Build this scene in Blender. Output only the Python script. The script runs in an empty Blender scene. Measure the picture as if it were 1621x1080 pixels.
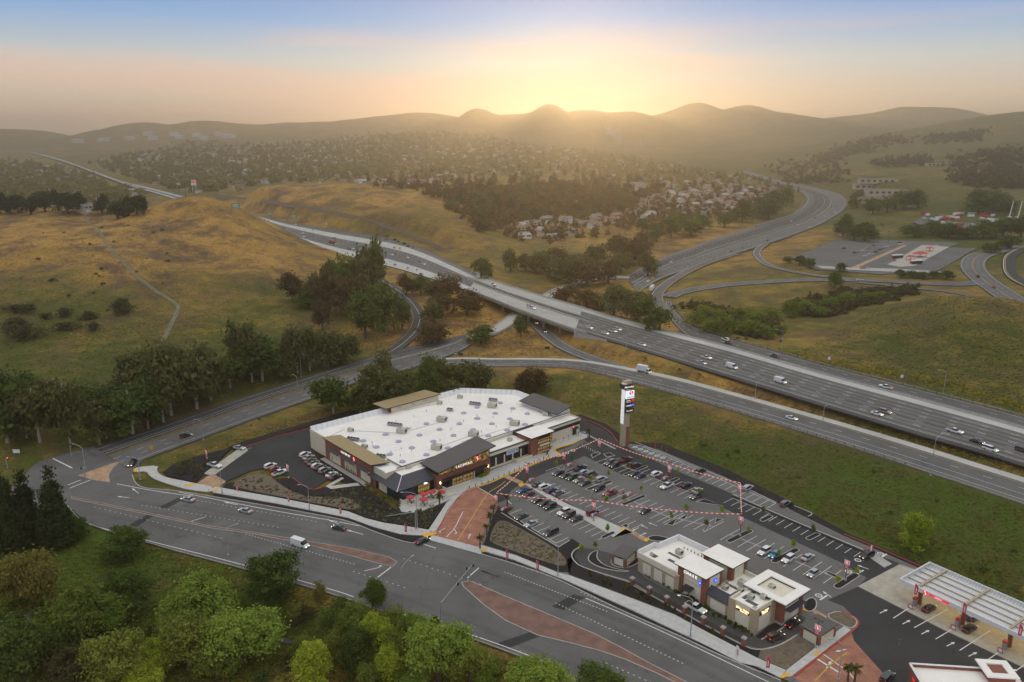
import bpy, bmesh, math, random
import numpy as np
from mathutils import Vector, Matrix
R = math.radians
random.seed(7)
rng = np.random.default_rng(7)
scene = bpy.context.scene
COL = scene.collection
# ---------------------------------------------------------------- camera
CAM_H, FPX, CX, CY, PITCH = 117.0, 1248.0, 810.5, 540.0, R(14.6)
cam_data = bpy.data.cameras.new('camera')
cam = bpy.data.objects.new('camera', cam_data)
COL.objects.link(cam)
cam.location = (0, 0, CAM_H)
cam.rotation_euler = (R(90) - PITCH, 0, 0)
cam_data.sensor_width = 36.0
cam_data.lens = 36.0 * FPX / 1621.0
cam_data.clip_start, cam_data.clip_end = 1.0, 60000.0
scene.camera = cam
# ---------------------------------------------------------------- sky, sun, exposure
SUN_EL, SUN_AZ = R(3.2), R(3.8)
world = bpy.data.worlds.new('World')
scene.world = world
world.use_nodes = True
wt = world.node_tree
for n in list(wt.nodes):
  wt.nodes.remove(n)
def WN(t, **k):
  n = wt.nodes.new(t)
  for a, b in k.items():
    setattr(n, a, b)
  return n
def s2l(*c):
  return tuple((v/255/12.92 if v/255 <= .04045 else ((v/255+.055)/1.055)**2.4) for v in c)
def build_world():
  L = wt.links.new
  out = WN('ShaderNodeOutputWorld')
  bg = WN('ShaderNodeBackground')
  bg.inputs['Strength'].default_value = SKY_STRENGTH
  sky = WN('ShaderNodeTexSky', sky_type='NISHITA')
  sky.sun_disc = False
  sky.sun_elevation = SUN_EL
  sky.sun_rotation = SUN_AZ
  sky.altitude = 100
  sky.air_density, sky.dust_density, sky.ozone_density = 1.0, 0.8, 6.0
  gm = WN('ShaderNodeGamma'); gm.inputs['Gamma'].default_value = 0.30; L(sky.outputs[0], gm.inputs['Color'])
  tc = WN('ShaderNodeTexCoord')
  sep = WN('ShaderNodeSeparateXYZ'); L(tc.outputs['Generated'], sep.inputs[0])
  # evening air: peach at the horizon, pale, then blue, the same all the way round; unseen zenith brightened to light the ground
  rp = WN('ShaderNodeValToRGB'); L(sep.outputs['Z'], rp.inputs[0])
  k = SKY_LEVEL
  e = rp.color_ramp.elements
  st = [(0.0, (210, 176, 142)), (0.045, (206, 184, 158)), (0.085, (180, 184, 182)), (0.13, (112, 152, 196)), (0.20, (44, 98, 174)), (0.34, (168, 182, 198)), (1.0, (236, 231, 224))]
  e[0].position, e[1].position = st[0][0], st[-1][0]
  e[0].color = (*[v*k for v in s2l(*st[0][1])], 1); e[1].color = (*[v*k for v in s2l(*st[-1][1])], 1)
  for p, c in st[1:-1]:
    q = e.new(p); q.color = (*[v*k for v in s2l(*c)], 1)
  # glow round the sun
  dt = WN('ShaderNodeVectorMath', operation='DOT_PRODUCT'); L(tc.outputs['Generated'], dt.inputs[0])
  dt.inputs[1].default_value = (math.sin(SUN_AZ)*math.cos(SUN_EL), math.cos(SUN_AZ)*math.cos(SUN_EL), math.sin(SUN_EL))
  mx0 = WN('ShaderNodeMath', operation='MAXIMUM'); L(dt.outputs['Value'], mx0.inputs[0]); mx0.inputs[1].default_value = 0
  cur = rp.outputs[0]
  for pw, col in ((160, (.10, .09, .05)), (14, (.02, .015, .005))):
    p = WN('ShaderNodeMath', operation='POWER'); L(mx0.outputs[0], p.inputs[0]); p.inputs[1].default_value = pw
    m = WN('ShaderNodeMix', data_type='RGBA', blend_type='ADD'); L(p.outputs[0], m.inputs['Factor'])
    L(cur, m.inputs[6]); m.inputs[7].default_value = (*[v*k for v in col], 1); cur = m.outputs[2]
  # thin cloud: soft streaks low in the sky
  mp = WN('ShaderNodeMapping'); L(tc.outputs['Generated'], mp.inputs['Vector'])
  mp.inputs['Rotation'].default_value = (0, R(5), R(20))
  mp.inputs['Location'].default_value = CLOUD_LOC
  mp.inputs['Scale'].default_value = (1.3, 1.3, 16.0)
  nz = WN('ShaderNodeTexNoise'); L(mp.outputs[0], nz.inputs['Vector'])
  nz.inputs['Scale'].default_value = 1.6
  nz.inputs['Detail'].default_value = 6
  nz.inputs['Roughness'].default_value = 0.45
  cr = WN('ShaderNodeMapRange'); L(nz.outputs['Fac'], cr.inputs['Value'])
  cr.interpolation_type = 'SMOOTHSTEP'
  cr.inputs['From Min'].default_value = 0.44
  cr.inputs['From Max'].default_value = 0.58
  band = WN('ShaderNodeMapRange'); L(sep.outputs['Z'], band.inputs['Value'])
  band.interpolation_type = 'SMOOTHSTEP'
  band.inputs['From Min'].default_value = 0.15
  band.inputs['From Max'].default_value = 0.07
  mul = WN('ShaderNodeMath', operation='MULTIPLY'); L(cr.outputs[0], mul.inputs[0]); L(band.outputs[0], mul.inputs[1])
  mul2 = WN('ShaderNodeMath', operation='MULTIPLY'); L(mul.outputs[0], mul2.inputs[0]); mul2.inputs[1].default_value = 0.5
  mix = WN('ShaderNodeMix', data_type='RGBA'); L(mul2.outputs[0], mix.inputs['Factor'])
  L(cur, mix.inputs[6]); mix.inputs[7].default_value = (*[v*k for v in s2l(226, 180, 156)], 1)
  fin = WN('ShaderNodeMix', data_type='RGBA'); fin.inputs['Factor'].default_value = 0.05
  L(mix.outputs[2], fin.inputs[6]); L(gm.outputs[0], fin.inputs[7])
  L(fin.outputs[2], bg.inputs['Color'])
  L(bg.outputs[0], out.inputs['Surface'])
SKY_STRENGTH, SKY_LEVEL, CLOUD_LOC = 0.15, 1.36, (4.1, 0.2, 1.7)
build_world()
sun_data = bpy.data.lights.new('sun', 'SUN')
sun_data.energy = 0.12
sun_data.angle = R(2.0)
sun_data.color = (1.0, 0.70, 0.38)
sun = bpy.data.objects.new('sun', sun_data)
COL.objects.link(sun)
_sd = Vector((math.sin(SUN_AZ) * math.cos(SUN_EL), math.cos(SUN_AZ) * math.cos(SUN_EL), math.sin(SUN_EL)))
sun.rotation_euler = (-_sd).to_track_quat('-Z', 'Y').to_euler()
sun.location = (0, 0, 500)
scene.view_settings.view_transform = 'Standard'
scene.view_settings.look = 'None'
scene.view_settings.gamma = 1.0
scene.view_settings.use_curve_mapping = False
scene.view_settings.exposure = 2.75
scene.render.engine = 'CYCLES'
scene.cycles.use_denoising = True
scene.cycles.max_bounces = 5
scene.cycles.diffuse_bounces = 2
scene.cycles.glossy_bounces = 2
scene.cycles.transmission_bounces = 3
scene.cycles.transparent_max_bounces = 8
scene.cycles.volume_bounces = 0
scene.cycles.sample_clamp_indirect = 4.0
scene.cycles.caustics_reflective = False
scene.cycles.caustics_refractive = False
# ---------------------------------------------------------------- projection from picture to place
CP, SP = math.cos(PITCH), math.sin(PITCH)
def ray(px, py):
  a = (px - CX) / FPX; b = (CY - py) / FPX
  return Vector((a, CP + b * SP, -SP + b * CP))
def P(px, py, z=0.0):
  r = ray(px, py)
  t = (z - CAM_H) / r.z
  return Vector((r.x * t, r.y * t, z))
def PD(px, py, d):
  r = ray(px, py)
  return Vector((r.x * d, r.y * d, CAM_H + r.z * d))
# ---------------------------------------------------------------- materials
MATS = {}
def _mat(name):
  m = bpy.data.materials.new(name); m.use_nodes = True
  return m, m.node_tree, m.node_tree.nodes['Principled BSDF']
def mat(name, col, rough=0.8, var=0.0, vscale=1.0, metal=0.0, bump=0.0, bscale=None, col2=None, emit=None, estr=0.0, spec=None, detail=4, coord='Object', streak=None):
  """plain procedural material: a colour broken up by noise, with optional fine bump"""
  if name in MATS:
    return MATS[name]
  m, t, b = _mat(name)
  L = t.links.new
  b.inputs['Roughness'].default_value = rough
  b.inputs['Metallic'].default_value = metal
  if spec is not None:
    b.inputs['Specular IOR Level'].default_value = spec
  c = (*col, 1)
  b.inputs['Base Color'].default_value = c
  if var > 0 or bump > 0 or col2 is not None:
    tc = t.nodes.new('ShaderNodeTexCoord')
    v = tc.outputs[coord]
    if streak:
      mp = t.nodes.new('ShaderNodeMapping'); mp.inputs['Scale'].default_value = streak
      L(v, mp.inputs['Vector']); v = mp.outputs[0]
    nz = t.nodes.new('ShaderNodeTexNoise')
    nz.inputs['Scale'].default_value = vscale
    nz.inputs['Detail'].default_value = detail
    nz.inputs['Roughness'].default_value = 0.6
    L(v, nz.inputs['Vector'])
    mr = t.nodes.new('ShaderNodeMapRange')
    mr.inputs['From Min'].default_value = 0.3; mr.inputs['From Max'].default_value = 0.7
    L(nz.outputs['Fac'], mr.inputs['Value'])
    mx = t.nodes.new('ShaderNodeMix'); mx.data_type = 'RGBA'
    lo = tuple(max(0, x * (1 - var)) for x in col); hi = tuple(min(1, x * (1 + var)) for x in col)
    if col2 is not None:
      lo, hi = col, col2
    mx.inputs[6].default_value = (*lo, 1); mx.inputs[7].default_value = (*hi, 1)
    L(mr.outputs[0], mx.inputs['Factor'])
    L(mx.outputs[2], b.inputs['Base Color'])
    if bump > 0:
      n2 = t.nodes.new('ShaderNodeTexNoise'); n2.inputs['Scale'].default_value = bscale or vscale * 4
      n2.inputs['Detail'].default_value = 3
      L(tc.outputs[coord], n2.inputs['Vector'])
      bp = t.nodes.new('ShaderNodeBump'); bp.inputs['Strength'].default_value = bump
      bp.inputs['Distance'].default_value = 0.2
      L(n2.outputs['Fac'], bp.inputs['Height']); L(bp.outputs[0], b.inputs['Normal'])
  if emit is not None:
    b.inputs['Emission Color'].default_value = (*emit, 1)
    b.inputs['Emission Strength'].default_value = estr
  MATS[name] = m
  return m
# ---------------------------------------------------------------- object helpers
def tag(o, label=None, cat=None, group=None, kind=None):
  if label: o['label'] = label
  if cat: o['category'] = cat
  if group: o['group'] = group
  if kind: o['kind'] = kind
  return o
def link(name, me, parent=None, loc=None, rz=None):
  o = bpy.data.objects.new(name, me)
  COL.objects.link(o)
  if parent is not None: o.parent = parent
  if loc is not None: o.location = loc
  if rz is not None: o.rotation_euler = (0, 0, rz)
  return o
def empty(name, loc=(0, 0, 0), rz=0.0, label=None, cat=None, group=None):
  o = bpy.data.objects.new(name, None)
  COL.objects.link(o)
  o.empty_display_size = 0.5
  o.location = loc; o.rotation_euler = (0, 0, rz)
  return tag(o, label, cat, group)
def copy_tree(o, parent=None):
  c = o.copy(); COL.objects.link(c)
  if parent is not None: c.parent = parent
  for ch in o.children:
    copy_tree(ch, c)
  return c
class MB:
  """collects vertices and faces, then becomes one mesh"""
  def __init__(s):
    s.v, s.f, s.m = [], [], []
    s.mats = []
  def mi(s, m):
    if m not in s.mats: s.mats.append(m)
    return s.mats.index(m)
  def add(s, vs, fs, m=None):
    n = len(s.v); k = s.mi(m) if m is not None else 0
    s.v.extend([tuple(v) for v in vs])
    for f in fs:
      s.f.append(tuple(i + n for i in f)); s.m.append(k)
    return s
  def box(s, c, d, m=None, rz=0.0, rx=0.0):
    x, y, z = d[0] / 2, d[1] / 2, d[2] / 2
    vs = [(-x,-y,-z),(x,-y,-z),(x,y,-z),(-x,y,-z),(-x,-y,z),(x,-y,z),(x,y,z),(-x,y,z)]
    M = Matrix.Translation(c) @ Matrix.Rotation(rz, 4, 'Z') @ Matrix.Rotation(rx, 4, 'X')
    return s.add([M @ Vector(v) for v in vs], [(0,3,2,1),(4,5,6,7),(0,1,5,4),(1,2,6,5),(2,3,7,6),(3,0,4,7)], m)
  def b2(s, x0, x1, y0, y1, z0, z1, m=None):
    return s.box(((x0+x1)/2, (y0+y1)/2, (z0+z1)/2), (abs(x1-x0), abs(y1-y0), abs(z1-z0)), m)
  def bar(s, a, b, r, m=None, n=6, r2=None):
    a, b = Vector(a), Vector(b); d = b - a
    if d.length < 1e-6: return s
    q = d.normalized().to_track_quat('Z', 'Y').to_matrix()
    r2 = r if r2 is None else r2
    vs = [a + q @ Vector((r*math.cos(2*math.pi*i/n), r*math.sin(2*math.pi*i/n), 0)) for i in range(n)]
    vs += [b + q @ Vector((r2*math.cos(2*math.pi*i/n), r2*math.sin(2*math.pi*i/n), 0)) for i in range(n)]
    fs = [(i, (i+1) % n, n+(i+1) % n, n+i) for i in range(n)] + [tuple(range(n-1,-1,-1)), tuple(range(n,2*n))]
    return s.add(vs, fs, m)
  def tube(s, pts, r, m=None, n=6):
    for i in range(len(pts)-1): s.bar(pts[i], pts[i+1], r, m, n)
    return s
  def prism(s, poly, z0, z1, m=None):
    """vertical prism over a 2D polygon (concave allowed), counter-clockwise or not"""
    poly = [(p[0], p[1]) for p in poly]
    ar = sum(poly[i][0]*poly[(i+1)%len(poly)][1]-poly[(i+1)%len(poly)][0]*poly[i][1] for i in range(len(poly)))
    if ar < 0: poly = poly[::-1]
    n = len(poly)
    from mathutils.geometry import tessellate_polygon
    tris = tessellate_polygon([[Vector((x, y, 0)) for x, y in poly]])
    vs = [(x, y, z0) for x, y in poly] + [(x, y, z1) for x, y in poly]
    fs = [(i, (i+1) % n, n+(i+1) % n, n+i) for i in range(n)]
    for t in tris:
      a, b, c = t
      cr = (poly[b][0]-poly[a][0])*(poly[c][1]-poly[a][1])-(poly[b][1]-poly[a][1])*(poly[c][0]-poly[a][0])
      if cr < 0: a, b, c = a, c, b
      fs.append((n+a, n+b, n+c)); fs.append((c, b, a))
    return s.add(vs, fs, m)
  def lathe(s, prof, c=(0,0,0), n=12, m=None):
    vs = []
    for r, z in prof:
      for i in range(n):
        a = 2*math.pi*i/n
        vs.append((c[0]+r*math.cos(a), c[1]+r*math.sin(a), c[2]+z))
    fs = []
    for k in range(len(prof)-1):
      for i in range(n):
        fs.append((k*n+i, k*n+(i+1)%n, (k+1)*n+(i+1)%n, (k+1)*n+i))
    fs.append(tuple(range((len(prof)-1)*n, len(prof)*n)))
    fs.append(tuple(range(n-1,-1,-1)))
    return s.add(vs, fs, m)
  def mesh(s, name, smooth=False):
    me = bpy.data.meshes.new(name)
    me.from_pydata(s.v, [], s.f)
    for m in s.mats: me.materials.append(m)
    if len(s.mats) > 1: me.polygons.foreach_set('material_index', s.m)
    if smooth: me.polygons.foreach_set('use_smooth', [True]*len(s.f))
    me.update()
    return me
  def build(s, name, m=None, parent=None, loc=None, rz=None, smooth=False):
    if m is not None and not s.mats: s.mats = [m]
    return link(name, s.mesh(name, smooth), parent, loc, rz)
def catmull(pts, step):
  """resample a polyline of tuples (any dimension) with a Catmull-Rom spline"""
  p = np.array(pts, float)
  if len(p) == 2:
    n = max(2, int(np.linalg.norm(p[1]-p[0])/step)+1)
    return np.linspace(p[0], p[1], n)
  q = np.vstack([2*p[0]-p[1], p, 2*p[-1]-p[-2]])
  out = []
  for i in range(1, len(q)-2):
    L = np.linalg.norm(q[i+1][:2]-q[i][:2]); n = max(1, int(round(L/step)))
    for k in range(n):
      t = k/n
      out.append(0.5*((2*q[i])+(q[i+1]-q[i-1])*t+(2*q[i-1]-5*q[i]+4*q[i+1]-q[i+2])*t*t+(3*q[i]-q[i-1]-3*q[i+1]+q[i+2])*t**3))
  out.append(p[-1])
  return np.array(out)
def resample(p, n):
  p = np.asarray(p, float)
  s = np.concatenate([[0], np.cumsum(np.linalg.norm(np.diff(p[:, :2], axis=0), axis=1))])
  u = np.linspace(0, s[-1], n)
  return np.stack([np.interp(u, s, p[:, k]) for k in range(p.shape[1])], 1)
# ---------------------------------------------------------------- roads: pairs of edge points (near px,py | far px,py, height)
FREEWAY = [(1900,842,1900,760,8),(1621,738,1621,679,8),(1450,687,1450,632,8.2),(1300,642,1300,592,8.5),(1150,596,1150,549,8.8),(1000,550,1000,511,9.2),(911,523,922,488,9.5),
       (822,491,838,463,9.5),(750,463,765,438,9.5),(640,428,640,383,9.5),(520,397,520,362,10),(450,373,450,350,11),(405,354,405,339,12),
       (340,334,335,322,13),(290,319,285,308.5,14.5),(240,304,235,296,16),(200,292.5,192,286,19),(160,278,154,272.5,26),(100,256,97,252.5,40),(50,242,49,239.5,50)]
COLLECTOR = [(1900,757,1900,738,8),(1621,677,1621,660,8),(1450,630,1450,615,8),(1300,589.5,1300,577,8),(1220,569,1220,554,7.8),(1142,549,1142,532,7),(1095,537,1098,516,6.2),(1068,514,1078,501,5.4),(1056,494,1067,488,4.8),(1053,477,1063,477,4.3)]
RAMP_FRONT = [(1900,892,1900,838,6),(1621,798,1621,756,5.5),(1470,748,1470,709,5.2),(1320,699,1320,665,5),(1150,647,1150,618,5),(1070,624,1070,597,5),(1000,605,1000,583,5),(920,585,920,570,4.5),(850,580,850,567,4),(780,580,780,567,3),(740,578,738,566,2),(700,578,698,567,1.2)]
HIGHWAY = [(200,741,150,708,0.15),(228,727,228,682,.2),(302,700,302,657,.4),(380,671,380,630,.5),(440,650,440,611,.6),(500,629,500,592,.7),(560,607,560,573,.8),(620,593,620,555,.9),(669,577,669,546,1),(728,556,722,533,1.5),(745,545,740,529,1.8)]
EASTWAY = [(1010,463,990,437,3),(1050,440,1047,408,4),(1095,425,1090,393,4.5),(1133,412,1133,377,5),(1193,393,1180,363,6),(1253,373,1220,350,7),(1303,353,1250,341,8),(1335,333,1270,326,8.5),(1341,320,1276,315,9),(1328,307,1270,306,9.5),(1285,296,1255,299,10.5),(1235,286,1222,290,13),(1180,270,1172,273,20)]
def pairs_world(pr, step=9.0):
  rows = [(*P(a, b, z), *P(c, d, z)) for a, b, c, d, z in pr]
  return catmull(rows, step)
def centre_world(pts, width, step=6.0):
  c = catmull([tuple(P(a, b, z)) for a, b, z in pts], step)
  t = np.gradient(c[:, :2], axis=0); t /= np.linalg.norm(t, axis=1)[:, None] + 1e-9
  n = np.stack([-t[:, 1], t[:, 0]], 1) * width / 2
  return np.hstack([np.column_stack([c[:, :2] - n, c[:, 2]]), np.column_stack([c[:, :2] + n, c[:, 2]])])
ROADS = {}
ROADS['freeway'] = pairs_world(FREEWAY)
ROADS['collector_lane'] = pairs_world(COLLECTOR, 7)
ROADS['frontage_ramp'] = pairs_world(RAMP_FRONT, 8)
ROADS['highway'] = pairs_world(HIGHWAY, 7)
ROADS['eastern_freeway'] = pairs_world(EASTWAY, 12)
ROADS['connector'] = centre_world([(742,537,1.9),(765,531,3),(790,520,4.2),(815,502,4.5),(850,480,4.2),(884,460,3.5),(925,446,3),(960,440,3),(996,440,3.2)], 9.5)
ROADS['underpass_ramp'] = centre_world([(836,486,1.2),(841,500,1.2),(850,514,1.4),(868,531,2),(895,550,3),(935,567,4),(975,580,4.7),(1010,592,5)], 9)
ROADS['loop_ramp'] = centre_world([(585,436,8),(612,450,6.5),(640,470,5),(654,485,4.2),(662,502,3.4),(657,521,2.4),(643,537,1.6),(622,553,1),(596,566,.9)], 9)
ROADS['cross_road'] = centre_world([(1058,470,4.4),(1072,464,4.6),(1100,458,5),(1150,451,6),(1230,445,7),(1300,443,8),(1380,444,8),(1450,448,8.5),(1520,450,9),(1552,446,9)], 12)
ROADS['slip_road'] = centre_world([(1360,447,8),(1440,455,8.2),(1510,463,8.5),(1560,474,8.6)], 6.5)
ROADS['arterial_east'] = centre_world([(1720,540,8),(1621,485,8.5),(1585,462,9),(1555,441,9),(1540,422,9),(1547,407,9),(1577,397,9),(1621,391,9.5),(1720,385,10)], 19)
ROADS['off_ramp'] = centre_world([(1165,402,5.3),(1130,412,5),(1100,424,4.8),(1068,441,4.5),(1048,456,4.2),(1040,470,4.3),(1047,486,4.7),(1062,502,5.2)], 9)
ROADS['hook_ramp'] = centre_world([(1212,386,6.4),(1200,395,6.3),(1199,405,6.6),(1215,419,7.2),(1250,429,7.6),(1300,437,8),(1345,442,8)], 7)
ROADS['test_track'] = centre_world([(1700,378,10),(1640,388,10),(1604,402,10),(1597,420,10),(1607,440,10),(1645,458,10),(1700,470,10)], 9)
ROADS['valley_road'] = centre_world([(1360,278,52),(1440,287,42),(1520,297,34),(1621,309,28)], 10)
BRIDGE_PX = (745, 925)
# ---------------------------------------------------------------- terrain height
SITE = [P(*p) for p in [(60,728),(150,702),(228,724),(262,738),(330,718),(400,697),(490,672),(560,650),(640,630),(700,614),(800,618),(870,640),(925,655),(975,672),(1050,706),(1150,745),(1250,795),(1345,848),(1440,888),(1500,915),(1621,968),(1900,1080),(1900,1400),(1200,1300),(915,1084),(860,1054),(740,1009),(640,979),(520,939),(380,899),(250,864),(140,829),(106,800),(20,800)]]
CTRL = []
for a in [(0,1080,-4),(300,1085,-5),(430,1015,-6),(600,1080,-5),(0,900,-2),(200,875,-1.2),(330,905,-1.5),(400,940,-2.2),(560,1000,-3),(760,1060,-2),(-300,900,-2),(-300,1200,-6),(300,1300,-8),(900,1300,-6),
      (-60,745,0),(-100,690,1),(100,670,1),(0,640,3),(60,560,6),(240,565,6),(330,610,2.5),(480,585,2),(560,530,3),(430,520,6),(-150,600,5),
      (150,480,15),(150,420,30),(150,370,42),(150,347,46),(300,313,63),(340,318,61),(300,350,46),(300,420,26),(300,480,12),(60,440,26),(0,480,17),(0,420,30),(0,370,41),(0,345,45),(-200,345,46),(-200,430,28),(230,330,52),(260,318,60),
      (375,335,53),(410,352,43),(440,371,33),(470,388,26),(505,409,18),(420,400,26),(390,440,18),(470,440,13),(540,470,7),(600,500,4.5),(360,520,7),
      (60,328,47),(130,330,47),(200,322,51),
      (350,315,28),(400,319,28),(450,327,27),(550,347,25),(620,367,22),(700,399,15),(760,422,8),(800,430,6),
      (380,300,42),(440,294.5,46),(500,293,47),(560,294,48),(620,297,47),(700,301,47),(560,315,38),(640,340,32),(720,350,27),(690,320,38),
      (850,293,44),(930,302,40),(780,300,46),(850,385,8),(860,362,14),(900,330,26),(960,352,17),(770,385,14),(830,330,30),(800,400,8),(900,410,5),(960,405,5),(820,450,4),(900,480,1.2),(960,465,2),(1000,490,2),(1030,505,3.5),
      (1000,345,14),(1100,325,18),(1200,303,21),(1060,385,5),(1180,357,6.5),(1240,325,11),(1100,295,30),(1000,310,32),(1050,345,13),(1150,340,12),
      (1250,410,8),(1270,378,8),(1500,395,8.5),(1500,430,8.5),(1400,430,8.2),(1390,378,8.5),(1300,390,8),(1345,365,8.5),(1360,330,12),
      (1400,300,27),(1450,330,17),(1500,350,13),(1600,340,16),(1580,370,11),(1700,360,14),(1600,300,32),(1350,290,30),(1300,280,30),
      (1150,425,4.5),(1250,430,7.4),(1090,445,4.4),(1130,455,4.5),
      (1150,480,0.5),(1200,500,0),(1260,490,1),(1330,470,4),(1180,520,2),(1290,540,4),(1240,540,4.5),(1400,465,6.5),
      (1380,503,8),(1430,484,16),(1480,472,21),(1540,469,24),(1600,474,24),(1500,515,19),(1440,545,10),(1380,560,7.5),(1540,560,12),(1621,580,12),(1621,640,8.5),(1700,500,20),(1800,600,12),(1540,612,8.5),
      (760,500,2),(800,470,3),(700,500,4),(720,470,6),(800,550,2),(880,565,3.5),(900,525,3),(960,560,6),
      (700,600,.6),(800,600,2.2),(900,620,3),(960,630,3.5),(880,600,3.6),(1050,660,3),(1200,730,2.5),(1350,800,2),(1500,850,2.2),(1621,900,2.5),(1900,1000,3)]:
  CTRL.append(tuple(P(*a)))
for px, d, z in [(300,860,38),(230,850,44),(150,900,36),(60,920,38),(300,1000,18),(380,900,22),(150,1100,22),(0,1100,24),(0,1800,22),(80,1700,20),(-200,1500,30),(-200,900,42),
         (200,1500,18),(300,1700,20),(400,1450,30),(500,1500,28),(600,1450,28),(700,1450,28),(800,1600,30),(900,1700,32),(1000,1800,32),(1100,1900,30),
         (300,2400,40),(450,2300,40),(600,2300,42),(750,2400,44),(900,2500,42),(500,3000,86),(650,3000,94),(800,3100,84),(350,3000,78),(200,3000,55),(80,2600,36),(-100,2800,55),
         (950,3300,56),(1100,3000,44),(1250,2800,42),(1100,4500,48),(900,4500,50),(600,4500,56),(300,4500,48),(100,4300,30),(1400,2600,60),(1300,2100,34),(1500,2300,70),(1700,1600,60),(1621,1900,80),(1800,2400,150),
         (1400,4500,60),(1700,4500,90),(200,7000,10),(800,7000,20),(1400,7000,20),(-400,4500,40),(100,5500,5),(-200,6500,0),(2200,3000,120),(2200,1200,40),(2000,700,15),(-600,900,40),(-800,2000,40),(-500,500,10)]:
  r = ray(px, 400); s = d / r.y
  CTRL.append((r.x * s, d, z))
for k, q in ROADS.items():
  m = (q[:, :3] + q[:, 3:]) / 2
  for i in range(0, len(m), 5):
    if k == 'freeway' and BRIDGE_PX[0] < CX + FPX * m[i, 0] / (m[i, 1] * CP) < BRIDGE_PX[1]:
      continue
    if k == 'connector' and i > 4 and i < len(m) - 10: continue
    CTRL.append((m[i, 0], m[i, 1], m[i, 2]))
CTRL = np.array(CTRL)
# drop control points that sit almost on top of one another
_keep = []
for i in range(len(CTRL)):
  if all((CTRL[i, 0]-CTRL[j, 0])**2 + (CTRL[i, 1]-CTRL[j, 1])**2 > 9 for j in _keep): _keep.append(i)
CTRL = CTRL[_keep]
def _phi(r): return np.sqrt(r * r + 100.0)
_n = len(CTRL)
_A = np.zeros((_n + 1, _n + 1))
_dd = np.sqrt(((CTRL[:, None, :2] - CTRL[None, :, :2]) ** 2).sum(-1))
_A[:_n, :_n] = _phi(_dd) ; _A[:_n, _n] = 1; _A[_n, :_n] = 1
_A[:_n, :_n] += np.eye(_n) * -0.5
_W = np.linalg.lstsq(_A, np.append(CTRL[:, 2], 0), rcond=None)[0]
# far hills: rounded bumps, each set by where its crest stands in the distance (px, py, distance, half-width across, half-depth)
BUMPS = [(-60,205,4200,260,600),(30,206,4500,190,450),(175,208,4800,170,450),(228,197,4900,170,450),(335,192,5200,260,500),(440,197,5600,380,500),(530,194,5800,350,500),(600,192,6000,260,500),
     (650,188,5600,210,450),(690,181,6300,320,500),(757,173,5200,140,420),(810,178,6000,320,500),(868,169,5400,150,450),(930,174,6200,330,500),(1000,182,5200,230,450),(1060,180,6200,300,500),
     (1105,169,6000,200,500),(1185,170,5800,190,500),(1255,182,5300,300,500),(1330,184,6500,400,600),(1430,172,6900,420,500),(1500,176,7000,380,500),(1570,183,8000,420,600),
     (1620,186,3000,330,420),(1720,176,3100,420,500),(1540,200,2900,250,380),(1450,212,2900,230,330),(1380,226,3000,230,330),(1300,240,3400,260,300),
     (950,205,4600,300,300),(1150,210,4500,350,350),(1250,205,4700,350,350),(820,207,4700,320,330),(420,214,4300,500,350),(150,226,4100,200,250),
     (700,210,3600,280,300),(600,216,3500,260,260),(1600,235,1900,200,260),(1700,215,2100,260,300)]
BW = []
for px, py, d, sx, sy in BUMPS:
  d = 4500+(d-4500)*.45 if d > 4500 else d
  c = PD(px, py, d); BW.append((c.x, c.y, c.z, sx, sy))
def vnoise(x, y, s, seed=0):
  """smooth value noise, vectorised"""
  x = np.asarray(x) / s; y = np.asarray(y) / s
  xi = np.floor(x).astype(np.int64); yi = np.floor(y).astype(np.int64)
  fx = x - xi; fy = y - yi
  fx = fx*fx*(3-2*fx); fy = fy*fy*(3-2*fy)
  def h(a, b):
    n = (a * 374761393 + b * 668265263 + seed * 974634777) & 0x7fffffff
    n = ((n ^ (n >> 13)) * 1274126177) & 0x7fffffff
    return ((n ^ (n >> 16)) & 0xffff) / 65535.0
  return (h(xi, yi)*(1-fx) + h(xi+1, yi)*fx)*(1-fy) + (h(xi, yi+1)*(1-fx) + h(xi+1, yi+1)*fx)*fy
def fbm(x, y, s, seed=0, o=4):
  t = 0; a = 1; w = 0
  for k in range(o):
    t = t + a * vnoise(x, y, s / 2**k, seed + k); w += a; a *= 0.5
  return t / w - 0.5
def pip(px, py, poly):
  """points in polygon, and distance to its outline"""
  n = len(poly); ins = np.zeros(px.shape, bool); dist = np.full(px.shape, 1e9)
  for i in range(n):
    x0, y0 = poly[i][0], poly[i][1]; x1, y1 = poly[(i+1) % n][0], poly[(i+1) % n][1]
    c = ((y0 > py) != (y1 > py)) & (px < (x1-x0)*(py-y0)/((y1-y0) if abs(y1-y0) > 1e-9 else 1e-9)+x0)
    ins ^= c
    dx, dy = x1-x0, y1-y0
    t = np.clip(((px-x0)*dx+(py-y0)*dy)/(dx*dx+dy*dy+1e-9), 0, 1)
    dist = np.minimum(dist, np.hypot(px-x0-t*dx, py-y0-t*dy))
  return ins, dist
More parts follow.
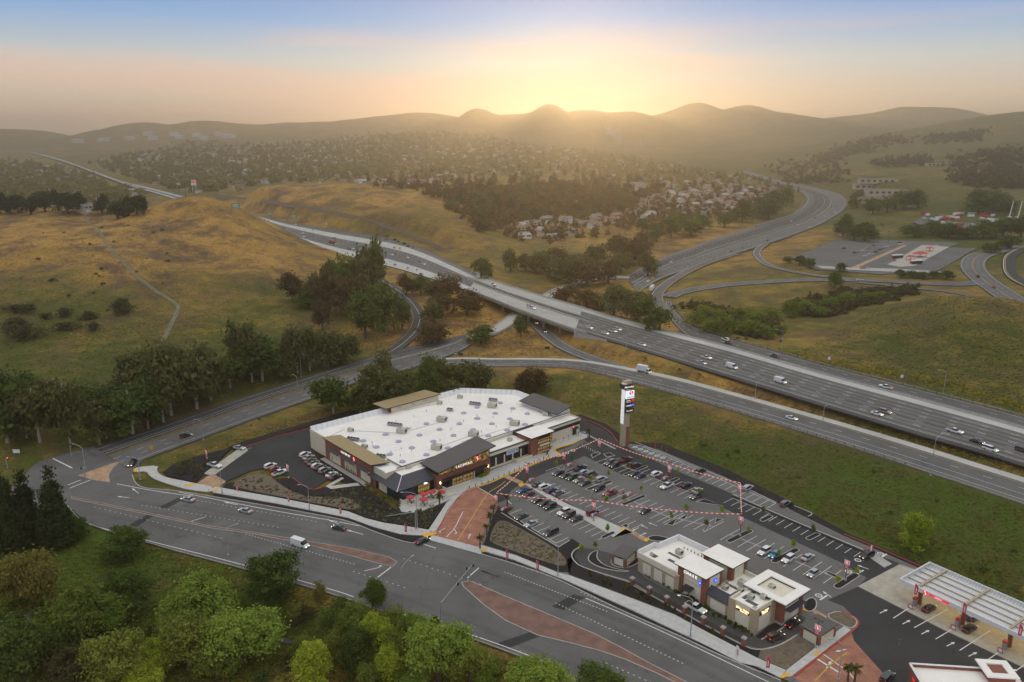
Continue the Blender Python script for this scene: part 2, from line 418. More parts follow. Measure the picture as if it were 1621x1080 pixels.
def base_height(x, y):
  x = np.asarray(x, float); y = np.asarray(y, float)
  z = np.full(x.shape, _W[_n])
  for i in range(_n):
    z = z + _W[i] * _phi(np.hypot(x-CTRL[i, 0], y-CTRL[i, 1]))
  b = np.zeros_like(z)
  zz = np.maximum(z, -8)
  acc = np.zeros_like(z)
  for cx, cy, cz, sx, sy in BW:
    h = np.maximum(cz - 55, 10)
    g = h * np.exp(-0.5*((x-cx)/sx)**2 - 0.5*((y-cy)/sy)**2)
    acc = acc + g**4
  far = acc ** 0.25
  k = np.clip((y - 1500) / 1500, 0, 1)
  zz = zz + (np.maximum(zz, 55 + far) - zz) * k * (far > 4) * np.clip((far - 4) / 12, 0, 1)
  zz = zz + fbm(x, y, 420, 3) * (10 + far*.22) * np.clip((y - 2600) / 1500, 0, 1)
  return zz
def terrain_height(x, y, cell=3.0):
  z = base_height(x, y)
  z = z + fbm(x, y, 38, 11, 3) * 1.6 * np.clip((y - 150) / 200, 0, 1)
  rid = 0.25 - np.abs(fbm(x, y, 120, 51, 3))
  z = z + (rid - .15) * 22 * np.clip((y - 430) / 150, 0, 1) * np.clip((2600 - y) / 900, 0, 1) * np.clip((z - 8) / 15, 0, 1)
  ins, dist = pip(x, y, SITE)
  w = np.where(ins, 1.0, np.clip(1 - dist / 14.0, 0, 1)); w = w*w*(3-2*w)
  z = z * (1-w) + (-0.35) * w
  low = np.full(x.shape, 1e9); sw = np.zeros(x.shape); swz = np.zeros(x.shape); mxw = np.zeros(x.shape)
  for k, q in ROADS.items():
    c = (q[:, :3] + q[:, 3:]) / 2; hw = np.hypot(q[:, 0]-q[:, 3], q[:, 1]-q[:, 4]) / 2
    x0, x1 = c[:, 0].min()-90, c[:, 0].max()+90; y0, y1 = c[:, 1].min()-90, c[:, 1].max()+90
    sel = np.where((x > x0) & (x < x1) & (y > y0) & (y < y1))[0]
    if not len(sel): continue
    xs, ys = x[sel], y[sel]
    best = np.full(len(sel), 1e9); zr = np.zeros(len(sel))
    for i in range(len(c)-1):
      if k == 'freeway':
        pxm = CX + FPX * c[i, 0] / (c[i, 1]*CP)
        if BRIDGE_PX[0] < pxm < BRIDGE_PX[1]: continue
      if k == 'connector' and 6 < i < len(c)-6: continue
      a, b = q[i], q[i+1]
      # distance to the strip between the two cross-sections
      ax, ay, bx, by = c[i, 0], c[i, 1], c[i+1, 0], c[i+1, 1]
      dx, dy = bx-ax, by-ay; L2 = dx*dx+dy*dy+1e-9
      t = np.clip(((xs-ax)*dx+(ys-ay)*dy)/L2, 0, 1)
      # half-width across, measured square to the road
      nx, ny = -dy/math.sqrt(L2), dx/math.sqrt(L2)
      hw2 = abs((a[3]-a[0])*nx+(a[4]-a[1])*ny)/2
      e = np.hypot(xs-ax-t*dx, ys-ay-t*dy) - hw2
      m = e < best
      best[m] = e[m]; zr[m] = (c[i, 2]*(1-t)+c[i+1, 2]*t)[m]
    cs = cell[sel] if isinstance(cell, np.ndarray) else cell
    e = best - 1.0 - cs * 0.9
    w = np.clip(1 - e / (6 + 0.02*ys), 0, 1); w = w*w*(3-2*w)
    drop = 0.35 + cs * 0.05
    w4 = w**4 + 1e-12
    sw[sel] += w4; swz[sel] += w4*(zr - drop); mxw[sel] = np.maximum(mxw[sel], w)
    low[sel] = np.where(e < 0, np.minimum(low[sel], zr - drop), low[sel])
  z = z*(1-mxw) + mxw*swz/np.maximum(sw, 1e-12)
  z = np.minimum(z, low)
  return z
def TZ(x, y):
  """ground height at one place, read off the finished terrain grid"""
  v = y
  i = np.searchsorted(GY, v) - 1; i = min(max(i, 0), len(GY)-2)
  fy = (v-GY[i])/(GY[i+1]-GY[i])
  def at(k):
    W = GW(GY[k]); u = (x/W+1)/2*(NX-1); j = int(min(max(math.floor(u), 0), NX-2)); f = u-j
    return GZ[k, j]*(1-f)+GZ[k, j+1]*f
  return float(at(i)*(1-fy)+at(i+1)*fy)
def PT(px, py, dz=0.0):
  """where the picture ray meets the ground"""
  r = ray(px, py); prev = 150.0
  d = 150.0
  while d < 9000:
    if CAM_H + r.z*d < TZ(r.x*d, r.y*d): break
    prev = d; d *= 1.012
  lo, hi = prev, d
  for _ in range(14):
    m = (lo+hi)/2
    if CAM_H + r.z*m < TZ(r.x*m, r.y*m): hi = m
    else: lo = m
  v = Vector((r.x*hi, r.y*hi, 0)); v.z = TZ(v.x, v.y)+dz
  return v
NX = 420
def GW(y): return 150.0 + 0.92 * y
GY = 110.0 * np.exp(np.linspace(0, math.log(9500/110.0), 470))
_u = np.linspace(-1, 1, NX)
_GX = np.array([GW(y) * _u for y in GY]); _GYY = np.repeat(GY[:, None], NX, 1)
_cell = np.maximum(np.gradient(GY)[:, None].repeat(NX, 1), (2*GW(_GYY)/(NX-1)))
GZ = terrain_height(_GX.ravel(), _GYY.ravel(), _cell.ravel()).reshape(_GX.shape)
def grid_mesh(name, X, Y, Z):
  ny, nx = X.shape
  me = bpy.data.meshes.new(name)
  co = np.stack([X.ravel(), Y.ravel(), Z.ravel()], 1)
  i = np.arange(ny*nx).reshape(ny, nx)
  f = np.stack([i[:-1, :-1], i[:-1, 1:], i[1:, 1:], i[1:, :-1]], -1).reshape(-1, 4)
  me.vertices.add(len(co)); me.vertices.foreach_set('co', co.ravel())
  me.loops.add(f.size); me.loops.foreach_set('vertex_index', f.ravel())
  me.polygons.add(len(f)); me.polygons.foreach_set('loop_start', np.arange(0, f.size, 4))
  me.polygons.foreach_set('loop_total', np.full(len(f), 4))
  me.polygons.foreach_set('use_smooth', np.ones(len(f), bool))
  me.update(); me.validate()
  return me
ground_me = grid_mesh('ground', _GX, _GYY, GZ)
# how dry the grass is: straw on the hill tops, green in the dips (0 green, 1 straw)
DRY = [(150,360,.95),(300,340,1.0),(300,420,.9),(100,420,.9),(0,400,.88),(60,520,.35),(240,520,.3),(400,390,.95),(430,480,.4),(480,410,.8),(360,560,.25),(520,560,.15),(200,560,.3),
     (500,310,.42),(600,300,.5),(700,350,.8),(760,400,.5),(620,370,.55),(850,410,.4),(720,500,.85),(780,490,.9),(660,440,.8),(850,560,.75),(950,555,.7),(1030,500,.85),
     (1100,400,.75),(1180,375,.8),(1100,440,.55),(1200,425,.4),(1150,480,.5),(1250,500,.4),(1400,495,.4),(1480,482,.52),(1560,482,.55),(1500,500,.42),(1600,505,.45),(1450,560,.2),(1600,600,.2),(1350,560,.5),(1200,590,.7),
     (1000,650,.3),(1200,740,.15),(1400,820,.15),(1600,900,.12),(900,620,.2),(700,600,.2),(420,660,.5),(560,640,.45),(300,715,.4),
     (100,880,.02),(200,900,.0),(250,885,.1),(350,920,.05),(500,925,.5),(400,950,0),(330,945,0),(150,930,0),(480,990,.05),(640,985,.7),(800,1060,.6),(430,1060,.45),(600,1060,.4),
     (1400,340,.3),(1450,390,.2),(1350,280,.3),(1500,240,.35),(1600,250,.4),(1000,240,.4),(1280,290,.35),(600,240,.6)]
dp = np.array([[*P(a, b, 10 if b < 600 else 0)[:2], c] for a, b, c in DRY])
gx, gy = _GX.ravel(), _GYY.ravel()
_num = np.zeros(len(gx)); _den = np.zeros(len(gx))
for x0, y0, c in dp:
  w = 1/(((gx-x0)**2+(gy-y0)**2)/(y0*y0)+1e-4)**2
  _num += w*c; _den += w
dry = np.clip(_num/_den + fbm(gx, gy, 55, 21, 4)*0.55 + fbm(gx, gy, 9, 31, 2)*0.25, 0, 1)
at = ground_me.attributes.new('dry', 'FLOAT', 'POINT'); at.data.foreach_set('value', dry)
def ground_material():
  m, t, b = _mat('grassland')
  L = t.links.new
  a = t.nodes.new('ShaderNodeAttribute'); a.attribute_name = 'dry'
  tc = t.nodes.new('ShaderNodeTexCoord')
  def noise(s, d=4, r=.6):
    n = t.nodes.new('ShaderNodeTexNoise'); n.inputs['Scale'].default_value = s; n.inputs['Detail'].default_value = d; n.inputs['Roughness'].default_value = r
    L(tc.outputs['Object'], n.inputs['Vector']); return n.outputs['Fac']
  def math_(op, x, y):
    n = t.nodes.new('ShaderNodeMath'); n.operation = op
    for k, v in ((0, x), (1, y)):
      if isinstance(v, (int, float)): n.inputs[k].default_value = v
      else: L(v, n.inputs[k])
    return n.outputs[0]
  d1 = math_('ADD', a.outputs['Fac'], math_('MULTIPLY', math_('SUBTRACT', noise(.09, 6, .7), .5), 1.1))
  d2 = math_('ADD', d1, math_('MULTIPLY', math_('SUBTRACT', noise(.7, 5, .75), .5), 0.9))
  cr = t.nodes.new('ShaderNodeValToRGB'); L(d2, cr.inputs[0])
  e = cr.color_ramp.elements
  e[0].position = .02; e[0].color = (.066, .104, .014, 1)
  e[1].position = 1.0; e[1].color = (.44, .25, .07, 1)
  for p, c in ((.16, (.066, .078, .016, 1)), (.3, (.094, .098, .020, 1)), (.5, (.20, .150, .034, 1)), (.75, (.33, .195, .05, 1))):
    k = e.new(p); k.color = c
  # bare and scrubby patches
  sc = t.nodes.new('ShaderNodeMapRange'); L(noise(.028, 7, .75), sc.inputs['Value'])
  sc.inputs['From Min'].default_value = .47; sc.inputs['From Max'].default_value = .60
  mx = t.nodes.new('ShaderNodeMix'); mx.data_type = 'RGBA'
  L(math_('MULTIPLY', sc.outputs[0], math_('MULTIPLY', math_('MINIMUM', a.outputs['Fac'], .6), 1.4)), mx.inputs['Factor']); L(cr.outputs[0], mx.inputs[6]); mx.inputs[7].default_value = (.105, .070, .048, 1)
  s2 = t.nodes.new('ShaderNodeMapRange'); L(noise(.011, 9, .8), s2.inputs['Value']); s2.inputs['From Min'].default_value = .50; s2.inputs['From Max'].default_value = .60
  m2 = t.nodes.new('ShaderNodeMix'); m2.data_type = 'RGBA'; L(math_('MULTIPLY', s2.outputs[0], math_('MULTIPLY', a.outputs['Fac'], .8)), m2.inputs['Factor']); L(mx.outputs[2], m2.inputs[6]); m2.inputs[7].default_value = (.090, .066, .042, 1)
  L(m2.outputs[2], b.inputs['Base Color'])
  b.inputs['Roughness'].default_value = .95; b.inputs['Specular IOR Level'].default_value = .1
  bp = t.nodes.new('ShaderNodeBump'); bp.inputs['Strength'].default_value = .9; bp.inputs['Distance'].default_value = .6
  L(math_('ADD', noise(.5, 6, .7), math_('MULTIPLY', noise(.08, 4), 3)), bp.inputs['Height']); L(bp.outputs[0], b.inputs['Normal'])
  return m
ground_me.materials.append(ground_material())
ground = link('ground', ground_me); tag(ground, 'rolling grassland with straw-coloured hills and green hollows', kind='structure')
# ---------------------------------------------------------------- road surfaces
def asphalt(name, c, var=.22, warm=0.0):
  if name in MATS: return MATS[name]
  m, t, b = _mat(name); L = t.links.new
  tc = t.nodes.new('ShaderNodeTexCoord')
  def noise(s, d, r=.6, sc=None):
    n = t.nodes.new('ShaderNodeTexNoise'); n.inputs['Scale'].default_value = s; n.inputs['Detail'].default_value = d; n.inputs['Roughness'].default_value = r
    L(tc.outputs['Object'], n.inputs['Vector']); return n.outputs['Fac']
  mx = t.nodes.new('ShaderNodeMix'); mx.data_type = 'RGBA'
  mr = t.nodes.new('ShaderNodeMapRange'); mr.inputs['From Min'].default_value = .3; mr.inputs['From Max'].default_value = .7
  ad = t.nodes.new('ShaderNodeMath'); ad.operation = 'MULTIPLY_ADD'; L(noise(3.0, 5, .8), ad.inputs[0]); ad.inputs[1].default_value = .45
  L(noise(.06, 6, .65), ad.inputs[2])
  sb = t.nodes.new('ShaderNodeMath'); sb.operation = 'SUBTRACT'; L(ad.outputs[0], sb.inputs[0]); sb.inputs[1].default_value = .225
  L(sb.outputs[0], mr.inputs['Value']); L(mr.outputs[0], mx.inputs['Factor'])
  mx.inputs[6].default_value = (c*(1-var), c*(1-var)*(1-warm*.3), c*(1-var)*(1-warm), 1)
  mx.inputs[7].default_value = (c*(1+var), c*(1+var)*(1-warm*.3), c*(1+var)*(1-warm), 1)
  # hairline cracks and sealed joints
  vo = t.nodes.new('ShaderNodeTexVoronoi'); vo.feature = 'DISTANCE_TO_EDGE'; vo.inputs['Scale'].default_value = .055
  dn = t.nodes.new('ShaderNodeMix'); dn.data_type = 'VECTOR'; dn.inputs['Factor'].default_value = .08
  nz = t.nodes.new('ShaderNodeTexNoise'); nz.inputs['Scale'].default_value = .3; nz.inputs['Detail'].default_value = 4
  L(tc.outputs['Object'], nz.inputs['Vector'])
  va = t.nodes.new('ShaderNodeVectorMath'); va.operation = 'MULTIPLY_ADD'; L(nz.outputs['Color'], va.inputs[0]); va.inputs[1].default_value = (9, 9, 0); L(tc.outputs['Object'], va.inputs[2])
  L(va.outputs[0], vo.inputs['Vector'])
  ck = t.nodes.new('ShaderNodeMapRange'); L(vo.outputs['Distance'], ck.inputs['Value']); ck.inputs['From Max'].default_value = .006; ck.inputs['To Min'].default_value = .55; ck.inputs['To Max'].default_value = 1
  ml = t.nodes.new('ShaderNodeMix'); ml.data_type = 'RGBA'; ml.blend_type = 'MULTIPLY'; ml.inputs['Factor'].default_value = 1
  L(mx.outputs[2], ml.inputs[6]); L(ck.outputs[0], ml.inputs[7])
  L(ml.outputs[2], b.inputs['Base Color'])
  b.inputs['Roughness'].default_value = .88; b.inputs['Specular IOR Level'].default_value = .25
  MATS[name] = m
  return m
M_ROAD = asphalt('asphalt_grey', .13, warm=.08)
M_ROAD_DARK = asphalt('asphalt_dark', .075, warm=.08)
M_NEW = asphalt('asphalt_new', .046)
M_FWY = asphalt('asphalt_freeway', .115, warm=.12)
M_DECK = asphalt('concrete_deck', .42, .12, .12)
M_PALE = asphalt('concrete_shoulder', .48, .14, .10)
M_WHITE = mat('road_paint_white', (.72, .71, .68), .7, .18, 2.0)
M_YELLOW = mat('road_paint_yellow', (.62, .36, .03), .7, .15, 2.0)
M_CONC = mat('concrete', (.42, .40, .37), .85, .14, .6)
M_CONC_D = mat('concrete_weathered', (.30, .28, .25), .9, .25, .3)
M_GRAVEL = mat('gravel_verge', (.20, .175, .15), .95, .35, 1.5, bump=.5)
M_STEEL = mat('galvanised_steel', (.42, .43, .44), .45, .1, 3, metal=.7)
M_TIMBER = mat('timber_post', (.10, .07, .05), .9, .2, 4)
def lerp_edge(q, f): return q[:, :3]*(1-f) + q[:, 3:]*f
def strip(q, f0, f1, dz=0.0, i0=0, i1=None):
  """quads of the road between two fractions of its width"""
  a = lerp_edge(q, f0)[i0:i1]; b = lerp_edge(q, f1)[i0:i1]
  n = len(a); v = []
  for k in range(n):
    v.append((a[k, 0], a[k, 1], a[k, 2]+dz)); v.append((b[k, 0], b[k, 1], b[k, 2]+dz))
  f = [(2*k, 2*k+2, 2*k+3, 2*k+1) for k in range(n-1)]
  return v, f
def fix_up(v, f):
  a, b, c = (Vector(v[f[0][i]]) for i in range(3))
  if (b-a).cross(c-a).z < 0: f = [t[::-1] for t in f]
  return f
ROAD_BIAS = {k: 0.012*i for i, k in enumerate(ROADS)}
ROAD_OBJ = {}
def road(name, key, bands, lines=(), label=None, thick=0.5, i_range=None):
  """bands: (f0, f1, material); lines: (fraction, width_m, material, dash, gap)"""
  q = ROADS[key].copy(); q[:, 2] += ROAD_BIAS[key]; q[:, 5] += ROAD_BIAS[key]
  mb = MB()
  for f0, f1, m, *rg in bands:
    i0, i1 = (rg[0], rg[1]) if rg else (0, None)
    v, f = strip(q, f0, f1, 0, i0, i1)
    if f: mb.add(v, fix_up(v, f), m)
  # sides
  for e in (0.0, 1.0):
    a = lerp_edge(q, e); n = len(a)
    v = []
    for k in range(n): v += [tuple(a[k]), (a[k, 0], a[k, 1], a[k, 2]-thick)]
    mb.add(v, [(2*k, 2*k+1, 2*k+3, 2*k+2) if e else (2*k, 2*k+2, 2*k+3, 2*k+1) for k in range(n-1)], bands[0][2])
  o = mb.build(name); tag(o, label, kind='structure'); ROAD_OBJ[key] = o
  for cm, nm in ((M_WHITE, 'lane_marking'), (M_YELLOW, 'yellow_line')):
    mk = MB()
    for fr, w, m, dash, gap, *rg in lines:
      if m is not cm: continue
      c = lerp_edge(q, fr)
      if rg: c = c[rg[0]:rg[1]]
      s = np.concatenate([[0], np.cumsum(np.linalg.norm(np.diff(c[:, :2], axis=0), axis=1))])
      L = s[-1]
      step = 8.0 if not dash else None
      segs = [(0, L)] if not dash else [(t, min(t+dash, L)) for t in np.arange(0, L, dash+gap)]
      for t0, t1 in segs:
        n = max(2, int((t1-t0)/7)+1)
        u = np.linspace(t0, t1, n)
        p = np.stack([np.interp(u, s, c[:, k]) for k in range(3)], 1)
        d = np.gradient(p[:, :2], axis=0); d /= np.linalg.norm(d, axis=1)[:, None]+1e-9
        ww = w * max(1.0, min(1.6, p[0, 1]/600))
        nn = np.stack([-d[:, 1], d[:, 0]], 1)*ww/2
        z = p[:, 2] + 0.02 + 0.00004*p[:, 1]
        v = []
        for k in range(n): v += [(p[k, 0]+nn[k, 0], p[k, 1]+nn[k, 1], z[k]), (p[k, 0]-nn[k, 0], p[k, 1]-nn[k, 1], z[k])]
        mk.add(v, [(2*k, 2*k+1, 2*k+3, 2*k+2) for k in range(n-1)], m)
    if mk.v: mk.build(nm, cm, o)
  return o
D = (3.0, 8.0)
qf = ROADS['freeway']; NF = len(qf)
def idx_px(q, px):
  c = (q[:, :3]+q[:, 3:])/2
  xs = CX + FPX*c[:, 0]/(c[:, 1]*CP + (CAM_H-c[:, 2])*SP)
  return int(np.argmin(abs(xs-px)))
IB0, IB1 = idx_px(qf, 918), idx_px(qf, 752)
W3 = (M_WHITE,)
road('freeway', 'freeway',
   [(0, .10, M_ROAD_DARK, 0, IB0+1)]+[(a_, a_+w_, asphalt('asphalt_lane_%d' % k_, c_, .18, .12), 0, IB0+1) for k_, (a_, w_, c_) in enumerate(((.10, .04, 0.175), (.14, .05, 0.100), (.19, .05, 0.163), (.24, .04, 0.112), (.28, .06, 0.169), (.34, .06, 0.090), (.40, .07, 0.156), (.47, .05, 0.100), (.52, .04, 0.163), (.56, .06, 0.112), (.62, .05, 0.175), (.67, .06, 0.106), (.73, .05, 0.181), (.78, .08, 0.138)))]+[ (.86, 1, M_PALE, 0, IB0+1),
    (0, .46, M_DECK, IB0, IB1+1), (.46, .60, M_ROAD_DARK, IB0, IB1+1), (.60, 1, M_DECK, IB0, IB1+1),
    (0, .2, M_PALE, IB1, None), (.2, .56, M_ROAD, IB1, None), (.56, .80, M_PALE, IB1, None), (.80, 1, M_FWY, IB1, None)],
   [(.09, .2, M_WHITE, 0, 0), (.22, .22, M_WHITE, 3, 8), (.25, .16, M_WHITE, 3, 8), (.36, .22, M_WHITE, 3, 8), (.50, .22, M_WHITE, 3, 8), (.53, .16, M_WHITE, 3, 8), (.63, .22, M_WHITE, 3, 8), (.75, .22, M_WHITE, 3, 8), (.855, .2, M_WHITE, 0, 0), (.92, .2, M_WHITE, 3, 8, IB1, None)],
   'wide multi-lane freeway crossing over the bridge and running past the hill')
road('collector_lane', 'collector_lane', [(0, .16, M_ROAD_DARK), (.16, .86, M_FWY), (.86, 1, M_ROAD_DARK)],
   [(.14, .18, M_WHITE, 0, 0), (.5, .2, M_WHITE, 3, 8), (.86, .18, M_WHITE, 0, 0)], 'two-lane collector road merging beside the far side of the freeway')
road('frontage_ramp', 'frontage_ramp', [(0, .07, M_GRAVEL), (.07, .8, M_ROAD), (.8, 1, M_PALE)],
   [(.14, .2, M_WHITE, 0, 0), (.34, .18, M_WHITE, 0, 0), (.55, .2, M_WHITE, 3, 8), (.74, .2, M_YELLOW, 0, 0)], 'long entrance ramp rising above the grass slope behind the parking lot')
road('highway', 'highway', [(0, .5, M_ROAD), (.5, 1, M_ROAD_DARK)],
   [(.08, .15, M_WHITE, 0, 0), (.24, .15, M_WHITE, 3, 7), (.40, .15, M_WHITE, 3, 7), (.52, .18, M_YELLOW, 0, 0), (.56, .18, M_YELLOW, 0, 0), (.66, .15, M_WHITE, 0, 0), (.74, .15, M_WHITE, 0, 0), (.90, .15, M_WHITE, 0, 0)],
   'divided road running from the junction up to the underpass')
road('eastern_freeway', 'eastern_freeway', [(0, .42, M_ROAD), (.42, .50, M_ROAD_DARK), (.50, .80, M_ROAD_DARK), (.80, 1, M_ROAD)],
   [(.06, .25, M_WHITE, 0, 0), (.17, .25, M_WHITE, 3, 9), (.27, .25, M_WHITE, 3, 9), (.38, .25, M_WHITE, 0, 0), (.54, .25, M_WHITE, 0, 0), (.66, .25, M_WHITE, 3, 9), (.78, .25, M_WHITE, 3, 9), (.94, .25, M_WHITE, 0, 0)],
   'freeway sweeping up the valley past the housing estate')
for nm, lab, lines in (
  ('connector', 'raised concrete connector passing under the freeway bridge', [(.1, .18, M_WHITE, 0, 0), (.88, .18, M_YELLOW, 0, 0)]),
  ('underpass_ramp', 'ramp coming out from under the freeway bridge', [(.85, .2, M_WHITE, 0, 0), (.12, .18, M_WHITE, 0, 0)]),
  ('loop_ramp', 'curved loop ramp bending down from the freeway between trees', [(.15, .2, M_YELLOW, 0, 0), (.62, .25, M_WHITE, 0, 0)]),
  ('cross_road', 'road crossing the meadow in front of the bus station', [(.1, .2, M_WHITE, 0, 0), (.5, .2, M_WHITE, 6, 14), (.9, .2, M_WHITE, 0, 0)]),
  ('slip_road', 'short slip road behind the grassy knoll', [(.1, .2, M_WHITE, 0, 0)]),
  ('arterial_east', 'curving multi-lane road beside the bus station', [(.06, .2, M_WHITE, 0, 0), (.3, .2, M_WHITE, 3, 7), (.5, .2, M_YELLOW, 0, 0), (.53, .2, M_YELLOW, 0, 0), (.75, .2, M_WHITE, 3, 7), (.95, .2, M_WHITE, 0, 0)]),
  ('off_ramp', 'exit ramp curving off the valley freeway', [(.1, .2, M_WHITE, 0, 0), (.9, .2, M_YELLOW, 0, 0)]),
  ('hook_ramp', 'narrow hook-shaped ramp below the bus station', [(.1, .2, M_WHITE, 0, 0), (.9, .2, M_WHITE, 0, 0)]),
  ('test_track', 'dark curved drive with yellow edge lines', [(.06, .3, M_WHITE, 0, 0), (.2, .3, M_YELLOW, 0, 0)]),
  ('valley_road', 'distant road along the foot of the valley hills', [])):
  road(nm, nm, [(0, 1, M_NEW if nm == 'test_track' else M_DECK if nm == 'connector' else M_ROAD if nm != 'loop_ramp' else M_ROAD_DARK)], lines, lab)
# ---------------------------------------------------------------- paved site in front of the camera
M_LOT = asphalt('asphalt_lot', .15, .14, .10)
M_MULCH = mat('black_mulch', (.016, .013, .011), .98, .6, 2.5, bump=.8, bscale=6)
M_DIRT = mat('planted_gravel', (.20, .155, .105), .97, .45, .9, bump=.6, bscale=5, col2=(.105, .078, .05))
M_WALK = mat('sidewalk_concrete', (.50, .49, .46), .85, .12, .7)
M_REDCURB = mat('red_kerb_paint', (.42, .045, .035), .75, .2, 1.5)
M_TACTILE = mat('yellow_tactile', (.74, .40, .03), .7, .12, 3)
M_PAD = mat('concrete_pad', (.42, .385, .32), .85, .2, .35)
def paver_mat(name, c1, c2, mortar, scale, rot=0.7):
  if name in MATS: return MATS[name]
  m, t, b = _mat(name); L = t.links.new
  tc = t.nodes.new('ShaderNodeTexCoord')
  mp = t.nodes.new('ShaderNodeMapping'); mp.inputs['Rotation'].default_value = (0, 0, rot); L(tc.outputs['Object'], mp.inputs['Vector'])
  br = t.nodes.new('ShaderNodeTexBrick'); L(mp.outputs[0], br.inputs['Vector'])
  br.inputs['Scale'].default_value = scale; br.inputs['Color1'].default_value = (*c1, 1); br.inputs['Color2'].default_value = (*c2, 1); br.inputs['Mortar'].default_value = (*mortar, 1)
  br.inputs['Mortar Size'].default_value = .012
  nz = t.nodes.new('ShaderNodeTexNoise'); nz.inputs['Scale'].default_value = .35; nz.inputs['Detail'].default_value = 6; L(tc.outputs['Object'], nz.inputs['Vector'])
  mr = t.nodes.new('ShaderNodeMapRange'); L(nz.outputs['Fac'], mr.inputs['Value']); mr.inputs['From Min'].default_value = .3; mr.inputs['From Max'].default_value = .7; mr.inputs['To Min'].default_value = .72; mr.inputs['To Max'].default_value = 1.25
  ml = t.nodes.new('ShaderNodeMix'); ml.data_type = 'RGBA'; ml.blend_type = 'MULTIPLY'; ml.inputs['Factor'].default_value = 1
  L(br.outputs['Color'], ml.inputs[6]); L(mr.outputs[0], ml.inputs[7]); L(ml.outputs[2], b.inputs['Base Color'])
  b.inputs['Roughness'].default_value = .85
  MATS[name] = m; return m
M_PAVER = paver_mat('brick_pavers', (.32, .125, .075), (.40, .18, .11), (.22, .13, .09), 1.6)
M_PAVER_RED = paver_mat('median_pavers', (.185, .098, .072), (.225, .125, .092), (.16, .10, .078), 2.0, -.5)
M_PAVER_TAN = paver_mat('tan_pavers', (.40, .24, .14), (.48, .30, .18), (.30, .2, .13), 1.8)
def PP(poly, z=0.0): return [tuple(P(a, b, z))[:2] for a, b in poly]
def area(poly): return sum(poly[i][0]*poly[(i+1) % len(poly)][1]-poly[(i+1) % len(poly)][0]*poly[i][1] for i in range(len(poly)))/2
def inset(poly, d):
  if area(poly) < 0: poly = poly[::-1]
  n = len(poly); out = []
  for i in range(n):
    p0, p1, p2 = Vector(poly[i-1]), Vector(poly[i]), Vector(poly[(i+1) % n])
    e1 = (p1-p0).normalized(); e2 = (p2-p1).normalized()
    n1 = Vector((-e1.y, e1.x)); n2 = Vector((-e2.y, e2.x))
    k = 1+n1.dot(n2)
    q = (n1+n2)*(d/max(k, .35))
    out.append(tuple(p1+q))
  return out
def smooth_poly(poly, n=2):
  for _ in range(n):
    o = []
    for i in range(len(poly)):
      a, b = Vector(poly[i]), Vector(poly[(i+1) % len(poly)])
      o += [tuple(a*.75+b*.25), tuple(a*.25+b*.75)]
    poly = o
  return poly
def slab(name, px, z1, m, label=None, z0=-.2, parent=None, smooth=0, kind='structure'):
  w = PP(px)
  if smooth: w = smooth_poly(w, smooth)
  mb = MB(); mb.prism(w, z0, z1, m)
  o = mb.build(name, None, parent)
  if parent is None: tag(o, label, kind=kind)
  return o
def island(px, label, zc=.14, mulch=None, curb=None, d=.32, smooth=0, world=None):
  w = world or PP(px)
  if smooth: w = smooth_poly(w, smooth)
  o = MB().prism(w, -.1, zc, curb or M_CONC).build('planting_island'); tag(o, label, kind='structure')
  MB().prism(inset(w, d), zc-.05, zc+.03, mulch or M_MULCH).build('mulch_bed', None, o)
  return o
def line_px(pts, w, m, z, parent, name='paint_line', smooth=True):
  p = np.array([tuple(P(a, b)) for a, b in pts])
  if smooth and len(p) > 2: p = catmull(p, 1.5)
  d = np.gradient(p[:, :2], axis=0); d /= np.linalg.norm(d, axis=1)[:, None]+1e-9
  n = np.stack([-d[:, 1], d[:, 0]], 1)*w/2
  mb = MB(); v = []
  for k in range(len(p)): v += [(p[k, 0]+n[k, 0], p[k, 1]+n[k, 1], z), (p[k, 0]-n[k, 0], p[k, 1]-n[k, 1], z)]
  mb.add(v, [(2*k, 2*k+1, 2*k+3, 2*k+2) for k in range(len(p)-1)], m)
  return mb.build(name, m, parent)
def kerb_px(pts, m, label, w=.3, h=.16, name='kerb'):
  p = np.array([tuple(P(a, b)) for a, b in pts])
  if len(p) > 2: p = catmull(p, 1.5)
  d = np.gradient(p[:, :2], axis=0); d /= np.linalg.norm(d, axis=1)[:, None]+1e-9
  n = np.stack([-d[:, 1], d[:, 0]], 1)*w/2
  mb = MB(); v = []
  for k in range(len(p)):
    a, b = p[k, :2]+n[k], p[k, :2]-n[k]
    v += [(*a, -.1), (*a, h), (*b, h), (*b, -.1)]
  f = []
  for k in range(len(p)-1):
    i, j = 4*k, 4*k+4
    f += [(i, i+1, j+1, j), (i+1, i+2, j+2, j+1), (i+2, i+3, j+3, j+2)]
  f += [(3, 2, 1, 0), (4*len(p)-4, 4*len(p)-3, 4*len(p)-2, 4*len(p)-1)]
  mb.add(v, f, m)
  return tag(mb.build(name), label, kind='structure')
arterial = slab('arterial_road', [(0,830),(20,770),(60,731),(100,720),(150,706),(200,730),(226,729),(214,740),(209,752),(216,766),(232,773),(275,777),(340,787),(433,803),(540,823),(593,842),(634,856),(657,860),(684,855),(740,873),(762,879),(817,894),(883,918),(900,927),(972,961),(1068,1004),(1141,1038),(1200,1064),(1236,1078),(1300,1108),(1700,1300),(1400,1330),(1100,1180),(915,1084),(860,1054),(740,1009),(640,979),(520,939),(380,899),(250,864),(140,829),(106,800)], 0.0, M_ROAD, 'wide grey arterial road curving past the supermarket')
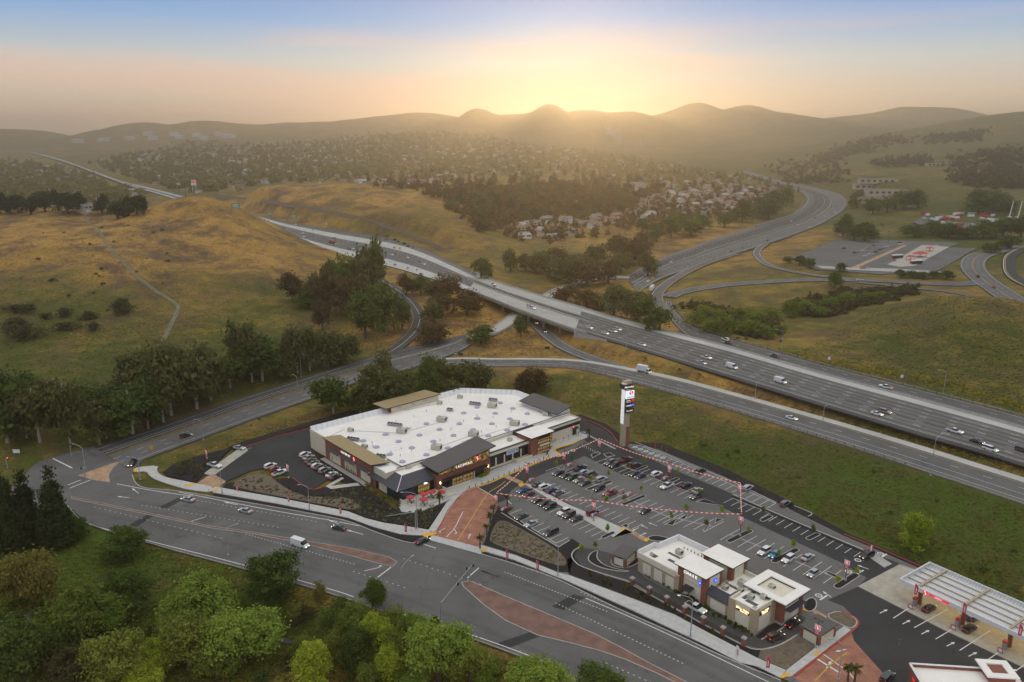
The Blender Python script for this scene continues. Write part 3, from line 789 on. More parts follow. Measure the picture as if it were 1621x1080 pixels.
lot = slab('parking_lot', [(683,850),(700,822),(723,788),(740,774),(790,757),(850,728),(905,705),(925,692),(905,668),(915,655),(960,676),(985,698),(1050,708),(1150,750),(1250,800),(1345,850),(1400,872),(1480,908),(1621,975),(1800,1060),(1800,1300),(1320,1120),(1250,1079),(1200,1057),(1117,1020),(1068,993),(979,950),(900,917),(817,888),(762,874)], 0.006, M_LOT, 'large asphalt parking lot in front of the supermarket')
slab('store_lane', [(738,777),(772,766),(850,735),(905,713),(925,700),(1000,745),(985,752),(925,722),(888,738),(830,764),(810,776),(800,792),(787,797),(781,785)], 0.012, M_NEW, 'fresh black asphalt lane along the store front')
slab('back_lane', [(905,669),(917,657),(960,680),(984,703),(1060,741),(1160,782),(1260,824),(1365,869),(1424,892),(1421,897),(1358,928),(1330,948),(1280,990),(1300,1015),(1320,1050),(1380,1090),(1700,1200),(1700,1085),(1621,1057),(1358,928),(1372,915),(1330,885),(1230,846),(1130,800),(1060,770),(1000,744),(950,718),(928,702)][:11]+[(1372,915),(1330,890),(1240,849),(1140,802),(1060,768),(1000,742),(950,716),(928,700)], 0.014, M_NEW, 'fresh black asphalt lane along the back of the parking lot')
slab('station_forecourt', [(1358,929),(1490,996),(1621,1058),(1760,1120),(1760,1300),(1450,1180),(1380,1098),(1340,1070),(1322,1040),(1350,1000),(1360,985),(1335,960),(1310,950)], 0.014, M_NEW, 'black asphalt apron between the coffee shop and the fuel station')
left_lot = slab('side_parking_lot', [(338,758),(375,722),(392,705),(440,690),(496,675),(560,655),(615,640),(616,648),(560,668),(497,690),(497,712),(523,757),(493,775),(459,754),(437,747),(425,740),(395,746),(352,765)], 0.010, M_NEW, 'small black asphalt lot beside the supermarket')
slab('parking_stalls', [(322,750),(338,753),(393,713),(384,706)], 0.016, M_PAD, 'pale concrete parking strip in the small side lot')
slab('brick_driveway', [(752,771),(738,776),(723,791),(710,807),(700,826),(692,839),(684,847),(760,867),(765,848),(773,826),(779,810),(787,797),(781,785)], 0.022, M_PAVER, 'sweeping brick-paved driveway into the parking lot')
slab('driveway_apron', [(683,847),(761,867),(763,878),(680,855)], .05, M_WALK, 'pale concrete apron at the brick driveway')
slab('side_driveway', [(327,755),(337,750),(358,762),(345,773),(312,765)], .02, M_PAVER_TAN, 'tan paved entrance of the small side lot')
slab('south_driveway', [(1300,1032),(1348,1000),(1352,1015),(1400,1068),(1390,1100),(1310,1100),(1255,1073)], .020, M_PAVER, 'brick-paved exit beside the coffee shop')
slab('concrete_pad', [(1358,928),(1424,893.5),(1480,912),(1621,983),(1800,1070),(1800,1140),(1621,1057),(1490,995)], .024, M_PAD, 'pale concrete fuelling pad under the canopy')
slab('vacuum_pad', [(1372,880),(1385,876),(1412,893),(1400,899)], .10, M_CONC, 'narrow concrete strip at the vacuum station')
# medians and patched trenches
med1 = island([(113,786.5),(233,811.5),(333,833),(400,842.5),(480,856),(560,869),(615,882),(629,890),(622,897.5),(600,893),(550,879),(480,861),(400,846),(333,836.5),(233,815),(113,790)], 'thin brick median in the arterial road', mulch=M_PAVER_RED, d=.2)
med2 = island([(730,922),(745,920),(800,944),(867,972),(940,1003),(985,1026),(1030,1051),(1095,1084),(1090,1092),(1040,1067),(990,1045),(950,1031),(900,1018),(850,1006),(800,983),(765,958),(733,929)], 'wide red brick median splitting the arterial road', mulch=M_PAVER_RED, d=.25)
island([(124,753),(193,729),(179,741),(172,752),(174,764),(147,760)], 'triangular paved island at the road junction', mulch=M_PAVER_TAN, d=.25)
for pl in ([(281,788),(290,791),(262,806),(252,803)], [(240,811),(249,813),(216,834),(205,831)], [(908,941),(927,946),(893,966),(873,960)], [(838,1001),(856,1007),(803,1027),(782,1020)]):
  slab('trench_patch', pl, .006, M_NEW, parent=arterial)
# sidewalks, planting beds
slab('sidewalk', [(211,744),(217,740),(251,737),(248,744),(252,751),(265,757),(293,762),(311,766),(339,771),(337,780),(300,776),(274,769),(247,760),(236,753),(232,746),(212,748)], .13, M_WALK, 'pale curving sidewalk at the road junction', smooth=1)
slab('sidewalk', [(339,771),(353,773),(433,787),(551,810),(579,821),(607,828),(679,839),(684,847),(670,848),(634,846),(593,835),(551,820),(440,798),(337,780)], .13, M_WALK, 'pale sidewalk below the supermarket')
slab('sidewalk', [(760,863),(817,880),(883,907),(900,911),(979,940),(1068,974),(1117,1000),(1200,1043),(1245,1062),(1236,1074),(1200,1056),(1172,1050),(1093,1010),(996,964),(900,921),(817,888),(761,871)], .13, M_WALK, 'long pale sidewalk below the bank and coffee shop')
slab('sidewalk', [(1244,1062),(1288,1028),(1336,992),(1347,998),(1300,1035),(1253,1071),(1236,1073)], .13, M_WALK, 'sidewalk beside the brick exit')
slab('store_sidewalk', [(629,797),(636,811),(661,812),(716,790),(707,796),(678,840),(690,844),(700,826),(712,806),(724,790),(738,778),(754,771),(790,757),(849,731),(872,724),(890,722),(876,713),(880,711),(905,702),(930,693),(926,684),(918,684),(879,699),(868,716),(840,722),(772,747),(694,778)], .14, M_WALK, 'broad concrete walk along the store front')
slab('kerb_planter', [(337,781),(440,799),(551,821),(593,836),(634,847),(668,850),(657,858),(634,854),(593,841),(540,822),(433,802),(340,786)], .12, M_MULCH, 'thin mulch strip between sidewalk and kerb')
slab('kerb_planter', [(762,873),(817,890),(900,923),(996,966),(1093,1012),(1200,1058),(1226,1070),(1221,1073),(1141,1037),(1068,1002),(972,959),(883,916),(817,893),(763,877)], .12, M_MULCH, 'thin mulch strip along the lower sidewalk')
slab('planting_bed', [(258,748),(275,735),(302,725),(369,708),(325,748),(310,764),(266,754)], .16, M_MULCH, 'black mulch bed with palms at the side lot corner')
slab('planting_bed', [(360,709),(392,697),(440,683),(495,667),(560,648),(615,634),(690,618),(690,622),(615,640),(560,653),(495,674),(440,690),(392,705),(370,712)], .16, M_MULCH, 'mulch strip behind the supermarket')
slab('planting_bed', [(459,757),(493,777),(523,771),(575,770),(632,811),(662,815),(706,796),(676,839),(640,832),(607,826),(579,820),(551,808),(500,799),(433,786),(380,776),(353,772),(359,765)], .15, M_MULCH, 'large black mulch bed below the cafe corner')
slab('gravel_bed', [(362,768),(400,750),(425,752),(445,769),(470,783),(500,788),(548,786),(575,805),(560,809),(500,797),(440,786),(390,776)], .19, M_DIRT, 'tan gravel bed in front of the side lot', smooth=1)
slab('planting_bed', [(771,850),(777,826),(789,803),(813,804),(802,812),(885,866),(905,853),(919,862),(909,880),(902,906),(882,905),(817,878),(765,862)], .15, M_MULCH, 'black mulch bed beside the brick driveway')
slab('gravel_bed', [(775,851),(785,828),(798,824),(830,841),(868,862),(895,882),(897,897),(880,896),(800,869),(776,859)], .20, M_DIRT, 'tan planted slope between driveway and parking stalls', smooth=1)
slab('planting_bed', [(898,886),(908,880),(922,899),(960,913),(1001,925),(1054,958),(1112,989),(1177,1024),(1204,1029),(1200,1042),(1117,999),(1068,972),(979,938),(900,909)], .15, M_MULCH, 'black mulch bed between the sidewalk and the brick pillar fence')
slab('gravel_bed', [(1207,1030),(1263,1010),(1287,1027),(1244,1061),(1204,1043)], .17, M_DIRT, 'brown gravel triangle beside the drive-through')
slab('planting_bed', [(497,714),(512,722),(566,757),(572,766),(556,768),(524,757)], .15, M_MULCH, 'mulch bed between parked cars and the brick wing')
slab('side_path', [(515,770),(541,756),(545,758),(523,770),(566,765),(570,769),(524,775)], .17, M_WALK, 'narrow concrete path to the side lot')
slab('planting_bed', [(905,662),(918,656),(960,672),(985,690),(998,700),(1048,702),(1150,743),(1250,794),(1345,846),(1440,886),(1520,922),(1640,975),(1640,984),(1500,919),(1420,884),(1336,848),(1250,806),(1150,756),(1044,712),(1005,703),(984,702),(955,679),(917,661)], .14, M_MULCH, 'long mulch strip behind the parking lot')
# dirt verge below the arterial
kerb_px([(106,800),(140,829),(250,864),(380,899),(520,939),(640,979),(740,1009),(860,1054),(915,1084)], M_CONC_D, 'grey kerb on the creek side of the arterial road')
kerb_px([(209,752),(216,766),(232,773),(275,777),(340,787),(433,803),(540,823),(593,842),(634,856),(657,860),(680,856)], M_CONC, 'pale kerb below the supermarket sidewalk')
kerb_px([(763,878),(817,894),(883,918),(972,961),(1068,1004),(1141,1038),(1236,1078)], M_CONC, 'pale kerb below the bank sidewalk')
kerb_px([(755,771),(738,777),(723,791),(710,807),(700,826),(692,839),(686,845)], M_REDCURB, 'red painted kerb curving beside the brick driveway', .28, .17, 'red_kerb')
kerb_px([(1336,846),(1400,872),(1480,907),(1560,943),(1640,982)], M_REDCURB, 'red painted kerb behind the fuel station', .35, .18, 'red_kerb')
kerb_px([(917,662),(945,672),(965,684),(978,700)], M_REDCURB, 'red painted kerb curving behind the store', .3, .18, 'red_kerb')
kerb_px([(1258,1071),(1300,1037),(1350,999),(1359,987),(1352,977),(1330,968)], M_REDCURB, 'red painted kerb beside the brick exit', .35, .18, 'red_kerb')
kerb_px([(374,711),(392,706),(440,691),(493,677)], M_REDCURB, 'red painted kerb behind the side lot', .3, .18, 'red_kerb')
kerb_px([(462,756),(493,775),(521,768)], M_REDCURB, 'pink kerb at the front edge of the side lot', .25, .18, 'red_kerb')
island([(1304,975),(1328,966),(1353,977),(1359,987),(1349,997),(1336,992)], 'rounded planted island at the brick exit', mulch=M_DIRT, smooth=1)
island([(1270,955),(1283,945),(1293,950),(1294,962),(1284,970),(1272,966)], 'rounded mulch island behind the coffee shop', smooth=1)
def tactile(px):
  slab('tactile_strip', px, .165, M_TACTILE, parent=lot, z0=.14)
for t_ in ([(667,846),(688,842),(692,846),(672,851)], [(765,869),(771,868),(769,874),(763,875)], [(211,747),(212,742),(218,743),(217,748)], [(292,768),(308,765),(309,768),(294,771)], [(338,779),(344,772),(346,775),(340,781)], [(820,768),(831,764),(834,767),(824,772)], [(982,838),(987,834),(991,837),(986,841)], [(1018,856),(1023,852),(1028,855),(1023,859)], [(1287,1035),(1294,1030),(1298,1034),(1292,1039)], [(1233,1072),(1246,1065),(1252,1069),(1238,1075)], [(1270,966),(1275,961),(1283,965),(1277,969)], [(1302,979),(1306,976),(1309,980),(1305,983)]):
  tactile(t_)
kerb_px([(741,775),(772,766),(800,754),(849,733),(870,724),(889,722),(878,712),(905,703),(917,697)], M_TACTILE, 'bright yellow tactile edge along the store walk', .7, .15, 'yellow_kerb')
# walkway through the lot
walkway = slab('walkway', [(832,768),(836,766),(900,799),(1001,843),(1010,838),(983,833),(989,830),(992,834),(975,850),(968,846),(895,808)][:4]+[(984,833),(991,837),(971,851),(962,845),(890,803)], .13, M_WALK, 'concrete walkway crossing the parking lot')
slab('walkway_crossing', [(795,755),(803,752),(836,766),(830,770)], .026, M_PAVER_TAN, 'tan paved crossing from the walkway to the store')
slab('walkway_crossing', [(987,837),(991,834),(1026,853),(1019,857)], .026, M_PAVER_TAN, 'tan paved crossing near the bank')
slab('walkway_crossing', [(1283,967),(1287,963),(1310,976),(1304,981)], .026, M_PAVER_TAN, 'tan paved crossing behind the coffee shop')
for px in ([(854,775),(857,773),(876,782),(873,784)], [(878,789),(881,787),(916,806),(913,808)], [(868,793),(871,791),(898,804),(895,806)]):
  slab('mulch_strip', px, .12, M_MULCH, 'thin mulch strip beside the walkway')
# parking rows
SD = (P(1033,791.7)-P(997.8,807.8)).normalized()          # along a stall line
RD = (P(1066.7,821.7)-P(1006.7,795.6)).normalized()       # along a row
stall_marks = MB()
def mark_line(a, b, w=.16, z=.03, m=None):
  a, b = Vector((a[0], a[1])), Vector((b[0], b[1])); d = (b-a).normalized(); n = Vector((-d.y, d.x))*w/2
  stall_marks.add([(*(a+n), z), (*(a-n), z), (*(b-n), z), (*(b+n), z)], [(0, 1, 2, 3)], M_WHITE)
def row(p0, p1, up=True, down=True, centre=True, pitch=2.85, depth=5.2):
  a, b = P(*p0), P(*p1); L = (b-a).length; d = (b-a).normalized()
  n = int(round(L/pitch))
  for k in range(n+1):
    c = a + d*(L*k/n)
    lo = c - SD*depth if down else c
    hi = c + SD*depth if up else c
    mark_line(lo, hi)
  if centre: mark_line(a, b)
row((880,740),(1068,823)); row((957,727),(1098,782))
row((1156,846),(1318,913)); row((1160,789),(1380,878), up=False)
row((1004,701),(1228,797), up=False); row((861,772),(1000,838), down=False, centre=False); row((836,776),(965,846), up=False, centre=False)
row((806,814),(880,860), down=False); row((1066,820),(1130,834), centre=True)
for k in range(5):                                   # little side lot
  a = P(324+15*k, 749-9.5*k); mark_line(a, a+Vector((3.2, .9, 0)))
stall_marks.build('stall_lines', M_WHITE, lot)
# painted arrows, words and wheelchair boxes
def arrow(px, py, tx, ty, L=3.2, bent=0, parent=None, z=.034):
  o = P(px, py); d = (P(tx, ty)-o); d.z = 0; d.normalize(); n = Vector((-d.y, d.x, 0)); mb = MB()
  s = L/2
  def q(u, v): p = o+d*u+n*v; return (p.x, p.y, z)
  mb.add([q(-s, .12), q(-s, -.12), q(s*.3, -.12), q(s*.3, .12)], [(0, 1, 2, 3)])
  if bent: mb.add([q(s*.3, .12), q(s*.3, -.12), q(s*.55, bent*.5-.12), q(s*.55, bent*.5+.3)], [(0, 1, 2, 3)]); mb.add([q(s*.35, bent*.4), q(s*.75, bent*.4), q(s*.55, bent*1.3)], [(0, 1, 2)])
  else: mb.add([q(s*.3, .42), q(s*.3, -.42), q(s, 0)], [(0, 1, 2)])
  mb.v = mb.v
  ob = mb.build('painted_arrow', M_WHITE, parent or lot)
  return ob
for a in [(698,840,688,846,3.6,.8),(722,842,728,850,3.6,-.8),(743,849,747,840,3.2,0)]: arrow(*a, parent=lot)
for a in [(214,777,205,770,6,0),(365,797,352,794,6,0),(530,827,518,822,7,0),(310,823,300,826,6,.9),(594,900,603,898,6,.9),(560,842,545,838,7,0),(195,787,180,785,5,0)]: arrow(*a, parent=arterial, z=.012)
for a in [(1006,838,998,842),(1018,846,1026,842),(1020,834,1012,830),(1033,830,1025,827),(1399,968,1405,965),(1435,985,1441,982),(1465,1001,1471,998),(1505,1020,1511,1017),(1540,1036,1546,1033),(1366,898,1358,895),(1404,872,1396,868),(1312,1052,1318,1044),(1331,1030,1322,1032),(1309,941,1302,936),(838,775,845,779),(806,795,800,790)]: arrow(*a)
for p in ([(185,766),(232,775),(285,783),(305,785)], [(283,779),(420,806),(540,827),(620,845),(690,868)], [(720,855),(760,866)]):
  line_px(p, .28, M_WHITE, .010, arterial, 'edge_line')
line_px([(139,830),(250,860),(380,893),(520,932),(560,945)], .25, M_WHITE, .010, arterial, 'edge_line')
line_px([(640,973),(740,1003),(860,1047),(910,1076)], .25, M_WHITE, .010, arterial, 'edge_line')
line_px([(927,947),(1000,978),(1100,1024),(1200,1072),(1260,1100)], .25, M_WHITE, .010, arterial, 'edge_line')
line_px([(598,914),(619,898)], .35, M_WHITE, .010, arterial, 'stop_line')
line_px([(740,915),(758,899)], .3, M_WHITE, .010, arterial, 'stop_line')
line_px([(107,768),(128,760)], .4, M_WHITE, .010, arterial, 'crosswalk_line'); line_px([(110,773),(143,760)], .4, M_WHITE, .010, arterial, 'crosswalk_line')
line_px([(84,726),(114,741)], .5, M_WHITE, .02, arterial, 'stop_line')
M_WEAR = asphalt('asphalt_worn', .115, .2, .08)
for p, w in (([(200,790),(380,826),(560,862),(700,900)], 1.9), ([(150,812),(330,852),(520,908),(680,962),(900,1052)], 1.7), ([(700,880),(860,935),(1000,990),(1200,1086)], 1.9), ([(760,905),(900,962),(1050,1030),(1180,1098)], 1.7), ([(290,800),(460,832),(600,866)], 1.6)):
  line_px(p, w, M_WEAR, .003, arterial, 'worn_lane')
dots = MB()
def botts(p0, p1, n):
  a, b = P(*p0), P(*p1)
  for k in range(n):
    c = a.lerp(b, k/(n-1)); dots.box((c.x, c.y, .02), (.45, .16, .04), M_WHITE, rz=math.atan2(b.y-a.y, b.x-a.x))
for a in [((390,846),(560,893),34),((225,800),(440,835),30),((150,803),(350,852),24),((800,906),(960,968),34),((880,955),(1080,1050),34),((960,1050),(1040,1085),10),((920,938),(1130,1030),36),((640,885),(760,925),14),((300,790),(500,826),30),((790,885),(905,925),16),((560,905),(640,930),10)]: botts(*a)
dots.build('lane_dots', M_WHITE, arterial)
line_px([(733,810),(727,822),(719,837),(707,850)], .22, M_WHITE, .034, lot, 'lane_line')
line_px([(800,762),(790,770),(773,781),(757,804),(745,823),(725,855)], .26, M_YELLOW, .034, lot, 'yellow_line')
line_px([(1341,1033),(1316,1052),(1290,1078)], .26, M_YELLOW, .034, lot, 'yellow_line')
line_px([(1302,1035),(1340,1062),(1352,1075)], .3, M_WHITE, .034, lot, 'lane_line')
line_px([(1293,1043),(1330,1066)], .45, M_WHITE, .034, lot, 'stop_line')
line_px([(755,771),(783,787)], .25, M_WHITE, .034, lot, 'lane_line')
for a in [(1414,979,1440,962),(1447,994,1500,965),(1481,1012,1508,996),(1519,1030,1568,998),(1560,1047,1584,1031),(1604,1065,1640,1040)]: line_px([a[:2], a[2:]], .22, M_WHITE, .034, lot, 'lane_line')
for a in [(1364,905,1358,901),(1298,950,1309,943),(1348,913,1367,903),(1396,882,1404,877)]: line_px([a[:2], a[2:]], .5, M_WHITE, .034, lot, 'stop_line')
ring = MB()
for (x, y) in [(1005.5,708),(1014,711.5),(1022.5,714.7),(1031,718),(1040,721.5),(1049,724.5),(907,713.5),(897,717.5),(888,721),(1358,887),(1394,877),(1343,905),(1296,943)]:
  c = P(x, y)
  for k in range(14):
    a0, a1 = 2*math.pi*k/14, 2*math.pi*(k+1)/14
    ring.add([(c.x+.95*math.cos(a0), c.y+.95*math.sin(a0), .04), (c.x+.95*math.cos(a1), c.y+.95*math.sin(a1), .04), (c.x+.62*math.cos(a1), c.y+.62*math.sin(a1), .04), (c.x+.62*math.cos(a0), c.y+.62*math.sin(a0), .04)], [(0, 1, 2, 3)])
  ring.box((c.x, c.y, .038), (.5, .25, .004))
ring.build('painted_symbol', M_WHITE, lot)
# kerbed islands among the stalls (px of the two ends)
def bar_island(p0, p1, w, label):
  a, b = P(*p0), P(*p1); d = (b-a).normalized(); n = Vector((-d.y, d.x, 0))*w/2
  pts = []
  for c, s in ((a, -1), (b, 1)):
    base = math.atan2(d.y, d.x)+(math.pi if s < 0 else 0)
    for k in range(-4, 5):
      t = base+k*math.pi/8*(1)
      pts.append((c.x+math.cos(t)*w/2, c.y+math.sin(t)*w/2))
  island(None, label, world=pts, d=.25)
for a in [((990,752),(1022,739),1.7,'long narrow island in the second parking row'),((932,775),(966,763),1.8,'long narrow island in the first parking row'),((985,800),(1019,786),1.8,'long narrow island beside the cart corral'),
      ((1044,771),(1072,758),1.8,'narrow island under the white pickup truck'),((955,851),(970,844),1.6,'short island at the end of the walkway'),((1155,857),(1187,841),2.0,'long narrow island with a banner pole'),
      ((1226,889),(1260,871),2.0,'long narrow island between the blue and white cars'),((1207,824),(1219,818),1.8,'short island along the divider'),((1280,853),(1294,846),1.8,'short island further along the divider'),((1326,929),(1354,911),2.2,'thick island near the fuel station'),((1247,804),(1256,799),1.4,'small island at the back row'),
      ((831,781),(842,775),1.6,'short island at the head of the walkway'),((897,748),(911,742),1.5,'island among the cars nearest the store')]:
  bar_island(*a)
for px, lb in (([(1053,830),(1072,821),(1066,833)], 'small triangular island'), ([(1073,822),(1089,814),(1085,823)], 'small triangular island pointing to the lot centre'), ([(1111,841),(1123,829),(1125,832),(1117,841)], 'triangular island beside the bank'), ([(1131,829),(1133,820),(1146,823)], 'triangular island beside the middle stalls'),
        ([(1101,795),(1115,790),(1144,801)], 'long triangular island at the row end'), ([(983,833),(990,829),(996,832),(993,837)], 'rounded island at the walkway end'), ([(1305,907),(1311,905),(1336,916),(1331,920)], 'corner island beside the last row'), ([(935,720),(947,715),(951,718),(938,726)], 'small island by the store end'), ([(955,719),(966,717),(974,722),(960,724)], 'small island beside the accessible stalls')):
  island(px, lb, d=.3)
kerb_px([(1160,783),(1250,822),(1367,871)], M_CONC, 'low kerb dividing the lot from the back lane', .5, .16)
kerb_px([(1160,786),(1250,825),(1366,874)], M_MULCH, 'thin mulch strip along the dividing kerb', .9, .12, 'mulch_strip')
kerb_px([(793,812),(884,867)], M_CONC, 'kerb at the foot of the lower parking stalls', .3, .2)
kerb_px([(884,867),(902,856)], M_CONC, 'kerb at the end of the lower parking stalls', .3, .2)
kerb_px([(918,684),(932,690),(974,711)], M_CONC, 'pale kerb separating the back lane from the lot', .8, .14)
kerb_px([(1005,700),(1060,722),(1077,730),(1150,759),(1229,796)], M_CONC, 'pale kerb at the back row of stalls', .35, .15)
kerb_px([(1257,801),(1285,813),(1279,818)], M_CONC, 'pale kerb at the end of the back row', .35, .15)
# drive-through lanes round the bank
slab('drive_through_lane', [(904,881),(908,872),(918,866),(960,874),(1012,893),(1012,905),(1020,914),(1076,945),(1116,967),(1165,995),(1200,1010),(1225,1000),(1262,972),(1275,978),(1266,1000),(1235,1020),(1205,1027),(1177,1021),(1112,986),(1054,955),(1001,922),(960,910),(924,897)], .016, M_ROAD_DARK, 'dark drive-through lane wrapping round the bank')
kerb_px([(919,866),(908,873),(905,882),(912,892),(924,899),(960,911),(1001,924),(1054,957),(1112,988),(1177,1023),(1206,1029),(1236,1021),(1262,1006)], M_CONC, 'curved pale kerb of the drive-through lane', .35, .22)
island([(929,886),(934,876),(945,871),(947,874),(945,884),(955,894),(975,901),(1000,905),(985,906),(955,901),(938,894)], 'crescent mulch island in the drive-through', smooth=1)
kerb_px([(1205,1013),(1228,1002),(1247,988),(1262,975)], M_CONC, 'inner kerb of the drive-through bend', .3, .2)
slab('planting_bed', [(1197,1008),(1217,991),(1231,986),(1240,991),(1224,1003),(1205,1012)], .17, M_MULCH, 'mulch bed at the foot of the coffee shop')
island([(965,889),(975,880),(1010,882),(1014,890),(1000,898),(985,900),(970,896)], 'kerbed bed round the small enclosure', smooth=1)
island([(1022,852),(1036,847),(1060,852),(1056,857),(1035,858)], 'small mulch bed behind the bank', smooth=1)
# ---------------------------------------------------------------- buildings
M_BRICK = paver_mat('red_brick', (.27, .095, .06), (.33, .125, .08), (.24, .17, .13), 3.2, 0)
M_BRICK2 = mat('brick_veneer', (.26, .095, .062), .85, .22, 2.5, bump=.25, bscale=9)
M_CREAM = mat('cream_stucco', (.70, .61, .45), .9, .06, .8)
M_TAN = mat('tan_stucco', (.45, .36, .245), .9, .07, .8)
M_WHITEWALL = mat('pale_stucco', (.74, .67, .53), .9, .06, .8)
M_ROOF_W = mat('white_membrane', (.90, .85, .78), .8, .06, .18, detail=7)
M_PARAPET = mat('white_parapet', (.78, .77, .76), .8, .05, .5)
M_SHINGLE = mat('grey_shingle', (.115, .105, .098), .92, .22, 3.0, bump=.3, bscale=8)
M_SLATE = mat('slate_roof', (.065, .065, .08), .75, .25, 2.0, bump=.25, bscale=7)
M_TANROOF = mat('tan_roofing', (.36, .27, .135), .92, .18, 1.2, streak=(1, 6, 1))
M_DARK = mat('dark_bronze', (.022, .020, .019), .55, .2, 2)
M_BLACKMETAL = mat('black_metal', (.02, .02, .022), .5)
M_GLASS = mat('dark_glass', (.018, .022, .03), .12, spec=.6)
M_BEIGEUNIT = mat('rooftop_unit_paint', (.52, .49, .40), .7, .08, 3)
M_GREYMETAL = mat('grey_metal', (.34, .34, .34), .55, .1, 3, metal=.3)
M_SKYLIGHT = mat('skylight_dome', (.42, .40, .50), .35, .12, 2)
M_SIGNWHITE = mat('lit_white_letters', (.9, .9, .9), .5, emit=(1, .97, .92), estr=.12)
M_SIGNRED = mat('sign_red', (.55, .02, .03), .5, emit=(.8, .02, .03), estr=.12)
M_SIGNBLUE = mat('sign_blue', (.02, .06, .55), .5, emit=(.02, .10, .9), estr=.18)
M_RED = mat('red_paint', (.50, .025, .03), .5, .08, 4)
M_WHITEP = mat('white_paint', (.80, .79, .77), .6, .05, 3)
def lit_glass(name, base, hot, s):
  m, t, b = _mat(name); L = t.links.new
  tc = t.nodes.new('ShaderNodeTexCoord')
  nz = t.nodes.new('ShaderNodeTexNoise'); nz.inputs['Scale'].default_value = .9; nz.inputs['Detail'].default_value = 3; L(tc.outputs['Object'], nz.inputs['Vector'])
  cr = t.nodes.new('ShaderNodeValToRGB'); L(nz.outputs['Fac'], cr.inputs[0])
  e = cr.color_ramp.elements; e[0].position = .40; e[0].color = (*base, 1); e[1].position = .68; e[1].color = (*hot, 1)
  L(cr.outputs[0], b.inputs['Emission Color']); b.inputs['Emission Strength'].default_value = s
  b.inputs['Base Color'].default_value = (.03, .025, .02, 1); b.inputs['Roughness'].default_value = .15
  MATS[name] = m; return m
M_LITGLASS = lit_glass('lit_interior_glass', (.075, .042, .012), (.62, .40, .12), .10)
M_LITDIM = lit_glass('dim_interior_glass', (.012, .010, .008), (.30, .17, .05), .2)
M_LAMP = mat('lamp_lens', (.9, .85, .7), .4, emit=(1, .8, .45), estr=1.2)
def text(name, s, size, m, parent, loc, rot, ext=.04, align='CENTER', font_scale=(1, 1)):
  c = bpy.data.curves.new(name, 'FONT'); c.body = s; c.size = size; c.extrude = ext; c.align_x = align; c.align_y = 'CENTER'
  c.materials.append(m); c.resolution_u = 2
  tmp = bpy.data.objects.new(name, c)
  me = bpy.data.meshes.new_from_object(tmp); bpy.data.objects.remove(tmp); bpy.data.curves.remove(c)
  o = link(name, me, parent, loc); o.rotation_euler = rot; o.scale = (font_scale[0], font_scale[1], 1)
  return o
def letters(s, size, m, parent, loc, rot, name='sign_letter', gap=.12, ext=.05):
  """one raised letter after another along the wall"""
  q = Matrix.Rotation(rot[2], 3, 'Z')
  adv = {'W': .95, 'I': .3, 'M': .9, ' ': .4}
  xs = []; x = 0
  for ch in s: xs.append(x); x += size*(adv.get(ch, .68)+gap)
  w = x
  for ch, xx in zip(s, xs):
    if ch == ' ': continue
    p = Vector(loc)+q @ Vector((xx-w/2+size*.3, 0, 0))
    text(name, ch, size, m, parent, p, rot, ext)
def box_part(name, parent, x0, x1, y0, y1, z0, z1, m):
  cx, cy, cz = (x0+x1)/2, (y0+y1)/2, z0
  mb = MB(); mb.b2(x0-cx, x1-cx, y0-cy, y1-cy, 0, z1-z0, m)
  return mb.build(name, None, parent, (cx, cy, cz))
def slope_roof(name, parent, corners, th, m, mside=None):
  """a thin slab through four corner points"""
  c = sum((Vector(p) for p in corners), Vector())/4
  v = [Vector(p)-c for p in corners]; lo = [p-Vector((0, 0, th)) for p in v]
  mb = MB(); mb.add(v+lo, [(0, 1, 2, 3)], m); mb.add(v+lo, [(7, 6, 5, 4)]+[(i, i+4, (i+1) % 4+4, (i+1) % 4) for i in range(4)], mside or M_DARK)
  n = (v[1]-v[0]).cross(v[2]-v[0])
  if n.z < 0: mb.f = [f[::-1] for f in mb.f]
  return mb.build(name, None, parent, tuple(c))
def window(parent, x0, x1, y, z0, z1, cols, rows, glass, frame=None, axis='u', out=-1, name='window', depth=.12):
  """a glazed opening on a wall at constant v (axis u) or constant u (axis v): frame, mullions and single panes"""
  frame = frame or M_DARK
  fm = MB(); w = x1-x0; h = z1-z0
  def bx(a0, a1, b0, b1, d0, d1, mb):
    if axis == 'u': mb.b2(a0, a1, d0*-out, d1*-out, b0, b1, frame)
    else: mb.b2(d0*-out, d1*-out, a0, a1, b0, b1, frame)
  t = .09
  for k in range(cols+1): bx(w*k/cols-t/2, w*k/cols+t/2, 0, h, -depth, .02, fm)
  for k in range(rows+1): bx(-t/2, w+t/2, h*k/rows-t/2, h*k/rows+t/2, -depth+.01, .025, fm)
  loc = (x0, y, z0) if axis == 'u' else (y, x0, z0)
  o = fm.build(name, frame, parent, loc)
  pw, ph = w/cols-.06, h/rows-.06
  pm = MB()
  if axis == 'u': pm.b2(-pw/2, pw/2, -.01, .01, -ph/2, ph/2, glass)
  else: pm.b2(-.01, .01, -pw/2, pw/2, -ph/2, ph/2, glass)
  me = pm.mesh('pane')
  for i in range(cols):
    for j in range(rows):
      a = w*(i+.5)/cols; b = h*(j+.5)/rows
      link('pane', me, o, (a, 0, b) if axis == 'u' else (0, a, b))
  return o
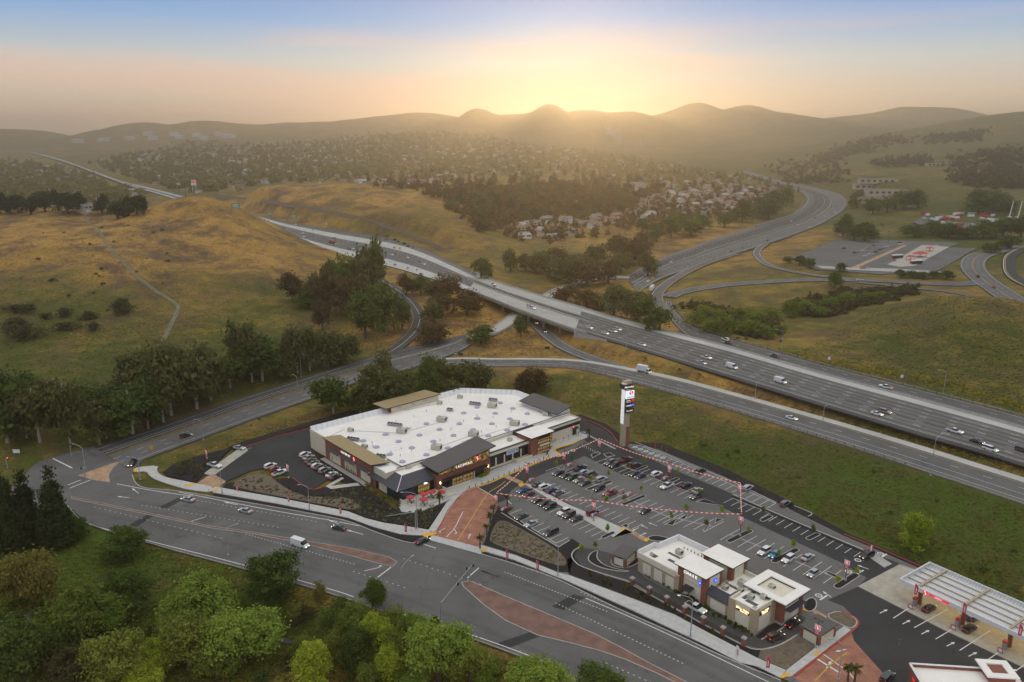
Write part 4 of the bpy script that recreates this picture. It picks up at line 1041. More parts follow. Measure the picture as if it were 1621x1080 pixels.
def emblem(parent, loc, r, rot, name='round_emblem'):
  """red roundel with a white S-shaped ribbon"""
  mb = MB(); mb.lathe([(r, 0), (r, .08), (0.001, .081)], n=20, m=M_SIGNRED)
  e = mb.build(name, None, parent, loc); e.rotation_euler = rot
  rb = MB(); pts = [(-.05, -.85), (.30, -.5), (.22, -.15), (-.22, .15), (-.30, .5), (.05, .85)]
  for i in range(len(pts)-1):
    (a, b), (c, d) = pts[i], pts[i+1]
    rb.add([((a-.2)*r, b*r, .10), ((a+.2)*r, b*r, .10), ((c+.2)*r, d*r, .10), ((c-.2)*r, d*r, .10)], [(0, 1, 2, 3)], M_SIGNWHITE)
  rb.build('ribbon', None, e)
  return e
FACE = (R(90), 0, 0)                      # a sign facing -v
# ---- supermarket
ST_O = P(629.5, 795.5); ST_A = R(41.8)
store = empty('supermarket', ST_O, ST_A, 'large beige and brick supermarket with a white roof full of skylights', 'supermarket')
def st_local(px, py, z):
  w = P(px, py, z)-ST_O; c, s = math.cos(ST_A), math.sin(ST_A)
  return (w.x*c+w.y*s, -w.x*s+w.y*c)
foot = [(1.5, 9), (1.5, 62), (74.5, 61), (91, 42), (90.3, 9)]
MB().prism(foot, -.2, 6.9, M_CREAM).build('wall', None, store)
MB().prism(inset(foot, .12), 6.86, 6.96, M_ROOF_W).build('roof', None, store)
def parapet_run(a, b, z0, z1, m, th=.35, parent=store, name='parapet'):
  a, b = Vector((*a, 0)), Vector((*b, 0)); d = b-a; c = (a+b)/2
  o = MB().box((0, 0, 0), (d.length, th, z1-z0), m).build(name, None, parent, (c.x, c.y, (z0+z1)/2), math.atan2(d.y, d.x))
  return o
parapet_run((1.6, 62), (1.6, 48), 6.9, 7.45, M_PARAPET); parapet_run((1.6, 17), (1.6, 10), 6.9, 7.4, M_PARAPET)
parapet_run((91, 42), (90.4, 9), 6.9, 7.5, M_PARAPET); parapet_run((6, 9), (90.4, 9), 6.9, 7.35, M_PARAPET)
parapet_run((6, 9), (90, 9), 7.36, 7.44, M_DARK, .45, name='coping'); parapet_run((1.6, 62), (1.6, 48), 7.46, 7.54, M_TAN, .5, name='coping'); parapet_run((91, 42), (90.4, 9), 7.51, 7.58, M_TAN, .5, name='coping')
# sloping white panels along the back
def panels(a, b, n):
  a, b = Vector((*a, 0)), Vector((*b, 0)); d = (b-a)/n; nn = Vector((-d.y, d.x, 0)).normalized()
  w = d.length-.12
  mb = MB(); mb.add([(-w/2, 1.6, 0), (w/2, 1.6, 0), (w/2, 0, 1.9), (-w/2, 0, 1.9), (-w/2, 0, 0), (w/2, 0, 0)], [(0, 1, 2, 3), (5, 4, 3, 2), (0, 3, 4), (1, 5, 2)], M_PARAPET)
  me = mb.mesh('parapet_panel')
  for k in range(n):
    c = a+d*(k+.5); link('parapet_panel', me, store, (c.x, c.y, 6.9), math.atan2(d.y, d.x))
panels((36, 61.3), (1.6, 61.9), 15); panels((74.5, 60.8), (60.8, 60.9), 6); panels((90.9, 42), (74.5, 60.8), 11); panels((90.6, 33), (90.9, 41.6), 4)
# raised wing at the back and its roof
box_part('back_wing', store, 36, 60, 58, 64.5, 0, 9.4, M_CREAM); box_part('brick_end', store, 35.8, 36.0, 57.9, 64.6, 0, 9.45, M_BRICK2)
slope_roof('shed_roof', store, [(33, 57.2, 9.7), (60.8, 57.2, 9.9), (58.5, 65.6, 10.2), (32, 65.8, 10.0)], .35, M_TANROOF)
for k in range(3): box_part('wall_vent', store, 40+6.5*k, 40.6+6.5*k, 57.86, 57.95, 8.2, 8.6, M_GREYMETAL)
# raised grey roof at the freeway side
box_part('side_wing', store, 83, 90.8, 9.5, 30, 6.9, 8.6, M_PARAPET)
slope_roof('shed_roof', store, [(81.3, 7.6, 9.0), (91.2, 8.8, 10.0), (91.2, 31.6, 10.0), (81.5, 30.2, 9.0)], .3, M_SHINGLE)
# right wing
box_part('wall', store, 68.5, 90.3, 3.3, 9.2, 0, 6.2, M_CREAM); box_part('roof', store, 68.6, 90.1, 3.5, 9.0, 6.2, 6.28, M_ROOF_W)
box_part('dark_band', store, 68.9, 90.36, 3.16, 3.3, 4.1, 5.5, M_DARK); box_part('cornice', store, 68.5, 90.6, 3.0, 3.5, 5.55, 6.6, M_WHITEWALL); box_part('coping', store, 68.4, 90.75, 2.85, 3.6, 6.62, 6.74, M_DARK)
box_part('cornice', store, 90.32, 90.62, 3.5, 9, 5.55, 6.6, M_WHITEWALL)
d_ = box_part('door', store, 86.2, 88.4, 3.2, 3.3, 0.1, 2.9, M_DARK); slope_roof('awning', store, [(85.9, 1.9, 3.0), (88.7, 1.9, 3.0), (88.7, 3.25, 3.5), (85.9, 3.25, 3.5)], .1, M_DARK)
emblem(store, (86.4, 3.14, 4.4-.7), .55, FACE, 'round_emblem')
window(store, 69.2, 74.5, 3.28, 1.0, 4.1, 5, 2, M_LITGLASS); box_part('low_wall', store, 70.5, 78, .8, 1.2, 0, 1.1, M_CREAM)
# middle section with dark bays
box_part('wall', store, 38.3, 60, 0.1, 9.2, 0, 5.7, M_CREAM); box_part('roof', store, 38.5, 59.8, .4, 8.9, 5.7, 5.78, M_ROOF_W)
box_part('cornice', store, 38.2, 60.1, -.35, .35, 5.2, 6.3, M_WHITEWALL); box_part('coping', store, 38.1, 60.2, -.5, .45, 6.32, 6.46, M_DARK)
box_part('cornice_shelf', store, 38.2, 60.1, -.7, -.36, 5.3, 5.55, M_WHITEWALL)
box_part('dark_band', store, 38.5, 59.6, -.02, .1, 3.9, 5.1, M_DARK)
for k in range(5):
  u = 38.9+4.1*k
  window(store, u, u+3.3, .02, .8, 3.9, 4, 3, M_GLASS); box_part('pilaster', store, u+3.38, u+3.98, -.25, .1, 0.3, 3.9, M_CREAM)
box_part('plinth', store, 38.5, 59, -.4, .05, 0, .8, M_CREAM)
bn = box_part('banner', store, 47.6, 53.4, -.40, -.30, 3.4, 5.0, M_WHITEP)
mb = MB(); mb.b2(-2.6, 1.4, -.062, -.058, .25, 1.35, mat('banner_blue', (.32, .45, .68), .7)); mb.build('banner_print', None, bn)
mb = MB(); mb.b2(1.7, 2.6, -.064, -.06, .3, 1.4, mat('banner_green', (.25, .42, .10), .7)); mb.build('banner_print', None, bn)
box_part('low_wall', store, 51, 58.6, -2.6, -2.2, 0, 1.3, M_CREAM); box_part('low_wall', store, 50.7, 51.1, -2.6, -.2, 0, 1.3, M_CREAM)
# brick entrance with the big sloping roof
box_part('entrance_wall', store, 15.2, 38.3, -2, 9, 0, 5.4, M_BRICK2)
mb = MB(); mb.add([(0, 0, 0), (22.9, 0, 0), (22.9, 0, 4.4), (0, 0, 1.6), (0, 8.8, 0), (22.9, 8.8, 0), (22.9, 8.8, 4.4), (0, 8.8, 1.6)], [(1, 5, 6, 2), (5, 4, 7, 6), (4, 0, 3, 7), (0, 1, 2, 3)], M_DARK)
mb.build('upper_box', None, store, (15.3, -1.7, 5.4))
cl = MB()                                    # slanting clerestory: frame and panes follow the roof
for k in range(13):
  u = 22.6*k/12; cl.b2(u-.06, u+.06, -.12, .04, 0, 1.45+2.75*u/22.6, M_DARK)
for fz in (0.0, .5, 1.0):
  cl.add([(0, -.1, fz*1.45-.05), (22.6, -.1, fz*4.2-.05), (22.6, -.1, fz*4.2+.06), (0, -.1, fz*1.45+.06)], [(0, 1, 2, 3)], M_DARK)
clo = cl.build('clerestory_window', M_DARK, store, (15.5, -1.78, 5.45))
for k in range(12):
  for j in range(2):
    u0, u1 = 22.6*k/12+.05, 22.6*(k+1)/12-.05
    h0, h1 = 1.45+2.75*u0/22.6, 1.45+2.75*u1/22.6
    v = [(u0, -.04, h0*j/2+.05), (u1, -.04, h1*j/2+.05), (u1, -.04, h1*(j+1)/2-.05), (u0, -.04, h0*(j+1)/2-.05)]
    MB().add(v, [(0, 1, 2, 3)], M_LITGLASS).build('pane', M_LITGLASS, clo)
slope_roof('shed_roof', store, [(14.3, -3.4, 7.35), (39.9, -3.4, 10.3), (40.6, 8.2, 10.4), (14.6, 7.6, 7.45)], .35, M_SHINGLE)
for k, g in enumerate((M_GLASS, M_LITDIM, M_LITDIM, M_GLASS)):
  u = 17+4.7*k
  window(store, u, u+4.1, -2.02, .2, 3.3, 3, 2, g)
  if k < 3: box_part('pilaster', store, u+4.16, u+4.64, -2.2, -2, 0, 3.4, M_CREAM)
box_part('awning', store, 16.8, 36.3, -3.6, -2.02, 3.5, 3.75, M_DARK)
for u in (16.0, 37.3): box_part('wall_lamp', store, u-.12, u+.12, -2.25, -2.02, 2.4, 3.1, M_LAMP)
letters('SAFEWAY', 1.25, M_SIGNWHITE, store, (26.3, -2.15, 6.45), FACE); emblem(store, (32.3, -2.1, 7.15), .85, FACE)
box_part('low_wall', store, 17, 27.5, -4.6, -4.2, 0, 1.2, M_CREAM)
box_part('low_wall', store, 16.8, 17.1, -4.6, -2.1, 0, 1.2, M_CREAM)
# second entrance
box_part('entrance_wall', store, 59, 69, -1.4, 9.1, 0, 7.3, M_DARK); box_part('brick_pier', store, 58.6, 62.2, -1.7, -1.3, 0, 7.25, M_BRICK2); box_part('brick_pier', store, 58.6, 58.98, -1.3, 6, 0, 7.25, M_BRICK2)
window(store, 62.4, 68.6, -1.45, 3.9, 5.9, 5, 1, M_LITGLASS); window(store, 62.4, 68.6, -1.45, .1, 3.2, 5, 2, M_LITDIM)
box_part('name_board', store, 63, 68, -2.3, -1.5, 3.3, 3.6, M_PARAPET)
slope_roof('flat_canopy', store, [(58.2, -2.4, 7.75), (70.2, -2.4, 7.75), (70.2, 6.4, 7.75), (58.2, 6.4, 7.75)], .4, M_ROOF_W)
# brick wing on the side street
box_part('side_wing_wall', store, .6, 6, 16.6, 48.6, 0, 7.7, M_BRICK2)
slope_roof('shed_roof', store, [(-.2, 15.6, 8.2), (6.4, 13.8, 8.0), (6.8, 48.2, 8.0), (.2, 50.0, 8.2)], .3, M_TANROOF)
for k, (v0, v1) in enumerate(((37.6, 45.2), (26.6, 34.6), (17.4, 23.6))):
  pn = box_part('recessed_panel', store, .48, .6, v0, v1, .6, 5.0, M_CREAM)
  if k == 1:
    tr = MB()
    for j in range(9): tr.b2(-.14, -.08, -3.9, 3.9, .3+.5*j, .42+.5*j, M_TAN)
    tr.build('trellis', M_TAN, pn)
    for j in range(6): box_part('trellis_vine', pn, -.25, -.05, -3.4+1.2*j, -3.1+1.2*j, 0, .7+.3*(j % 3), mat('vine_green', (.06, .10, .02), .9, .3, 4))
  slope_roof('awning', store, [(-.9, v0-.2, 5.0), (.55, v0-.2, 5.5), (.55, v1+.2, 5.5), (-.9, v1+.2, 5.0)], .12, M_SLATE)
letters('SAFEWAY', 1.15, M_SIGNWHITE, store, (.5, 33.6, 6.4), (R(90), 0, R(-90))); emblem(store, (.45, 27.7, 6.4), .8, (R(90), 0, R(-90)))
box_part('service_door', store, .36, .47, 42.9, 44.2, .1, 2.4, M_TAN); box_part('side_kerb', store, -1.6, .3, 17, 49, 0, .3, M_CONC)
# corner cafe with hipped slate roof
box_part('cafe_wall', store, .9, 16, .6, 16.5, 0, 4.2, M_DARK)
hip = MB(); e0, e1 = (-.4, -.4, 3.9), (17.8, -.4, 3.9); e2 = (-.4, 18, 3.9); t0, t1, t2 = (5.3, 5, 6.3), (17.8, 5, 6.3), (5.3, 18, 6.3)
hip.add([e0, e1, t1, t0], [(0, 1, 2, 3)], M_SLATE); hip.add([e2, e0, t0, t2], [(0, 1, 2, 3)], M_SLATE)
hip.add([e0, e1, (17.8, 18, 3.9), e2], [(3, 2, 1, 0)], M_DARK); hip.add([e1, (17.8, 5, 3.9), t1], [(0, 1, 2)], M_DARK); hip.add([e2, t2, (5.3, 18, 3.9)], [(0, 1, 2)], M_DARK)
hp = hip.build('hip_roof', None, store); MB().bar((-.4, -.4, 3.98), (5.3, 5, 6.36), .14, M_PARAPET).build('hip_cap', M_PARAPET, hp)
box_part('cafe_flat_roof', store, 5.3, 18, 5.0, 18, 6.1, 6.32, M_ROOF_W)
parapet_run((8, 9), (8, 18), 6.3, 7.5, M_WHITEWALL, .3); parapet_run((8, 9), (17, 9), 6.3, 7.5, M_WHITEWALL, .3); parapet_run((7.9, 8.9), (17, 8.9), 7.51, 7.6, M_DARK, .4, name='coping'); parapet_run((7.9, 8.9), (7.9, 18), 7.51, 7.6, M_DARK, .4, name='coping')
window(store, 2.4, 7.2, .58, .2, 3.2, 5, 1, mat('blue_glass', (.03, .05, .09), .15, spec=.6)); window(store, 8.6, 13.4, .58, .2, 3.2, 5, 1, M_LITGLASS); window(store, 13.8, 15.8, .58, .2, 3.2, 2, 1, M_GLASS)
window(store, 2.0, 6.6, .88, .2, 3.2, 5, 1, MATS['blue_glass'], axis='v'); box_part('cream_panel', store, .76, .9, 7.6, 12.4, .2, 3.6, M_CREAM); box_part('brick_pier', store, .74, .92, 14.4, 16.4, 0, 3.8, M_BRICK2); window(store, 12.8, 14.2, .88, .2, 3.2, 1, 1, M_GLASS, axis='v')
box_part('eave_lamp', store, 10.6, 11.6, -.6, -.3, 3.5, 3.7, M_LAMP)
# roof machinery and skylights
sky_me = MB().lathe([(1.15, 0), (1.15, .25), (.95, .5), (.5, .68), (.01, .72)], n=12, m=M_SKYLIGHT).mesh('skylight', True)
SK = [(675,671),(696,680),(727,671),(734,654),(610,688),(631,699),(664,689),(686,699),(718,689.5),(575,698),(596,708),(652,709),(617,719.5),(675,720),(709,709.5),(644,678.6),(637,731),(756,662.5),(784,654.5),(811.7,646.7),(749,680.5),(778.6,671),(807,663),(834.7,655),(803,681),(773,690),(831,672),(791.7,638),(705,662),(755,645)]
for px, py in SK:
  u, v = st_local(px, py, 7.1); link('skylight', sky_me, store, (u, v, 6.94))
def roof_unit(u, v, z, sx, sy, sz, rz=0.0, fans=2, parent=store):
  o = MB().box((0, 0, sz/2+.2), (sx, sy, sz), M_BEIGEUNIT).box((0, 0, .1), (sx*.9, sy*.9, .2), M_GREYMETAL).build('rooftop_unit', None, parent, (u, v, z), rz)
  g = MB()
  for k in range(fans): g.b2(sx/2, sx/2+.03, -sy/2+sy*(k+.1)/fans, -sy/2+sy*(k+.9)/fans, .45, sz*.95, M_BLACKMETAL)
  g.build('grille', M_BLACKMETAL, o)
  t = MB().lathe([(min(sx, sy)*.3, 0), (min(sx, sy)*.3, .12), (.01, .13)], (-sx*.2, 0, sz+.2), 10, M_GREYMETAL); t.build('fan', M_GREYMETAL, o)
  return o
for px, py, a in [(636,683,0),(699,665,0),(691,709,0),(779,643,0),(814.7,671,0),(749.5,688,0)]:
  u, v = st_local(px, py, 7.5); roof_unit(u, v, 6.95, 3.6, 2.3, 1.7, R(-60))
for px, py in [(555,681),(577,707),(864,656),(695.6,637.8),(728,628.5)]:
  u, v = st_local(px, py, 7.5); roof_unit(u, v, 6.95, 2.2, 1.2, 1.2, R(-60), 1)
u, v = st_local(647, 740.6, 6.5); roof_unit(u, v, 6.32, 1.8, 1.1, .9, 0, 1); u, v = st_local(807, 697, 6); roof_unit(u, v, 5.78, 1.8, 1.2, 1.0, 0, 1)
def condenser(u, v, n, rz):
  L = n*1.25
  o = MB().box((0, 0, .75), (L, 1.2, .7), M_GREYMETAL).build('condenser', None, store, (u, v, 6.95), rz)
  lg = MB()
  for k in range(n+1):
    for s in (-.5, .5): lg.b2(-L/2+k*L/n-.05, -L/2+k*L/n+.05, s-.05, s+.05, 0, .42, M_GREYMETAL)
  lg.build('frame', M_GREYMETAL, o)
  fm = MB().lathe([(.5, 0), (.5, .25), (.01, .26)], n=10, m=M_BLACKMETAL).mesh('fan')
  for k in range(n): link('fan', fm, o, (-L/2+1.25*(k+.5), 0, 1.1))
for px, py, n in [(625,672,5),(559,695,4),(752,639,4),(712,648.6,2),(780.6,633,3),(603,722,3)]:
  u, v = st_local(px, py, 7.6); condenser(u, v, n, R(-62))
pipes = MB()
for a, b in [((556,682),(630,686)),((640,684),(700,668)),((520,692),(545,680)),((730,700),(810,676)),((640,650),(690,640)),((700,706),(745,690))]:
  (u0, v0), (u1, v1) = st_local(*a, 7), st_local(*b, 7); pipes.bar((u0, v0, 7.08), (u1, v1, 7.08), .06, M_GREYMETAL, 5)
pipes.build('roof_pipe', M_GREYMETAL, store)
for k in range(19): box_part('roof_seam', store, 8, 82, 11+2.5*k, 11.08+2.5*k, 6.955, 6.985, M_PARAPET)
vent = MB().lathe([(.12, 0), (.12, .7), (.2, .72), (.01, .9)], n=6, m=M_GREYMETAL).mesh('vent_pipe')
for k in range(26):
  u, v = random.uniform(8, 84), random.uniform(14, 55); link('vent_pipe', vent, store, (u, v, 6.94))
# cafe terrace and its furniture
MB().prism([(1.5, -.2), (1.8, -4.9), (4.9, -8.2), (18, -8.0), (18.6, -4.2), (16, -.2)], -.1, .30, M_WALK).build('terrace', None, store)
for a, b in (((1.2, .4), (1.6, -5)), ((1.6, -5), (4.8, -8.4)), ((4.8, -8.4), (18.2, -8.2))): parapet_run(a, b, 0, .75, M_CREAM, .3, name='terrace_wall')
def w_of(px, py, z=0): return P(px, py, z)
umb_labels = ['red parasol over a terrace table nearest the cafe window', 'red parasol at the middle of the cafe terrace', 'red parasol at the front of the cafe terrace', 'red parasol beside the terrace palm', 'red parasol at the entrance end of the terrace']
for (px, py), lb in zip([(650,797.5),(671.5,792.5),(671,801),(684,789),(699,790)], umb_labels):
  g = w_of(px, py); o = empty('parasol', (g.x, g.y, .3), random.uniform(0, 1), lb, 'parasol', 'parasols on the cafe terrace')
  MB().bar((0, 0, 0), (0, 0, 2.5), .04, M_GREYMETAL).build('pole', M_GREYMETAL, o)
  c = MB(); n = 8
  v = [(0, 0, 2.75)]+[(1.45*math.cos(2*math.pi*k/n), 1.45*math.sin(2*math.pi*k/n), 2.2) for k in range(n)]+[(1.45*math.cos(2*math.pi*k/n), 1.45*math.sin(2*math.pi*k/n), 2.02) for k in range(n)]
  c.add(v, [(0, 1+k, 1+(k+1) % n) for k in range(n)]+[(1+k, 9+k, 9+(k+1) % n, 1+(k+1) % n) for k in range(n)], M_RED); c.build('canopy', M_RED, o)
  t = empty('terrace_table', (g.x, g.y, .3), 0, lb.replace('red parasol', 'dark round table under the red parasol') if False else 'dark round table beneath the '+lb, 'table', 'tables on the cafe terrace')
  MB().lathe([(.03, 0), (.03, .7)], n=6, m=M_DARK).build('pedestal', M_DARK, t); MB().lathe([(.55, .7), (.55, .75), (.01, .755)], n=14, m=M_GREYMETAL).build('table_top', M_GREYMETAL, t)
  for k in range(4):
    a = math.pi/2*k+.4; ch = MB(); ch.b2(-.22, .22, -.22, .22, .42, .47, M_DARK); ch.b2(-.22, .22, .18, .22, .47, .9, M_DARK)
    for sx in (-.2, .2):
      for sy in (-.2, .2): ch.b2(sx-.02, sx+.02, sy-.02, sy+.02, 0, .42, M_DARK)
    co = ch.build('terrace_chair', M_DARK, None, (g.x+1.0*math.cos(a), g.y+1.0*math.sin(a), .3), a-math.pi/2)
    tag(co, 'dark metal chair at the terrace table '+lb.replace('red parasol ', '').replace('over a terrace table ', ''), 'chair', 'chairs of the '+lb)
# ---- bank and coffee shop
BK_O = P(1012, 905.5); BK_A = R(-50.7)
bank = empty('bank_building', BK_O, BK_A, 'white-roofed bank and burger restaurant with brick corner towers', 'building')
MB().prism([(-.6, 0), (13.5, 0), (13.5, 16.6), (.8, 16.6), (.8, 15.4), (.2, 7), (-.6, 7)], -.2, 4.9, M_TAN).build('wall', None, bank)
MB().prism([(-.4, .2), (13.4, .2), (13.4, 15.2), (1.0, 15.2), (.4, 6.8), (-.4, 6.8)], 4.85, 4.95, M_ROOF_W).build('roof', None, bank)
for a, b, zt in (((-.7, -.1), (12.6, -.1), 6.0), ((-.7, -.1), (-.7, 6.9), 6.4), ((-.7, 6.9), (.5, 6.9), 6.4), ((.5, 6.9), (.9, 15.4), 6.6), ((.9, 15.4), (13.3, 15.6), 6.6)):
  parapet_run(a, b, 4.4, zt, M_PARAPET if a[1] > 3 or b[1] > 3 else M_WHITEWALL, .4, bank)
for k in range(3): box_part('stucco_panel', bank, 1.3+4*k, 4.1+4*k, -.14, -.02, .3, 3.6, M_WHITEWALL) if k < 3 else None
box_part('roof_hatch', bank, 1.5, 4.5, 15.8, 18.2, 3.6, 4.0, M_ROOF_W); box_part('porch_wall', bank, 1.8, 4.2, 15.7, 17.8, 0, 3.6, M_TAN)
# chase tower
box_part('tower_wall', bank, 13, 21.6, .9, 6.6, 0, 7.6, M_WHITEWALL)
for u in (12.7, 20.3): box_part('brick_pier', bank, u, u+1.7, .5, 1.6, 0, 7.7, M_BRICK2); box_part('brick_pier', bank, u, u+1.7, 6.0, 6.9, 4, 7.7, M_BRICK2)
slope_roof('flat_canopy', bank, [(11.8, -.3, 8.3), (22.2, -.3, 8.3), (22.2, 7.4, 8.3), (11.8, 7.4, 8.3)], .3, M_ROOF_W)
letters('CHASE', 1.15, M_SIGNWHITE, bank, (16.6, .84, 6.5), FACE)
def octagon(parent, loc, r, rot):
  o = MB().lathe([(r, 0), (r, .1), (.001, .101)], n=8, m=M_SIGNBLUE).build('octagon_logo', None, parent, loc); o.rotation_euler = rot
  MB().b2(-r*.25, r*.25, -r*.25, r*.25, .10, .112, M_SIGNWHITE).build('logo_square', M_SIGNWHITE, o)
octagon(bank, (19.7, .86, 5.6), .6, FACE); octagon(bank, (22.05, 4.0, 6.3), .65, (R(90), 0, R(90)))
box_part('tower_side', bank, 21.62, 21.9, 1.6, 6.2, 4.6, 7.5, M_WHITEWALL)
slope_roof('awning', bank, [(15.2, -1.2, 2.7), (18, -1.2, 2.7), (18, .9, 3.3), (15.2, .9, 3.3)], .12, M_DARK)
box_part('wall_joint', bank, 14.5, 20.2, .85, .9, 4.4, 4.5, M_TAN)
box_part('plinth', bank, 12.9, 21.8, .3, .88, 0, .5, M_CONC)
# second white canopy at the back
box_part('tower_wall', bank, 14, 22.6, 10.2, 16.2, 0, 7.6, M_WHITEWALL)
for u in (13.7, 21.4): box_part('brick_pier', bank, u, u+1.5, 9.9, 11.0, 4, 7.7, M_BRICK2); box_part('brick_pier', bank, u, u+1.5, 15.6, 16.6, 0, 7.7, M_BRICK2)
slope_roof('flat_canopy', bank, [(13.2, 9.3, 8.3), (23.4, 9.3, 8.3), (23.4, 17.0, 8.3), (13.2, 17.0, 8.3)], .3, M_ROOF_W)
# link between, dark standing-seam roof
box_part('wall', bank, 21.6, 31, .9, 16, 0, 4.0, M_TAN); box_part('roof', bank, 22.6, 36, 2.8, 15.8, 3.95, 4.1, M_ROOF_W); box_part('stucco_panel', bank, 23.2, 27.8, .78, .9, .3, 3.0, M_WHITEWALL)
rs = slope_roof('seam_roof', bank, [(21.9, .4, 4.0), (29.2, .4, 4.0), (29.2, 2.6, 5.5), (21.9, 2.6, 5.5)], .25, M_SLATE)
sm = MB().add([(0, -1.1, -.72), (0, 1.1, .78), (0, 1.1, .86), (0, -1.1, -.64)], [(0, 1, 2, 3)], M_DARK).mesh('roof_seam')
for k in range(15): link('roof_seam', sm, rs, (-3.5+.5*k, 0, .0))
box_part('parapet', bank, 22.6, 27.6, 15.6, 16, 4.0, 5.2, M_WHITEWALL)
# coffee tower
box_part('coffee_wall', bank, 29.4, 36.7, .05, 9, 0, 5.9, M_WHITEWALL); box_part('roof', bank, 29.8, 36.3, .5, 8.6, 5.9, 5.96, M_ROOF_W)
for a, b in (((29.5, .1), (36.6, .1)), ((36.6, .1), (36.6, 8.8)), ((29.5, .1), (29.5, 4))): parapet_run(a, b, 5.3, 6.75, M_WHITEWALL, .35, bank)
for u0, u1, v0, v1 in ((29.2, 31.1, -.25, .3), (35.3, 36.95, -.25, 1.4), (36.4, 36.95, 6.6, 8.6)): box_part('tan_pier', bank, u0, u1, v0, v1, 0, 6.7, M_TAN)
M_HAB = mat('glowing_letters', (.9, .8, .6), .5, emit=(1, .72, .32), estr=.28)
box_part('sign_board', bank, 31.25, 35.2, -.06, .04, 4.3, 5.6, M_DARK)
text('sign_lettering', 'The Habit', .78, M_HAB, bank, (33.4, -.12, 5.1), FACE); text('sign_lettering', 'BURGER GRILL', .34, M_HAB, bank, (33.6, -.12, 4.55), FACE)
mb = MB().lathe([(.3, 0), (.3, .06), (.01, .061)], n=8, m=M_HAB).build('sign_icon', None, bank, (31.6, -.1, 5.1)); mb.rotation_euler = FACE
box_part('sign_board', bank, 36.72, 36.82, 1.6, 6.2, 4.3, 5.6, M_DARK)
text('sign_lettering', 'The Habit', .78, M_HAB, bank, (36.9, 3.9, 5.1), (R(90), 0, R(90))); text('sign_lettering', 'BURGER GRILL', .34, M_HAB, bank, (36.9, 3.9, 4.55), (R(90), 0, R(90)))
# big framed roof
box_part('tower_wall', bank, 30, 38.6, 8.8, 17.2, 0, 6.4, M_WHITEWALL)
for u0, u1, v0, v1 in ((37.0, 38.9, 8.4, 9.6), (37.4, 38.9, 16.2, 17.6), (29.6, 31, 8.4, 9.4)): box_part('brick_pier', bank, u0, u1, v0, v1, 0, 6.5, M_BRICK2)
for (u0, u1, v0, v1) in ((28.2, 40.3, 7.1, 9.3), (28.2, 40.3, 15.9, 18.2), (28.2, 30.6, 9.3, 15.9), (37.9, 40.3, 9.3, 15.9)): box_part('roof_frame', bank, u0, u1, v0, v1, 6.6, 7.0, M_ROOF_W)
for (u0, u1, v0, v1) in ((28.15, 40.35, 7.05, 7.2), (40.2, 40.35, 7.2, 18.2), (30.55, 38, 15.85, 15.95), (30.5, 30.62, 9.4, 15.9)): box_part('roof_edge', bank, u0, u1, v0, v1, 6.45, 6.72, M_DARK)
box_part('roof', bank, 30.6, 37.9, 9.3, 15.9, 5.9, 5.98, M_ROOF_W)
box_part('service_awning', bank, 38.6, 40.2, 9.8, 17, 3.6, 3.85, M_SLATE); box_part('service_window', bank, 38.55, 38.68, 10.2, 11.6, .8, 2.6, M_GLASS); box_part('wall_band', bank, 38.62, 38.75, 9.7, 16.2, .4, 3.3, M_WHITEWALL); box_part('plinth', bank, 36.9, 39.1, 8.2, 9.7, 0, .6, M_CONC)
M_PATCH = mat('roof_walkway_pad', (.10, .10, .115), .85, .2, 3)
for (u, v, a, b, z) in ((2.6, 3.0, 1.6, 1.6, 4.95), (6.0, 7.5, 4.5, .9, 4.95), (9.2, 9.5, .9, 4, 4.95), (7.6, 4.6, 3, 1.1, 4.95), (24.5, 8.0, 4.5, 1.0, 4.1), (27, 5.4, 1.2, 3, 4.1), (31.2, 5.2, 1.1, 4.6, 5.96), (33.6, 3.0, 3.2, 1.2, 5.96), (32.9, 12, 2.2, 3.2, 5.98)): box_part('walkway_pad', bank, u-a/2, u+a/2, v-b/2, v+b/2, z, z+.03, M_PATCH)
for (u, v, z, s) in ((6.2, 9.2, 4.95, 1.5), (2.0, 2.6, 4.95, .8), (9.0, 7.0, 4.95, .9), (24.0, 5.6, 4.1, 1.3), (27.4, 7.4, 4.1, 1.2), (25.8, 10.4, 4.1, 1.6), (32.4, 4.4, 5.96, 1.3), (34.4, 6.8, 5.96, 1.2), (33.2, 12.2, 5.98, 1.3)):
  roof_unit(u, v, z+.03, s*1.2, s, s*.75, 0, 1, bank)
for k in range(6): box_part('vent_pipe', bank, 5+1.2*k, 5.25+1.2*k, 12.5, 12.75, 4.95, 5.5, M_GREYMETAL)
# ---- fuel station canopy
GS_O = P(1455, 956.6); GS_A = R(-55.3)
gas = empty('fuel_canopy', GS_O, GS_A, 'long white fuel station canopy with open steel roof and red sign', 'fuel canopy')
box_part('deck', gas, -4.3, 40, -2.2, 11.8, 5.0, 5.25, mat('canopy_deck', (.62, .63, .66), .6, .08, 1.5, streak=(8, .4, 1)))
for (u0, u1, v0, v1) in ((-4.6, 40.3, -2.5, -2.2), (-4.6, 40.3, 11.8, 12.1), (-4.6, -4.3, -2.2, 11.8)): box_part('fascia', gas, u0, u1, v0, v1, 4.85, 6.05, M_PARAPET)
rm = MB().b2(-.08, .08, -7, 7, 0, .12, M_PARAPET).mesh('deck_rib')
for k in range(88): link('deck_rib', rm, gas, (-4+.5*k, 4.8, 5.25))
for v in (.8, 3.4, 6.2, 8.9): box_part('purlin', gas, -4, 40, v-.12, v+.12, 5.38, 5.66, M_TAN)
for k in range(4): box_part('beam', gas, -.2+10.8*k, .35+10.8*k, -2.1, 11.7, 5.67, 6.0, M_TAN)
br = MB().bar((0, 0, 0), (0, 1.3, .75), .05, M_GREYMETAL, 4).mesh('brace')
for k in range(58): o = link('brace', br, gas, (-3.9+.75*k, 10.5, 5.4))
